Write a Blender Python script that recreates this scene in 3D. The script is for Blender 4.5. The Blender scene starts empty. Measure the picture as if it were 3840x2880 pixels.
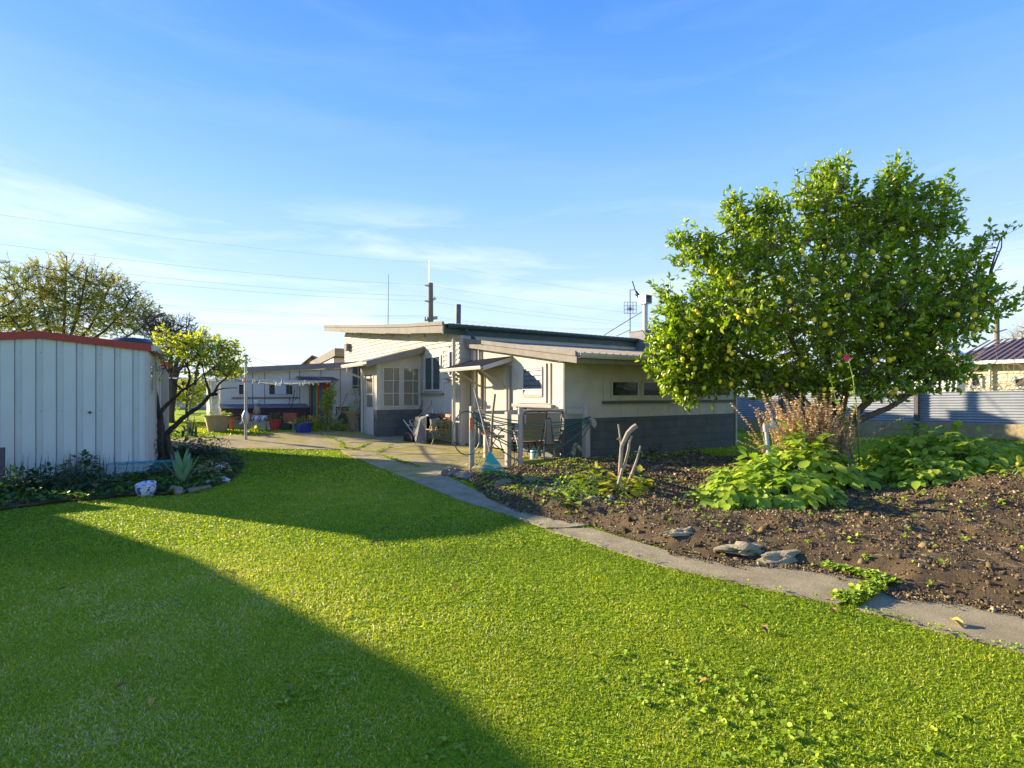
import bpy, bmesh, math, random
import numpy as np
from mathutils import Vector, Matrix
random.seed(7); RNG=np.random.default_rng(11)
sc=bpy.context.scene
COL=sc.collection
# ------------------------------------------------------------------ camera
F=1990.; CX=1920.; HZ=1475.; CH=1.45; YAW=math.radians(33.4)
fx,fy=math.sin(YAW),math.cos(YAW); rx,ry=math.cos(YAW),-math.sin(YAW)
cam=bpy.data.cameras.new('camera'); camo=bpy.data.objects.new('camera',cam); COL.objects.link(camo)
camo.location=(0,0,CH); camo.rotation_euler=(math.radians(90),0,-YAW)
cam.sensor_width=36; cam.lens=36*F/3840; cam.shift_y=(HZ-1440)/3840
cam.clip_start=.05; cam.clip_end=3000
sc.camera=camo
# ------------------------------------------------------------------ light
SUN_EL=math.radians(16.7); SAZ=(.545,-.8384)
w=bpy.data.worlds.new('World'); sc.world=w; w.use_nodes=True
nt=w.node_tree; nt.nodes.clear()
def wn(t,**k):
    n=nt.nodes.new(t)
    for a,b in k.items(): setattr(n,a,b)
    return n
sky=wn('ShaderNodeTexSky',sky_type='NISHITA'); sky.sun_disc=False; sky.sun_elevation=SUN_EL
sky.sun_rotation=math.atan2(-SAZ[0],-SAZ[1]); sky.air_density=1.0; sky.dust_density=.3; sky.ozone_density=2.2
tc=wn('ShaderNodeTexCoord'); sx=wn('ShaderNodeSeparateXYZ'); nt.links.new(tc.outputs['Generated'],sx.inputs[0])
grad=wn('ShaderNodeValToRGB'); ge=grad.color_ramp.elements
def gc(r,g,b): return (r*5.5,g*5.5,b*5.5,1)
ge[0].position=0; ge[0].color=gc(.70,.83,.97); ge[1].position=.9; ge[1].color=gc(.03,.16,.70)
for p_,c_ in ((.10,(.66,.81,.98)),(.20,(.48,.69,1.0)),(.34,(.27,.53,1.0)),(.46,(.15,.40,1.0)),(.58,(.085,.30,1.0))):
    x=ge.new(p_); x.color=gc(*c_)
nt.links.new(sx.outputs['Z'],grad.inputs[0])
mul=wn('ShaderNodeMix',data_type='RGBA'); mul.inputs[0].default_value=.84
clampsky=wn('ShaderNodeMix',data_type='RGBA',blend_type='DARKEN'); clampsky.inputs[0].default_value=1; clampsky.inputs[7].default_value=(9,9,9.5,1)
nt.links.new(sky.outputs[0],clampsky.inputs[6]); nt.links.new(clampsky.outputs[2],mul.inputs[6]); nt.links.new(grad.outputs[0],mul.inputs[7])
# thin cirrus: noise on the sky plane
vm=wn('ShaderNodeMapping'); vm.inputs['Scale'].default_value=(1.2,1.2,7.5); vm.inputs['Location'].default_value=(6.3,.6,6.7); vm.inputs['Rotation'].default_value=(.06,.05,.3)
nt.links.new(tc.outputs['Generated'],vm.inputs[0])
nz=wn('ShaderNodeTexNoise'); nz.inputs['Scale'].default_value=2.4; nz.inputs['Detail'].default_value=9; nz.inputs['Roughness'].default_value=.58; nz.inputs['Distortion'].default_value=.5
nt.links.new(vm.outputs[0],nz.inputs[0])
cr=wn('ShaderNodeValToRGB'); cr.color_ramp.elements[0].position=.47; cr.color_ramp.elements[0].color=(0,0,0,1); cr.color_ramp.elements[1].position=.78; cr.color_ramp.elements[1].color=(.72,.72,.72,1)
nt.links.new(nz.outputs[0],cr.inputs[0])
fade=wn('ShaderNodeValToRGB'); fe=fade.color_ramp.elements; fe[0].position=0; fe[0].color=(.75,.75,.75,1); fe[1].position=.62; fe[1].color=(.10,.10,.10,1)
x=fade.color_ramp.elements.new(.26); x.color=(.8,.8,.8,1); x=fade.color_ramp.elements.new(.34); x.color=(.06,.06,.06,1); x=fade.color_ramp.elements.new(.48); x.color=(.07,.07,.07,1)
nt.links.new(sx.outputs['Z'],fade.inputs[0])
cm=wn('ShaderNodeMath',operation='MULTIPLY'); nt.links.new(cr.outputs[0],cm.inputs[0]); nt.links.new(fade.outputs[0],cm.inputs[1])
cl=wn('ShaderNodeMix',data_type='RGBA'); nt.links.new(cm.outputs[0],cl.inputs[0]); nt.links.new(mul.outputs[2],cl.inputs[6]); cl.inputs[7].default_value=(5.6,5.9,6.6,1)
bg=wn('ShaderNodeBackground'); bg.inputs[1].default_value=.080
nt.links.new(cl.outputs[2],bg.inputs[0]); wo=wn('ShaderNodeOutputWorld'); nt.links.new(bg.outputs[0],wo.inputs[0])
sl=bpy.data.lights.new('sun','SUN'); sl.energy=5.0; sl.angle=math.radians(.55); sl.color=(1,.84,.60)
so=bpy.data.objects.new('sun',sl); COL.objects.link(so)
sd=Vector((SAZ[0]*math.cos(SUN_EL),SAZ[1]*math.cos(SUN_EL),-math.sin(SUN_EL)))
so.rotation_euler=sd.to_track_quat('-Z','Y').to_euler(); so.location=(0,0,30)
vs=sc.view_settings; vs.view_transform='Standard'; vs.look='None'; vs.gamma=1; vs.use_curve_mapping=False; vs.exposure=1.55
# ------------------------------------------------------------------ pixel -> place helpers (photo pixels 3840x2880)
def ray(px,py):
    a=(px-CX)/F; return (fx+rx*a, fy+ry*a, -(py-HZ)/F)
def G(px,py,z=0.):
    d=ray(px,py); t=(z-CH)/d[2]; return Vector((d[0]*t,d[1]*t,z))
def PX(px,py,X):
    d=ray(px,py); t=X/d[0]; return Vector((X,d[1]*t,CH+d[2]*t))
def PY(px,py,Y):
    d=ray(px,py); t=Y/d[1]; return Vector((d[0]*t,Y,CH+d[2]*t))
def PD(px,py,D):
    d=ray(px,py); return Vector((d[0]*D,d[1]*D,CH+d[2]*D))
def Zm(x0,y0,w_,zw,x,y): s=w_/zw; return (x0+x*s,y0+y*s)
def A1(x,y): return Zm(1200,1160,480,2212,x,y)
def B1(x,y): return Zm(1200,1400,480,2212,x,y)
def C1(x,y): return Zm(1640,1180,480,2212,x,y)
def D1(x,y): return Zm(1640,1440,480,2212,x,y)
def E1(x,y): return Zm(2080,1240,800,2212,x,y)
def L2(x,y): return Zm(750,1250,600,1991,x,y)
def S1(x,y): return Zm(0,1150,960,1991,x,y)
def H1(x,y): return Zm(1750,950,800,1270,x,y)
def R7(x,y): return Zm(1650,1500,850,2212,x,y)
def R8(x,y): return Zm(2500,1500,1340,2212,x,y)
def T1(x,y): return Zm(500,1200,400,1207,x,y)
def sm(t): t=min(1,max(0,t)); return t*t*(3-2*t)
def zg(x,y):
    return .26*sm((y-13.2)/6.3)+.2*sm((x-12)/5)*sm((9-y)/4)
def GG(px,py):      # on the real ground
    p=G(px,py)
    for _ in range(4): p=G(px,py,zg(p.x,p.y))
    return p
# ------------------------------------------------------------------ materials
def mat(name,col,rough=.6,col2=None,scale=8.,bump=0.,metal=0.,detail=6,spec=.5,trans=0.,bscale=None,stretch=(1,1,1),ramp=(.35,.65),coat=0):
    m=bpy.data.materials.new(name); m.use_nodes=True; n=m.node_tree; b=n.nodes['Principled BSDF']
    b.inputs['Base Color'].default_value=(*col,1); b.inputs['Roughness'].default_value=rough; b.inputs['Metallic'].default_value=metal
    b.inputs['Specular IOR Level'].default_value=spec; b.inputs['Coat Weight'].default_value=coat
    t=n.nodes.new('ShaderNodeTexCoord'); mp=n.nodes.new('ShaderNodeMapping'); mp.inputs['Scale'].default_value=stretch
    n.links.new(t.outputs['Object'],mp.inputs[0])
    if col2 is not None:
        nz=n.nodes.new('ShaderNodeTexNoise'); nz.inputs['Scale'].default_value=scale; nz.inputs['Detail'].default_value=detail; nz.inputs['Roughness'].default_value=.65
        n.links.new(mp.outputs[0],nz.inputs[0])
        r=n.nodes.new('ShaderNodeValToRGB'); r.color_ramp.elements[0].position=ramp[0]; r.color_ramp.elements[1].position=ramp[1]
        r.color_ramp.elements[0].color=(*col,1); r.color_ramp.elements[1].color=(*col2,1)
        n.links.new(nz.outputs[0],r.inputs[0]); n.links.new(r.outputs[0],b.inputs['Base Color'])
    if bump:
        nb=n.nodes.new('ShaderNodeTexNoise'); nb.inputs['Scale'].default_value=bscale or scale*3; nb.inputs['Detail'].default_value=8
        n.links.new(mp.outputs[0],nb.inputs[0]); bp=n.nodes.new('ShaderNodeBump'); bp.inputs['Strength'].default_value=bump; bp.inputs['Distance'].default_value=.02
        n.links.new(nb.outputs[0],bp.inputs['Height']); n.links.new(bp.outputs[0],b.inputs['Normal'])
    return m
def leafmat(name,stops,rough=.45,transl=.45,spec=.4,tcol=(1.25,1.35,.6)):
    m=bpy.data.materials.new(name); m.use_nodes=True; n=m.node_tree; b=n.nodes['Principled BSDF']; o=n.nodes['Material Output']
    a=n.nodes.new('ShaderNodeAttribute'); a.attribute_name='rnd'
    r=n.nodes.new('ShaderNodeValToRGB'); el=r.color_ramp.elements
    for i,(p,c) in enumerate(stops):
        if i<2: el[i].position=p; el[i].color=(*c,1)
        else: q=el.new(p); q.color=(*c,1)
    n.links.new(a.outputs['Fac'],r.inputs[0]); n.links.new(r.outputs[0],b.inputs['Base Color'])
    b.inputs['Roughness'].default_value=rough; b.inputs['Specular IOR Level'].default_value=spec
    tr=n.nodes.new('ShaderNodeBsdfTranslucent'); mm=n.nodes.new('ShaderNodeMix'); mm.data_type='RGBA'; mm.blend_type='MULTIPLY'; mm.inputs[0].default_value=1
    n.links.new(r.outputs[0],mm.inputs[6]); mm.inputs[7].default_value=(*tcol,1); n.links.new(mm.outputs[2],tr.inputs[0])
    mx=n.nodes.new('ShaderNodeMixShader'); mx.inputs[0].default_value=transl
    n.links.new(b.outputs[0],mx.inputs[1]); n.links.new(tr.outputs[0],mx.inputs[2]); n.links.new(mx.outputs[0],o.inputs[0])
    return m
def glassmat(name,tint=(.05,.06,.07),rough=.05,alpha=.55):
    m=bpy.data.materials.new(name); m.use_nodes=True; n=m.node_tree; b=n.nodes['Principled BSDF']; o=n.nodes['Material Output']
    b.inputs['Base Color'].default_value=(*tint,1); b.inputs['Roughness'].default_value=rough; b.inputs['Specular IOR Level'].default_value=.45
    t=n.nodes.new('ShaderNodeBsdfTransparent'); t.inputs[0].default_value=(.85,.9,.9,1); mx=n.nodes.new('ShaderNodeMixShader'); mx.inputs[0].default_value=alpha
    n.links.new(b.outputs[0],mx.inputs[2]); n.links.new(t.outputs[0],mx.inputs[1]); n.links.new(mx.outputs[0],o.inputs[0])
    return m
M={}
CR=(.55,.515,.44); CR2=(.46,.43,.365)
M['cream']=mat('cream_paint',CR,.5,CR2,2.2,.08,bscale=40)
M['creamb']=mat('cream_board',(.53,.50,.435),.5,(.46,.435,.38),1.5,.08,stretch=(1,.3,1),bscale=30)
M['white']=mat('white_paint',(.56,.53,.46),.42,(.47,.45,.39),6,.03)
M['fascia']=mat('fascia_paint',(.27,.245,.215),.6,(.215,.195,.17),5,.1)
M['fasciad']=mat('eave_paint_green',(.045,.085,.085),.5,(.03,.055,.057),5,.05)
for k_ in ('cream','creamb','white','fascia'):
    b_=M[k_].node_tree.nodes['Principled BSDF']; b_.inputs['Specular IOR Level'].default_value=.08; b_.inputs['Roughness'].default_value=.85
M['taupe']=mat('taupe_paint',(.22,.20,.19),.5,(.18,.165,.16),4,.05)
M['soffit']=mat('soffit_paint',(.36,.33,.28),.6,(.3,.28,.24),4)
def blockmat(name,c,c2,mort,bw=.4,bh=.2,axis='X'):
    m=bpy.data.materials.new(name); m.use_nodes=True; n=m.node_tree; b=n.nodes['Principled BSDF']; b.inputs['Roughness'].default_value=.75
    g=n.nodes.new('ShaderNodeNewGeometry'); s=n.nodes.new('ShaderNodeSeparateXYZ'); n.links.new(g.outputs['Position'],s.inputs[0])
    ad=n.nodes.new('ShaderNodeMath'); ad.operation='ADD'; n.links.new(s.outputs['X'],ad.inputs[0]); n.links.new(s.outputs['Y'],ad.inputs[1])
    cb=n.nodes.new('ShaderNodeCombineXYZ'); n.links.new(ad.outputs[0],cb.inputs[0]); n.links.new(s.outputs['Z'],cb.inputs[1])
    br=n.nodes.new('ShaderNodeTexBrick'); br.inputs['Scale'].default_value=1; br.inputs['Brick Width'].default_value=bw; br.inputs['Row Height'].default_value=bh
    br.inputs['Mortar Size'].default_value=.006; br.inputs['Mortar Smooth'].default_value=.4; br.inputs['Color1'].default_value=(*c,1); br.inputs['Color2'].default_value=(*c2,1); br.inputs['Mortar'].default_value=(*mort,1)
    n.links.new(cb.outputs[0],br.inputs['Vector'])
    nz=n.nodes.new('ShaderNodeTexNoise'); nz.inputs['Scale'].default_value=3; nz.inputs['Detail'].default_value=8; n.links.new(g.outputs['Position'],nz.inputs[0])
    mx=n.nodes.new('ShaderNodeMix'); mx.data_type='RGBA'; mx.blend_type='OVERLAY'; mx.inputs[0].default_value=.5
    n.links.new(br.outputs[0],mx.inputs[6]); n.links.new(nz.outputs[0],mx.inputs[7]); n.links.new(mx.outputs[2],b.inputs['Base Color'])
    n2=n.nodes.new('ShaderNodeTexNoise'); n2.inputs['Scale'].default_value=60; n2.inputs['Detail'].default_value=6; n.links.new(g.outputs['Position'],n2.inputs[0])
    sb=n.nodes.new('ShaderNodeMath'); sb.operation='SUBTRACT'; n.links.new(n2.outputs[0],sb.inputs[0]); n.links.new(br.outputs['Fac'],sb.inputs[1])
    bp=n.nodes.new('ShaderNodeBump'); bp.inputs['Strength'].default_value=.35; bp.inputs['Distance'].default_value=.012; n.links.new(sb.outputs[0],bp.inputs['Height']); n.links.new(bp.outputs[0],b.inputs['Normal'])
    return m
M['block']=blockmat('grey_painted_block',(.085,.095,.092),(.098,.106,.098),(.045,.052,.05))
M['chim']=blockmat('chimney_block',(.22,.21,.21),(.19,.185,.185),(.14,.135,.13))
M['glass']=glassmat('window_glass',(.03,.035,.04),.04,.35)
M['glassl']=glassmat('porch_glass_room_tint',(.34,.31,.24),.22,.5)  # cream tint paints in the bright porch interior behind the panes
M['dark']=mat('dark_interior',(.02,.018,.016),.9)  # near-black colour paints the unlit rooms behind panes and doorway
M['wood']=mat('bare_timber',(.23,.20,.165),.75,(.30,.26,.21),14,.2,stretch=(1,1,.2))
M['postw']=mat('faded_painted_timber',(.50,.42,.34),.75,(.40,.335,.27),9,.15,stretch=(1,1,.3))
M['rail']=mat('weathered_rail_paint',(.40,.345,.265),.75,(.31,.27,.205),9,.15,stretch=(.3,1,1))
M['galv']=mat('galvanised_metal',(.50,.52,.53),.42,(.40,.42,.44),9,.05,metal=.6)
M['alum']=mat('pale_aluminium',(.55,.57,.58),.4,(.47,.49,.5),8,.03,metal=.2)
M['roofm']=mat('roof_sheet',(.26,.22,.165),.6,(.15,.125,.095),1.5,.05)
M['roofd']=mat('dark_roof_sheet',(.06,.075,.08),.4,(.04,.05,.052),2,.03)
M['rust']=mat('rusty_brown_sheet',(.09,.055,.04),.8,(.055,.045,.04),4,.1)
M['shed']=mat('pale_blue_grey_sheet',(.60,.63,.58),.42,(.54,.57,.53),1.3,.02)
M['shedrib']=mat('shed_rib_sheet',(.52,.55,.51),.42,(.47,.50,.47),2)
M['red']=mat('red_roof_barge',(.42,.03,.018),.45,(.32,.026,.018),6)
M['black']=mat('black_plastic',(.018,.018,.02),.35,(.03,.03,.032),5)
M['green']=mat('green_hose',(.022,.10,.085),.4,(.03,.14,.11),14)
M['rake']=mat('turquoise_plastic',(.05,.36,.25),.45,(.08,.42,.30),6)
M['moss']=mat('mossy_stone',(.19,.17,.08),.9,(.26,.28,.02),6,.5,ramp=(.42,.56))
M['stone']=mat('grey_stone',(.17,.14,.10),.9,(.28,.24,.17),7,.6)
M['stonem']=mat('stone_with_moss',(.20,.165,.11),.9,(.17,.18,.02),9,.6,ramp=(.5,.62))
M['bark']=mat('tree_bark',(.09,.07,.045),.9,(.15,.125,.09),18,.5,stretch=(1,1,.3))
M['barkl']=mat('pale_bark',(.30,.24,.16),.85,(.42,.35,.25),18,.4,stretch=(1,1,.3))
M['barkd']=mat('dark_bark',(.045,.035,.028),.9,(.085,.07,.055),20,.5)
M['drystem']=mat('dry_stem',(.33,.24,.14),.85,(.22,.15,.09),18,.2)
M['twigd']=mat('dark_twig',(.06,.05,.035),.9)
M['lemon']=mat('lemon_skin',(.88,.64,.015),.38,(.80,.62,.03),5,.08,bscale=90)
M['lime']=mat('unripe_lemon_skin',(.58,.58,.04),.4,(.66,.6,.04),5,.08,bscale=90)
M['terra']=mat('terracotta',(.42,.13,.06),.75,(.34,.10,.05),9,.1)
M['tan']=mat('tan_pot',(.42,.31,.19),.7,(.34,.25,.16),8,.1)
M['gpot']=mat('grey_green_trough',(.20,.25,.17),.7,(.16,.2,.14),8,.1)
M['cpot']=mat('cream_trough',(.42,.40,.29),.7,(.33,.34,.24),8,.1)
M['redpot']=mat('red_plastic_pot',(.45,.06,.045),.5,(.38,.05,.04),6)
M['dpot']=mat('dark_green_trough',(.025,.045,.04),.6,(.04,.06,.05),6)
M['blue']=mat('blue_glaze',(.02,.035,.24),.12,(.03,.05,.32),5,coat=.6)
M['bw']=mat('blue_white_china',(.62,.64,.68),.2,(.05,.08,.32),16,ramp=(.52,.56),coat=.5)
M['dbrown']=mat('brown_brick_base',(.075,.042,.038),.8,(.055,.034,.032),6,.2)
M['slate']=mat('grey_lid_sheet',(.17,.17,.17),.7,(.12,.12,.125),5,.1)
M['sleep']=mat('pale_grey_board_wall',(.58,.57,.51),.55,(.52,.52,.47),1.4,.03)
M['cgreen']=mat('green_iron',(.12,.19,.045),.5,(.09,.15,.04),14,.1)
M['bwood']=mat('bench_timber',(.40,.17,.05),.6,(.30,.12,.04),10,.1)
M['frame']=mat('dark_bronze_metal',(.035,.028,.025),.4,(.05,.04,.035),8)
M['sling']=mat('brown_sling_fabric',(.23,.19,.12),.8,(.20,.16,.10),40,.1)
M['slingl']=mat('beige_sling_fabric',(.42,.38,.31),.8,(.36,.33,.27),40,.1)
M['curt']=mat('net_curtain',(.62,.62,.60),.8,(.46,.47,.47),22,0,stretch=(1,1,.05))
M['brass']=mat('brass',(.55,.35,.08),.35,metal=.8)
M['barrow']=mat('worn_barrow_steel',(.20,.20,.195),.8,(.13,.12,.11),16,.1,spec=.2,ramp=(.4,.6))
M['pvc']=mat('grey_pipe',(.42,.43,.44),.5,(.36,.37,.38),9)
M['tapm']=mat('chrome_tap',(.55,.54,.48),.3,metal=.5)
M['redst']=mat('red_brown_stake',(.45,.13,.06),.7)
M['conc']=mat('mossy_concrete',(.36,.29,.17),.9,(.25,.21,.10),5,1.0)
M['fencem']=mat('galvanised_fence_sheet',(.36,.385,.41),.45,(.28,.30,.33),1.6,.05,metal=.35)
M['fpost']=mat('dark_fence_post',(.075,.065,.075),.8,(.1,.09,.095),9,.1)
M['ntile']=mat('brown_tile_roof',(.14,.09,.08),.7,(.10,.07,.065),3,.1)
M['ncream']=mat('cream_neighbour_board',(.62,.55,.38),.6,(.55,.49,.34),2)
M['wpole']=mat('utility_pole_timber',(.20,.17,.14),.85,(.13,.115,.10),8,.2,stretch=(1,1,.1))
M['wire']=mat('grey_wire',(.34,.40,.50),.6)
M['strips']=None
for nm,c in (('peg_blue',(.02,.35,.50)),('peg_yellow',(.75,.55,.02)),('peg_white',(.65,.62,.52)),('peg_red',(.55,.05,.03)),
             ('jerry',(.42,.62,.60)),('teal',(.03,.30,.32)),('yellow',(.75,.62,.03)),('cord',(.35,.22,.12)),('rope',(.5,.5,.48)),('leafbr',(.22,.11,.05)),('leafyl',(.55,.33,.06)),
             ('pink',(.75,.05,.14)),('carp',(.05,.08,.15)),('tyre',(.02,.02,.02)),('orange',(.6,.12,.03)),('rope2',(.55,.5,.35))):
    M[nm]=mat(nm,c,.5)
M['boot']=mat('muddy_boot',(.45,.36,.22),.7,(.14,.11,.06),22,.2,ramp=(.45,.6))
# leaves
M['lemonleaf']=leafmat('lemon_leaf',[(0,(.08,.16,.010)),(.45,(.20,.31,.012)),(.8,(.36,.45,.018)),(1,(.55,.56,.03))],.30,.50,.6)
M['potleaf']=leafmat('broad_green_leaf',[(0,(.16,.28,.02)),(.6,(.32,.44,.03)),(1,(.52,.56,.06))],.5,.42)
M['yelleaf']=leafmat('yellow_green_leaf',[(0,(.20,.28,.03)),(.5,(.38,.44,.03)),(.85,(.58,.52,.04)),(1,(.6,.36,.05))],.5,.5)
M['autleaf']=leafmat('autumn_leaf',[(0,(.08,.13,.025)),(.4,(.20,.24,.03)),(.75,(.46,.38,.04)),(1,(.38,.17,.04))],.5,.45)
M['purpleaf']=leafmat('dark_purple_leaf',[(0,(.025,.018,.022)),(.6,(.045,.035,.035)),(1,(.08,.06,.04))],.5,.25)
M['darkleaf']=leafmat('dark_shrub_leaf',[(0,(.02,.055,.02)),(.5,(.035,.09,.03)),(.85,(.07,.15,.03)),(1,(.18,.15,.05))],.45,.3)
M['greyleaf']=leafmat('grey_blade',[(0,(.03,.06,.05)),(.6,(.05,.08,.07)),(1,(.10,.10,.09))],.5,.25)
M['aloe']=leafmat('agave_leaf',[(0,(.13,.26,.14)),(1,(.20,.36,.18))],.5,.1)
M['bract']=leafmat('dry_seed_bract',[(0,(.40,.25,.12)),(.5,(.55,.39,.19)),(1,(.70,.55,.28))],.8,.3,.1,(1.1,1,.9))
M['grass']=leafmat('grass_blade',[(0,(.11,.19,.012)),(.35,(.27,.37,.014)),(.75,(.47,.52,.022)),(.93,(.60,.58,.08)),(1,(.70,.60,.30))],.5,.42,.3,(1.3,1.25,.5))
M['weed']=leafmat('weed_leaf',[(0,(.14,.24,.02)),(.6,(.32,.44,.03)),(1,(.52,.56,.07))],.5,.4)
M['crumb']=leafmat('soil_crumb',[(0,(.05,.033,.016)),(.5,(.12,.082,.040)),(.88,(.22,.16,.08)),(1,(.50,.40,.22))],.95,.0,.1)
M['straw']=leafmat('straw_litter',[(0,(.16,.10,.05)),(.6,(.36,.25,.13)),(1,(.62,.50,.30))],.8,.1,.2)
M['coverleaf']=leafmat('cover_leaf',[(0,(.04,.09,.03)),(.6,(.08,.17,.04)),(1,(.20,.26,.05))],.5,.3)
M['weedleaf']=leafmat('lawn_weed_leaf',[(0,(.20,.32,.015)),(.6,(.34,.46,.02)),(1,(.48,.54,.05))],.5,.35)
# ------------------------------------------------------------------ mesh builder
def org(o):
    v=Vector((0,0,0))
    while o is not None: v=v+o.location; o=o.parent
    return v
class MB:
    def __init__(s,T=None): s.v=[]; s.f=[]; s.T=T; s.sm=False
    def add(s,vs,fs):
        n=len(s.v); s.v+= [tuple(p) for p in vs]; s.f+=[tuple(i+n for i in f) for f in fs]; return s
    def box(s,x0,x1,y0,y1,z0,z1):
        return s.add([(x0,y0,z0),(x1,y0,z0),(x1,y1,z0),(x0,y1,z0),(x0,y0,z1),(x1,y0,z1),(x1,y1,z1),(x0,y1,z1)],
          [(0,3,2,1),(4,5,6,7),(0,1,5,4),(1,2,6,5),(2,3,7,6),(3,0,4,7)])
    def obox(s,c,size,R):
        h=[q/2 for q in size]; vs=[]
        for z in(-1,1):
            for x_,y_ in((-1,-1),(1,-1),(1,1),(-1,1)): vs.append(Vector(c)+R@Vector((x_*h[0],y_*h[1],z*h[2])))
        return s.add(vs,[(0,3,2,1),(4,5,6,7),(0,1,5,4),(1,2,6,5),(2,3,7,6),(3,0,4,7)])
    def bar(s,a,b,w_,h_,up=Vector((0,0,1))):
        a=Vector(a);b=Vector(b);d=(b-a); L=d.length; d.normalize()
        if abs(d.dot(up))>.98: up=Vector((0,1,0))
        sx_=d.cross(up).normalized(); u=sx_.cross(d)
        R=Matrix((sx_,d,u)).transposed(); return s.obox((a+b)/2,(w_,L,h_),R)
    def hexa(s,bot,top):   # two 4-point rings
        return s.add(list(bot)+list(top),[(0,3,2,1),(4,5,6,7),(0,1,5,4),(1,2,6,5),(2,3,7,6),(3,0,4,7)])
    def prism(s,poly,off):
        n=len(poly); off=Vector(off); return s.add([Vector(p) for p in poly]+[Vector(p)+off for p in poly],[tuple(range(n))[::-1],tuple(range(n,2*n))]+[(i,(i+1)%n,(i+1)%n+n,i+n) for i in range(n)])
    def tube(s,pts,r,seg=8,cap=True):
        pts=[Vector(p) for p in pts]; n=len(pts)
        rr=r if isinstance(r,(list,tuple)) else [r]*n
        ref=None; base=len(s.v); vs=[]
        for i,p in enumerate(pts):
            d=(pts[min(i+1,n-1)]-pts[max(i-1,0)])
            if d.length<1e-9: d=Vector((0,0,1))
            d.normalize()
            if ref is None: ref=d.orthogonal().normalized()
            else:
                ref=(ref-d*ref.dot(d))
                if ref.length<1e-6: ref=d.orthogonal()
                ref.normalize()
            b=d.cross(ref)
            for k in range(seg):
                a=2*math.pi*k/seg; vs.append(p+(ref*math.cos(a)+b*math.sin(a))*rr[i])
        fs=[]
        for i in range(n-1):
            for k in range(seg): fs.append((i*seg+k,i*seg+(k+1)%seg,(i+1)*seg+(k+1)%seg,(i+1)*seg+k))
        if cap: fs+= [tuple(range(seg))[::-1],tuple(range((n-1)*seg,n*seg))]
        return s.add(vs,fs)
    def lathe(s,c,prof,seg=20,sq=None):
        c=Vector(c); vs=[];n=len(prof)
        for r,z in prof:
            for k in range(seg):
                a=2*math.pi*(k+.5)/seg; ca,sa=math.cos(a),math.sin(a)
                if sq:
                    q=(abs(ca)**sq+abs(sa)**sq)**(-1/sq); ca*=q; sa*=q
                vs.append(c+Vector((r*ca,r*sa,z)))
        fs=[(i*seg+k,i*seg+(k+1)%seg,(i+1)*seg+(k+1)%seg,(i+1)*seg+k) for i in range(n-1) for k in range(seg)]
        if prof[0][0]>1e-4: fs.append(tuple(range(seg))[::-1])
        if prof[-1][0]>1e-4: fs.append(tuple(range((n-1)*seg,n*seg)))
        return s.add(vs,fs)
    def rock(s,c,r,seed=0,sq=(1,1,1),sub=3,amp=.25):
        bm=bmesh.new(); bmesh.ops.create_icosphere(bm,subdivisions=sub,radius=1); rn=random.Random(seed)
        ph=[rn.uniform(0,6.3) for _ in range(9)]; fr=[rn.uniform(1.2,3.4) for _ in range(9)]
        cuts=[(Vector((rn.uniform(-1,1),rn.uniform(-1,1),rn.uniform(-1,1))).normalized(),rn.uniform(.55,.85)) for _ in range(7)]
        for v in bm.verts:
            p=v.co.copy(); d=1+amp*.5*(math.sin(fr[0]*p.x*2+ph[0])*math.sin(fr[1]*p.y*2+ph[1])+math.sin(fr[2]*p.z*2.6+ph[2])*.6+.4*math.sin(fr[3]*p.x*6+ph[3])*math.sin(fr[4]*p.z*6+ph[4]))
            p*=d
            for nn,dd in cuts:
                k=p.dot(nn)
                if k>dd: p-=nn*(k-dd)*.85
            v.co=Vector((p.x*r*sq[0],p.y*r*sq[1],p.z*r*sq[2]))
        bm.verts.index_update(); s.add([v.co+Vector(c) for v in bm.verts],[[v.index for v in f.verts] for f in bm.faces]); bm.free(); return s
    def build(s,name,m,parent=None,smooth=False,bevel=0,**tags):
        me=bpy.data.meshes.new(name); o_=org(parent) if parent else Vector((0,0,0))
        vs=s.v
        if s.T: vs=[s.T@Vector(p) for p in vs]
        me.from_pydata([tuple(Vector(p)-o_) for p in vs],[],s.f); me.validate()
        bm=bmesh.new(); bm.from_mesh(me); bmesh.ops.recalc_face_normals(bm,faces=bm.faces); bm.to_mesh(me); bm.free()
        me.materials.append(M[m] if isinstance(m,str) else m)
        o=bpy.data.objects.new(name,me); COL.objects.link(o); o.parent=parent
        if smooth:
            me.shade_smooth()
            try: me.set_sharp_from_angle(angle=math.radians(38))
            except Exception: pass
        if bevel:
            b=o.modifiers.new('bevel','BEVEL'); b.width=bevel; b.segments=2; b.limit_method='ANGLE'
        for k,v in tags.items(): o[k]=v
        return o
def thing(name,label,cat,loc,group=None):
    o=bpy.data.objects.new(name,None); o.empty_display_size=.1; COL.objects.link(o); o.location=Vector(loc); o['label']=label; o['category']=cat
    if group: o['group']=group
    return o
def tagt(o,label,cat,group=None):
    o['label']=label; o['category']=cat
    if group: o['group']=group
    return o
def origin_to(o,loc):   # put a top-level mesh's origin at its base
    loc=Vector(loc); o.data.transform(Matrix.Translation(-loc)); o.location=loc; return o
def structure(o): o['kind']='structure'; return o
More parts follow.
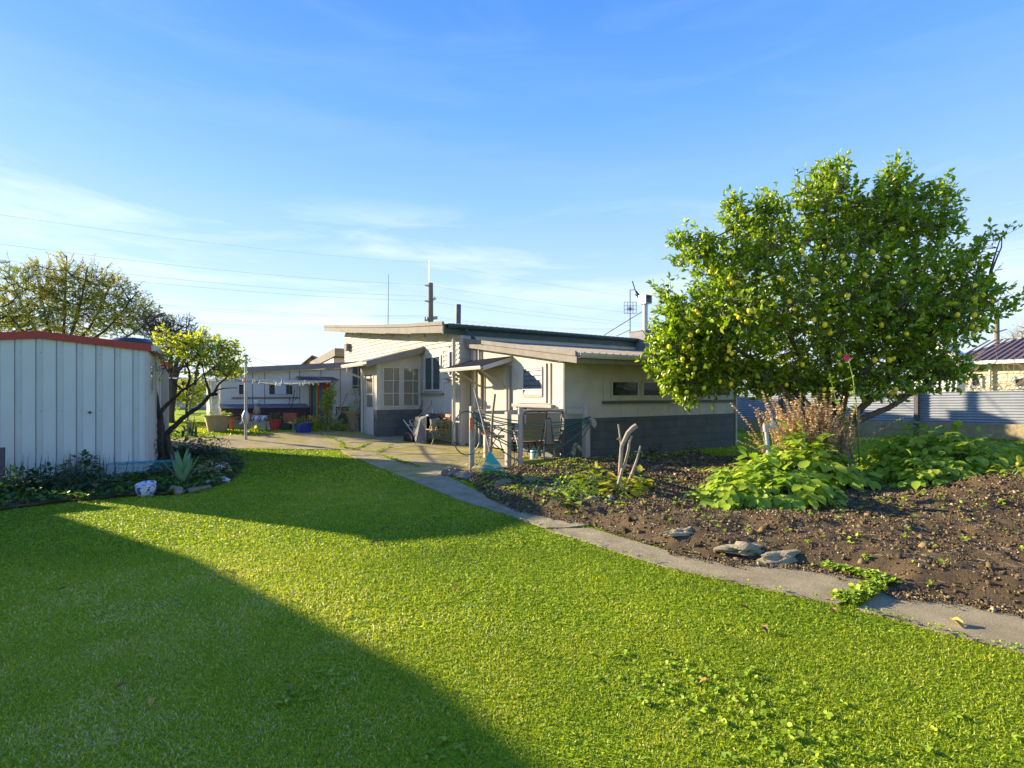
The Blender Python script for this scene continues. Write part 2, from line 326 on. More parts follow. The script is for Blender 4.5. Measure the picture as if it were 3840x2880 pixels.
# fast numpy scatter of a template ------------------------------------------------
def frames(D,N):
    D=D/np.maximum(np.linalg.norm(D,axis=1,keepdims=True),1e-9)
    S=np.cross(N,D); l=np.linalg.norm(S,axis=1,keepdims=True); bad=l[:,0]<1e-4
    if bad.any(): S[bad]=np.cross(np.array([[.3,.9,.1]]),D[bad]); l=np.linalg.norm(S,axis=1,keepdims=True)
    S=S/l; U=np.cross(D,S); return np.stack([D,S,U],axis=2)
def scatter(name,tv,tf,P,R,S,m,parent=None,rnd=None,smooth=False):
    tv=np.array(tv,float); n=len(P); k=len(tv)
    S=np.asarray(S,float); 
    if S.ndim==1: S=S[:,None]*np.ones((1,3))
    V=np.einsum('nij,nkj->nki',R,tv[None]*S[:,None,:])+P[:,None,:]
    o_=org(parent) if parent else Vector((0,0,0)); V=V-np.array(o_)
    V=V.reshape(-1,3).astype(np.float32)
    lens=np.array([len(f) for f in tf]); flat=np.concatenate([np.array(f) for f in tf])
    L=(flat[None]+ (np.arange(n)*k)[:,None]).reshape(-1); tot=np.tile(lens,n)
    me=bpy.data.meshes.new(name); me.vertices.add(len(V)); me.vertices.foreach_set('co',V.reshape(-1))
    me.loops.add(len(L)); me.loops.foreach_set('vertex_index',L.astype(np.int32))
    me.polygons.add(len(tot)); st=np.concatenate([[0],np.cumsum(tot)[:-1]]); me.polygons.foreach_set('loop_start',st.astype(np.int32)); 
    try: me.polygons.foreach_set('loop_total',tot.astype(np.int32))
    except Exception: pass
    me.update(calc_edges=True)
    a=me.attributes.new('rnd','FLOAT','POINT')
    if rnd is None: rnd=RNG.random(n)
    a.data.foreach_set('value',np.repeat(rnd,k).astype(np.float32))
    me.materials.append(M[m]); 
    if smooth: me.shade_smooth()
    o=bpy.data.objects.new(name,me); COL.objects.link(o); o.parent=parent; return o
def leaf_t(w_=.5,curl=.12,fold=.06):
    v=[(0,0,0),(.3,-w_*.42,fold),(.3,0,0),(.3,w_*.42,fold),(.68,-w_*.40,fold-curl*.4),(.68,0,-curl*.5),(.68,w_*.40,fold-curl*.4),(1,0,-curl)]
    f=[(0,1,2),(0,2,3),(1,4,5,2),(2,5,6,3),(4,7,5),(5,7,6)]
    return v,f
def unit(n):
    v=RNG.normal(size=(n,3)); return v/np.linalg.norm(v,axis=1,keepdims=True)
def pip(x,y,poly):
    poly=np.array([(p[0],p[1]) for p in poly]); ins=np.zeros(x.shape,bool); j=len(poly)-1
    for i in range(len(poly)):
        xi,yi=poly[i]; xj,yj=poly[j]
        c=((yi>y)!=(yj>y))&(x<(xj-xi)*(y-yi)/((yj-yi) or 1e-9)+xi); ins^=c; j=i
    return ins
# ================================================================== GROUND
lawn_edge=[(1562,1812),(1736,1884),(1910,1937),(2048,1982)]
patio_px=[(600,1662),(750,1652),(930,1640),(1100,1630),(1200,1622)]
pat=[GG(*p) for p in patio_px]+[Vector((5.1,18.4,0)),Vector((6.9,18.4,0)),Vector((6.9,13,0)),Vector((7.2,13,0)),Vector((7.2,8.78,0)),Vector((4.75,8.55,0)),Vector((4.25,8.35,0))]
pat+=[GG(*p) for p in [(1650,1772),(1562,1812),(1430,1760),(1395,1745),(1295,1704),(1278,1688),(890,1685),(600,1700)]]
def sheet(name,poly,z,m,thick=.0,step=0):
    mb=MB()
    mb.prism([(p[0],p[1],zg(p[0],p[1])+z-thick) for p in poly],(0,0,thick)) if thick else mb.add([(p[0],p[1],zg(p[0],p[1])+z) for p in poly],[tuple(range(len(poly)))])
    return mb.build(name,m)
def groundmat():
    m=bpy.data.materials.new('lawn_ground'); m.use_nodes=True; n=m.node_tree; b=n.nodes['Principled BSDF']; b.inputs['Roughness'].default_value=.95; b.inputs['Specular IOR Level'].default_value=.1
    g=n.nodes.new('ShaderNodeNewGeometry'); n1=n.nodes.new('ShaderNodeTexNoise'); n1.inputs['Scale'].default_value=1.3; n1.inputs['Detail'].default_value=10; n1.inputs['Roughness'].default_value=.7
    n.links.new(g.outputs['Position'],n1.inputs[0]); r=n.nodes.new('ShaderNodeValToRGB'); e=r.color_ramp.elements
    e[0].position=.3; e[0].color=(.20,.32,.012,1); e[1].position=.7; e[1].color=(.44,.54,.02,1)
    n.links.new(n1.outputs[0],r.inputs[0]); n.links.new(r.outputs[0],b.inputs['Base Color'])
    n2=n.nodes.new('ShaderNodeTexNoise'); n2.inputs['Scale'].default_value=45; n2.inputs['Detail'].default_value=6; n.links.new(g.outputs['Position'],n2.inputs[0])
    bp=n.nodes.new('ShaderNodeBump'); bp.inputs['Strength'].default_value=1; bp.inputs['Distance'].default_value=.05; n.links.new(n2.outputs[0],bp.inputs['Height']); n.links.new(bp.outputs[0],b.inputs['Normal'])
    return m
M['lawn']=groundmat()
xs=np.concatenate([[-400,-120,-50,-25],np.arange(-12,26.01,.5),[35,60,150,400]]); ys=np.concatenate([[-300,-60,-12],np.arange(-4,34.01,.5),[45,70,150,500]])
vv=[];ff=[]
for j,yy in enumerate(ys):
    for i,xx in enumerate(xs): vv.append((xx,yy,zg(xx,yy)))
nx=len(xs)
for j in range(len(ys)-1):
    for i in range(nx-1): ff.append((j*nx+i,j*nx+i+1,(j+1)*nx+i+1,(j+1)*nx+i))
mb=MB(); mb.add(vv,ff); structure(mb.build('lawn','lawn',smooth=True))
def concmat(name,c1,c2,moss,mossamt,sc_=1.0,bump=.5):
    m=bpy.data.materials.new(name); m.use_nodes=True; n=m.node_tree; b=n.nodes['Principled BSDF']; b.inputs['Roughness'].default_value=.9; b.inputs['Specular IOR Level'].default_value=.2
    g=n.nodes.new('ShaderNodeNewGeometry')
    def N(s,d=8,r=.6):
        q=n.nodes.new('ShaderNodeTexNoise'); q.inputs['Scale'].default_value=s; q.inputs['Detail'].default_value=d; q.inputs['Roughness'].default_value=r; n.links.new(g.outputs['Position'],q.inputs[0]); return q
    a=N(95,6,.9); r=n.nodes.new('ShaderNodeValToRGB'); e=r.color_ramp.elements; e[0].position=.36; e[0].color=(*c1,1); e[1].position=.64; e[1].color=(*c2,1); n.links.new(a.outputs[0],r.inputs[0])
    c=N(1.1*sc_,8,.7); r2=n.nodes.new('ShaderNodeValToRGB'); e=r2.color_ramp.elements; e[0].position=.62-mossamt*.3; e[0].color=(0,0,0,1); e[1].position=.78-mossamt*.3; e[1].color=(.85,.85,.85,1); n.links.new(c.outputs[0],r2.inputs[0])
    mx=n.nodes.new('ShaderNodeMix'); mx.data_type='RGBA'; n.links.new(r2.outputs[0],mx.inputs[0]); n.links.new(r.outputs[0],mx.inputs[6]); mx.inputs[7].default_value=(*moss,1)
    st=N(3.5,6,.6); mo=n.nodes.new('ShaderNodeMix'); mo.data_type='RGBA'; mo.blend_type='OVERLAY'; mo.inputs[0].default_value=.6; n.links.new(mx.outputs[2],mo.inputs[6]); n.links.new(st.outputs[0],mo.inputs[7])
    n.links.new(mo.outputs[2],b.inputs['Base Color'])
    bb=N(90,5,.8); bp=n.nodes.new('ShaderNodeBump'); bp.inputs['Strength'].default_value=bump; bp.inputs['Distance'].default_value=.01 if bump<1.1 else .02; n.links.new(bb.outputs[0],bp.inputs['Height']); n.links.new(bp.outputs[0],b.inputs['Normal'])
    return m
M['patio']=concmat('patio_concrete',(.28,.22,.115),(.44,.35,.18),(.30,.27,.02),.55)
M['pathm']=concmat('path_concrete',(.19,.155,.085),(.66,.56,.34),(.20,.19,.07),.22,2,1.2)
M['soilm']=concmat('garden_soil',(.06,.041,.020),(.16,.11,.052),(.12,.105,.03),.2,2,1)
structure(sheet('patio',pat,.02,'patio',.10))
# raised doorstep slab in front of the porch
st_px=[Vector((3.1,18.6,0)),Vector((3.6,16.6,0)),Vector((4.35,14.75,0)),Vector((6.85,14.35,0)),Vector((6.85,18.6,0))]
mb=MB(); mb.prism([(p.x,p.y,-.05) for p in st_px],(0,0,.05+.095)); ds=mb.build('patio_step','patio'); structure(ds)
# path slabs
def px_poly(l): return [GG(*p) for p in l]
path1=px_poly([(1562,1812),(1650,1772),(1700,1800),(1822,1863),(1935,1912),(2075,1943),(2205,1964),(2212,1972),(2120,1984),(2048,1984),(1910,1937),(1736,1884)])
path2=px_poly([(2048,1990),(2120,1986),(2215,1985),R8(0,940),R8(330,1000),R8(500,1005),R8(780,1030),R8(1000,1065),R8(1335,1130),R8(1180,1220),R8(1060,1272),R8(600,1175),R8(0,1042),(2350,2085),(2170,2025)])
path3=px_poly([R8(1180,1300),R8(1330,1192),R8(1700,1222),R8(2212,1312),R8(2900,1440),R8(3300,1900),R8(2212,1575),R8(1700,1445)])
for n_,pl,zz in (('path',path1,.018),('path',path2,.014),('path',path3,.011)):
    o=sheet(n_,pl,zz,'pathm',.09); structure(o)
# joints with moss on the patio are strips of stuff, added below
# ------------------------------------------------ garden bed
bed=px_poly([(1690,1775),(1760,1810),(1822,1866),(1935,1915),(2075,1947),(2205,1967),(2260,1990),R8(0,930),R8(330,995),R8(500,1000),R8(780,1022),R8(1000,1055),R8(1335,1120),R8(1345,1185),R8(1700,1212),R8(2212,1300),R8(3000,1430)])
bed+= [Vector((10.5,.3,0)),Vector((11.2,2.2,0))]+px_poly([(3840,1778),(3500,1768),(3200,1765),(2950,1745),(2827,1732),(2713,1728)])+[Vector((10.6,8.2,0)),Vector((9.0,8.45,0)),Vector((7.6,8.6,0)),Vector((5.2,8.5,0)),Vector((4.75,8.5,0))]
bp=np.array([(p.x,p.y) for p in bed])
def seg_dist(x,y,poly):
    d=np.full(x.shape,1e9)
    for i in range(len(poly)):
        a=poly[i]; b=poly[(i+1)%len(poly)]; ab=b-a; t=np.clip(((x-a[0])*ab[0]+(y-a[1])*ab[1])/max(ab@ab,1e-9),0,1)
        d=np.minimum(d,np.hypot(x-a[0]-t*ab[0],y-a[1]-t*ab[1]))
    return d
def vnoise(x,y,s,seed):
    r=np.random.default_rng(seed); g=r.random((64,64)); X=(x*s)%64; Y=(y*s)%64; i=np.floor(X).astype(int); j=np.floor(Y).astype(int); u=X-i; v=Y-j; u=u*u*(3-2*u); v=v*v*(3-2*v)
    i1=(i+1)%64; j1=(j+1)%64; i%=64; j%=64
    return (g[j,i]*(1-u)+g[j,i1]*u)*(1-v)+(g[j1,i]*(1-u)+g[j1,i1]*u)*v
MND=GG(3720,1905)
def soilz(x,y):
    x=np.asarray(x,float); y=np.asarray(y,float)
    d=seg_dist(x,y,bp); e=np.clip(d/.35,0,1); e=e*e*(3-2*e)
    z=.10*e+ e*(.07*(vnoise(x,y,1.6,3)-.5)+.04*(vnoise(x+y*.3,y-x*.3,4.1,4)-.5)+.022*(vnoise(x*.8+y*.6,y*.8-x*.6,9,5)-.5))
    # ridge of heaped soil at the right
    mm=np.exp(-(((x-MND.x-.35)*.55-(y-MND.y)*.2)**2/.55+((y-MND.y+.15)*.8+(x-MND.x)*.35)**2/.30)); z=z+.30*mm*e
    base=np.array([zg(a,b) for a,b in zip(x.ravel(),y.ravel())]).reshape(x.shape)
    return base+z
gs=.045; gx=np.arange(bp[:,0].min()-.1,bp[:,0].max()+.1,gs); gy=np.arange(bp[:,1].min()-.1,bp[:,1].max()+.1,gs)
XX,YY=np.meshgrid(gx,gy); XX=XX+RNG.uniform(-.012,.012,XX.shape); YY=YY+RNG.uniform(-.012,.012,YY.shape)
INS=pip(XX,YY,bed)|(seg_dist(XX,YY,bp)<.03); ZZ=soilz(XX,YY)+np.where(INS,.012,-.2)+RNG.uniform(-.009,.009,XX.shape)
nx=len(gx); q=INS[:-1,:-1]|INS[1:,:-1]|INS[:-1,1:]|INS[1:,1:]
jj,ii=np.nonzero(INS[:-1,:-1]&INS[1:,:-1]&INS[:-1,1:]&INS[1:,1:]); id0=jj*nx+ii
mb=MB(); used=np.unique(np.concatenate([id0,id0+1,id0+nx+1,id0+nx])); remap=np.full(XX.size,-1); remap[used]=np.arange(len(used))
V=np.stack([XX.ravel(),YY.ravel(),ZZ.ravel()],1)[used]
FF=np.stack([remap[id0],remap[id0+1],remap[id0+nx+1],remap[id0+nx]],1)
mb.v=[tuple(v) for v in V]; mb.f=[tuple(int(i) for i in f) for f in FF]
structure(mb.build('garden_soil','soilm',smooth=True))
def soil_at(x,y): return float(soilz(np.array([x]),np.array([y]))[0])+.01
def inbed(x,y): return bool(pip(np.array([x]),np.array([y]),bed)[0])
def gz(x,y): return soil_at(x,y) if inbed(x,y) else zg(x,y)
# soil crumbs
def sample_poly(poly,n):
    a=np.array([(p[0],p[1]) for p in poly]); lo=a.min(0); hi=a.max(0); out=[]
    c=0
    while c<n:
        q=RNG.uniform(lo,hi,(n*2,2)); k=pip(q[:,0],q[:,1],poly); out.append(q[k]); c+=k.sum()
    return np.concatenate(out)[:n]
def randrot(n):
    return frames(unit(n),unit(n))
ct=[(.5,0,.1),(-.3,.45,0),(-.35,-.4,.1),(.05,.05,.55),(0,0,-.4)]; cf=[(0,1,3),(1,2,3),(2,0,3),(0,4,1),(1,4,2),(2,4,0)]
q=sample_poly(bed,120000); dep=q[:,0]*fx+q[:,1]*fy; sz=RNG.gamma(1.2,.0095,len(q))+.004; sz*=np.clip(dep/7,.6,1.3)
o=scatter('soil_clods',ct,cf,np.column_stack([q,soilz(q[:,0],q[:,1])+.012]),randrot(len(q)),sz,'crumb'); o['kind']='stuff'; tagt(o,'loose brown clods and crumbs strewn over the dug garden bed','soil clods')
bmI=bmesh.new(); bmesh.ops.create_icosphere(bmI,subdivisions=1,radius=.5); rI=random.Random(4)
for v_ in bmI.verts: v_.co*=rI.uniform(.55,1.3)
bmI.verts.index_update(); it=[tuple(v_.co) for v_ in bmI.verts]; if_=[tuple(v_.index for v_ in f_.verts) for f_ in bmI.faces]; bmI.free()
q=sample_poly(bed,5200); s_=RNG.gamma(2.0,.010,len(q))+.010; S_=np.column_stack([s_*RNG.uniform(.8,1.5,len(q)),s_,s_*RNG.uniform(.5,.9,len(q))])
o=scatter('soil_lumps',it,if_,np.column_stack([q,soilz(q[:,0],q[:,1])+.012+s_*.1]),randrot(len(q)),S_,'crumb',rnd=RNG.random(len(q))*.85); o['kind']='stuff'; tagt(o,'larger dark lumps of earth lying over the dug soil','soil lumps')
st_t=[(-.5,-.07,0),(.5,-.05,.04),(.5,.05,.04),(-.5,.07,0)]; q=sample_poly(bed,5200); a_=RNG.uniform(0,6.28,len(q)); D_=np.column_stack([np.cos(a_),np.sin(a_),RNG.normal(0,.2,len(q))]); N_=np.column_stack([RNG.normal(0,.3,(len(q),2)),np.ones(len(q))])
o=scatter('soil_litter',st_t,[(0,1,2,3)],np.column_stack([q,soilz(q[:,0],q[:,1])+.022]),frames(D_,N_),RNG.uniform(.015,.07,len(q)),'straw'); o['kind']='stuff'; tagt(o,'pale bits of straw and bark littered over the dug soil','litter')
# weeds seedlings on soil
wt,wf=leaf_t(.75,.1,.05)
def weeds(name,q,zf,rad,nl,label,cat,mtl='weed',lift=.55):
    n=len(q); P=np.repeat(np.column_stack([q,zf]),nl,axis=0); ang=RNG.uniform(0,6.28,n*nl); el=RNG.uniform(.1,lift*1.6,n*nl)
    D=np.column_stack([np.cos(ang)*np.cos(el),np.sin(ang)*np.cos(el),np.sin(el)]); N=np.column_stack([-np.cos(ang)*np.sin(el),-np.sin(ang)*np.sin(el),np.cos(el)])+RNG.normal(0,.25,(n*nl,3))
    S=np.repeat(RNG.uniform(rad*.6,rad*1.5,n),nl)*RNG.uniform(.7,1.2,n*nl); P[:,2]+=RNG.uniform(0,rad*.6,n*nl); N[:,:2]+=np.array(SAZ)*-.5
    o=scatter(name,wt,wf,P,frames(D,N),S,mtl); o['kind']='stuff'; tagt(o,label,cat); return o
q=sample_poly(bed,9000); nn=vnoise(q[:,0],q[:,1],1.1,9); far=(q[:,1]>5.2); k=(RNG.random(len(q))<np.where(far,np.clip((nn-.28)*2.4,0,1),.08+.12*(nn>.6))); q=q[k]
weeds('weed_seedlings',q,soilz(q[:,0],q[:,1])+.01,.032,6,'small green weed seedlings scattered over the dug soil','weeds')
# ------------------------------------------------ left bed beside the shed
lbed=px_poly([(-120,1935),(29,1912),(270,1883),(400,1873),(530,1859),(641,1859),(760,1838),(868,1806),(915,1760),(897,1722),(800,1690)])+[Vector((.35,15.2,0)),Vector((-.2,15.2,0)),Vector((-.2,11.3,0)),Vector((-3.6,11.3,0))]
mb=MB(); mb.add([(p.x,p.y,zg(p.x,p.y)+.025) for p in lbed],[tuple(range(len(lbed)))]); structure(mb.build('shed_bed_soil','soilm'))
q=sample_poly(lbed,2600); weeds('bed_ground_cover',q,np.array([zg(*p)+.03 for p in q]),.055,5,'dark green low ground cover leaves filling the bed beside the shed','ground cover','coverleaf',.7)
# ================================================================== GRASS
def grass():
    n0=0; Ps=[];Ss=[];Ds=[];rn=[]
    tiers=[(1.7,3.2,36000,.0040,.018),(3.2,5.0,15000,.0058,.020),(5.0,8.5,6000,.0095,.024),(8.5,14,1300,.016,.040),(14,24,420,.03,.045)]
    for d0,d1,den,wd,ht in tiers:
        a=1.03*2; area=(d1*d1-d0*d0)*1.03; n=int(den*area)
        dd=np.sqrt(RNG.uniform(d0*d0,d1*d1,n)); ll=RNG.uniform(-1.03,1.03,n)*dd
        x=rx*ll+fx*dd; y=ry*ll+fy*dd
        k=~pip(x,y,bed)
        for pl in (path1,path2,path3,pat,lbed,st_px,[(6.8,24.3),(6.9,18),(5.3,18.2),(5.3,15.5),(6.9,15.5),(7.1,8.8),(13.3,8.8),(13.3,30),(1.5,30),(1.6,20.3),(6.8,20.3)],[(-.1,11.3),(.2,16.3),(-4,16.5),(-4,11.3)]): k&=~pip(x,y,pl)
        x=x[k];y=y[k]; n=len(x)
        if d0<8: pn=vnoise(x,y,.9,21)*.5+vnoise(x,y,4,22)*.5
        else: pn=vnoise(x,y,.9,21)
        z=np.array([zg(a_,b_) for a_,b_ in zip(x,y)]) if d1>5 else np.zeros(n)
        ang=RNG.uniform(0,6.28,n); el=RNG.normal(.50,.36,n).clip(.04,1.45)
        D=np.column_stack([np.cos(ang)*np.cos(el),np.sin(ang)*np.cos(el),np.sin(el)])
        h=ht*RNG.uniform(.5,1.35,n)*(.75+.6*pn)
        Ps.append(np.column_stack([x,y,z-.002])); Ds.append(D); Ss.append(np.column_stack([h,np.full(n,wd)*RNG.uniform(.7,1.5,n),h]))
        pq=vnoise(x+40,y+40,.45,23); rn.append(np.clip(pn*.45+pq*.8-.24+RNG.normal(.0,.22,n)+.35*((vnoise(x+9,y+3,3.1,24)>.78)&(RNG.random(n)<.18)),0,1))
    P=np.concatenate(Ps);D=np.concatenate(Ds);S=np.concatenate(Ss);r=np.concatenate(rn)
    N=np.column_stack([RNG.normal(0,.4,len(P)),RNG.normal(0,.4,len(P)),np.ones(len(P))])
    t=[(0,-.5,0),(0,.5,0),(.6,.4,.04),(1,0,-.08),(.6,-.4,.04)]; f=[(0,1,2,4),(4,2,3)]
    o=scatter('grass',t,f,P,frames(D,N),S,'grass',rnd=r); o['kind']='stuff'; tagt(o,'short mown green grass of the back lawn','grass'); print('grass blades',len(P))
grass()
# broad-leaf weeds in the lawn, lower right
def lawnweeds():
    cs=[]
    for (px,py,rad,n) in [(2450,2500,.28,26),(2530,2590,.22,34),(2760,2560,.2,20),(2950,2740,.4,46),(2300,2500,.2,9),(2900,2830,.35,34),(3200,2780,.4,16),(3500,2800,.4,14),(1240,2560,.12,12),(1130,2610,.1,12),(1680,2820,.1,10)]:
        c=GG(px,py)
        a=RNG.uniform(0,6.28,n); r=rad*np.sqrt(RNG.random(n)); cs.append(np.column_stack([c.x+r*np.cos(a),c.y+r*np.sin(a)]))
    q=np.concatenate(cs); weeds('lawn_weeds',q,np.full(len(q),.004),.021,5,'broad leaved clover and dandelion weeds low in the lawn','weeds','weedleaf',.22)
lawnweeds()
def edge_tufts(pts,n,rad,name,label):
    q=[]
    for _ in range(n):
        i=random.randrange(len(pts)-1); t=random.random(); a=pts[i].lerp(pts[i+1],t); q.append((a.x+random.gauss(0,.03),a.y+random.gauss(0,.03)))
    q=np.array(q); return weeds(name,q,np.array([zg(*p)+.03 for p in q]),rad,6,label,'weeds')
edge_tufts(px_poly([B1(0,1085),B1(370,1220),B1(390,1300),B1(600,1330),B1(870,1225)]),260,.03,'joint_moss','bright moss and weeds in the patio joint left of the doorstep')
edge_tufts(px_poly([B1(970,1400),B1(1230,1250)]),60,.028,'joint_moss','short line of green weeds in the middle patio joint')
edge_tufts(px_poly([B1(1080,1440),B1(1300,1525),B1(1720,1640)]),160,.03,'joint_moss','line of green weeds in the front patio joint')
edge_tufts([p for p in px_poly([(1430,1762),(1562,1814),(1736,1887),(1910,1940),(2048,1986),(2170,2027),(2350,2087),R8(0,1044),R8(600,1178),R8(1060,1274)])],160,.012,'edge_grass','short grass tufts creeping over the lawn edge of the path')
edge_tufts([p for p in px_poly([R8(1180,1302),R8(1700,1448),R8(2212,1580)])],70,.011,'edge_grass','grass tufts along the lawn edge of the right path slab')
sp_=px_poly([(1822,1863),(1935,1912),(2075,1943),(2205,1964)]); sp2=px_poly([R8(0,945),R8(330,1002),R8(500,1008),R8(780,1033),R8(1000,1066),R8(1330,1128)]); sp3=px_poly([R8(1330,1196),R8(1700,1226),R8(2212,1316)])
q=[]
for S_ in (sp_,sp2,sp3):
    for _ in range(2600):
        i=random.randrange(len(S_)-1); a=S_[i].lerp(S_[i+1],random.random()); r=abs(random.gauss(0,.07)); q.append((a.x-fx*r,a.y-fy*r))
q=np.array(q); o=scatter('spilled_soil',ct,cf,np.column_stack([q,np.full(len(q),.021)]),randrot(len(q)),RNG.gamma(1.2,.006,len(q))+.003,'crumb'); o['kind']='stuff'; tagt(o,'crumbs of soil spilled from the bed onto the path','soil crumbs')
edge_tufts(px_poly([R8(1080,1265),R8(1180,1235),R8(1335,1145),R8(1240,1105),R8(1010,1060)]),420,.032,'path_weeds','green weeds filling the gap between two path slabs')
# ================================================================== HOUSE
house=thing('house','long low cream weatherboard house with sloping mono-pitch roofs and dark block base','house',(6.88,13,0))
WX=6.88; LX=7.17; LY=8.85
# ---- upper roof line on the verge plane
VX=6.32
VT=[(12.95,3.38),(15.2,3.56),(17.4,3.77),(20.6,4.10),(25.5,4.63)]     # top of fascia (y,z)
def vz(y):
    for (a,za),(b,zb) in zip(VT,VT[1:]):
        if y<=b: return za+(zb-za)*(y-a)/(b-a)
    return VT[-1][1]
mb=MB()
for (a,za),(b,zb) in zip(VT,VT[1:]): mb.prism([(VX,a,za-.30),(VX,b,zb-.28),(VX,b,zb),(VX,a,za)],(.03,0,0))
fas=mb.build('fascia','fascia',house)
mb=MB()
for (a,za),(b,zb) in zip(VT,VT[1:]): mb.prism([(VX-.035,a,za-.085),(VX-.035,b,zb-.085),(VX-.035,b,zb+.012),(VX-.035,a,za+.012)],(.033,0,0))
mb.build('barge_flashing','fascia',fas)
mb=MB()
XR=14.2
for (a,za),(b,zb) in zip(VT,VT[1:]): mb.hexa([(VX+.03,a,za-.16),(XR,a,za-.16),(XR,b,zb-.16),(VX+.03,b,zb-.16)],[(VX+.03,a,za-.06),(XR,a,za-.06),(XR,b,zb-.06),(VX+.03,b,zb-.06)])
x=VX+.2
roof=mb.build('roof','roofd',house)
mb=MB(); x=VX+.30
while x<XR:
    mb.prism([(x-.035,12.93,3.38-.06),(x+.035,12.93,3.38-.06),(x+.018,12.93,3.38-.022),(x-.018,12.93,3.38-.022)],(0,12.5,1.24)); x+=.2
mb.build('roof_ribs','roofd',roof)
mb=MB()
mb.hexa([(VX+.03,13.0,3.10),(XR,13.0,3.10),(XR,25.3,4.33),(VX+.03,25.3,4.33)],[(VX+.03,13.0,3.12),(XR,13.0,3.12),(XR,25.3,4.35),(VX+.03,25.3,4.35)])
mb.build('soffit','soffit',roof)
# eave fascia + gutter along X
mb=MB(); mb.box(VX+.0,XR,12.965,12.995,3.06,3.33); ef=mb.build('eave_board','fasciad',house)
def gutter(x0,x1,y,z,h=.11,w_=.12,ax='X'):
    prof=[(0,0),(w_*.8,0),(w_,h*.5),(w_,h),(w_-.012,h),(w_-.014,h*.5),(w_*.78,.01),(.01,.01),(.01,h),(0,h)]
    if ax=='X': return MB().prism([(x0,y-a,z+b) for a,b in prof],(x1-x0,0,0))
    return MB().prism([(y-a,x0,z+b) for a,b in prof],(0,x1-x0,0))
gutter(VX+.1,XR-.3,12.96,3.225).build('gutter','fasciad',house,bevel=.004)
gutter(VX+.1,XR-.3,12.96,3.225)
# ---- main west wall: slanted weatherboards above, upright boards below
def roofz(y): return vz(y)-.26
mb=MB(); zb=1.76; hb=.131
openings=[(14.08,15.42,1.40,2.66),(13.25,13.72,1.86,2.72)]
def seg_cut(y0,y1,z0,z1):
    segs=[(y0,y1)]
    for a,b,c,d in openings:
        if z1>c+.01 and z0<d-.01:
            ns=[]
            for p,q in segs:
                if q<=a or p>=b: ns.append((p,q))
                else:
                    if p<a: ns.append((p,a))
                    if q>b: ns.append((b,q))
            segs=ns
    return segs
z=zb
while z<4.3:
    # y where roof underside reaches z+hb
    ys=13.0
    while ys<24.1 and roofz(ys)<z+hb-.02: ys+=.1
    if ys<24.05:
        for a,b in seg_cut(ys,24.1,z,z+hb):
            if b-a<.02: continue
            mb.add([(WX-.034,a,z),(WX-.034,b,z),(WX-.004,b,z+hb+.01),(WX-.004,a,z+hb+.01),(WX+.03,a,z),(WX+.03,b,z),(WX+.03,b,z+hb+.01),(WX+.03,a,z+hb+.01)],
             [(0,1,2,3),(4,7,6,5),(0,4,5,1),(3,2,6,7),(0,3,7,4),(1,5,6,2)])
    z+=hb
# filler under the sloping soffit
mb.build('weatherboards','creamb',house)
mb=MB()
for (a,za),(b,zb_) in zip([(12.98,roofz(12.98))]+[(y,roofz(y)) for y in (16,20)],[(y,roofz(y)) for y in (16,20)]+[(24.08,roofz(24.08))]):
    mb.prism([(WX+.012,a,0),(WX+.012,b,0),(WX+.012,b,zb_+.04),(WX+.012,a,za+.04)],(.12,0,0))
mb.prism([(XR-.3,13,0),(XR-.3,24,0),(XR-.3,24,roofz(24)),(XR-.3,13,roofz(13))],(.1,0,0))
mb.box(WX+.14,XR-.3,24.0,24.08,0,roofz(24)); mb.box(LX+.15,XR-.3,13.0,13.1,0,3.12)
mb.build('wall','cream',house)
mb=MB(); y=13.06
while y<15.5:
    mb.box(WX-.012,WX+.012,y,y+.088,.06,1.745); y+=.1
mb.build('upright_boards','creamb',house)
# corner returns of weatherboard on the -Y side
mb=MB(); z=1.76
while z<3.0:
    mb.add([(WX-.02,12.965,z),(LX+.02,12.965,z),(LX+.02,12.99,z+hb),(WX-.02,12.99,z+hb),(WX-.02,13.02,z),(LX+.02,13.02,z),(LX+.02,13.02,z+hb),(WX-.02,13.02,z+hb)],[(0,1,2,3),(4,7,6,5),(0,4,5,1),(3,2,6,7),(0,3,7,4),(1,5,6,2)]); z+=hb
mb.build('corner_boards','creamb',house)
mb=MB(); mb.box(WX,LX,12.985,13.0,.05,1.755); mb.box(WX-.03,LX,12.96,12.984,1.735,1.765); mb.box(WX,WX+.02,12.95,12.984,.05,1.73); mb.build('corner_panel','cream',house)
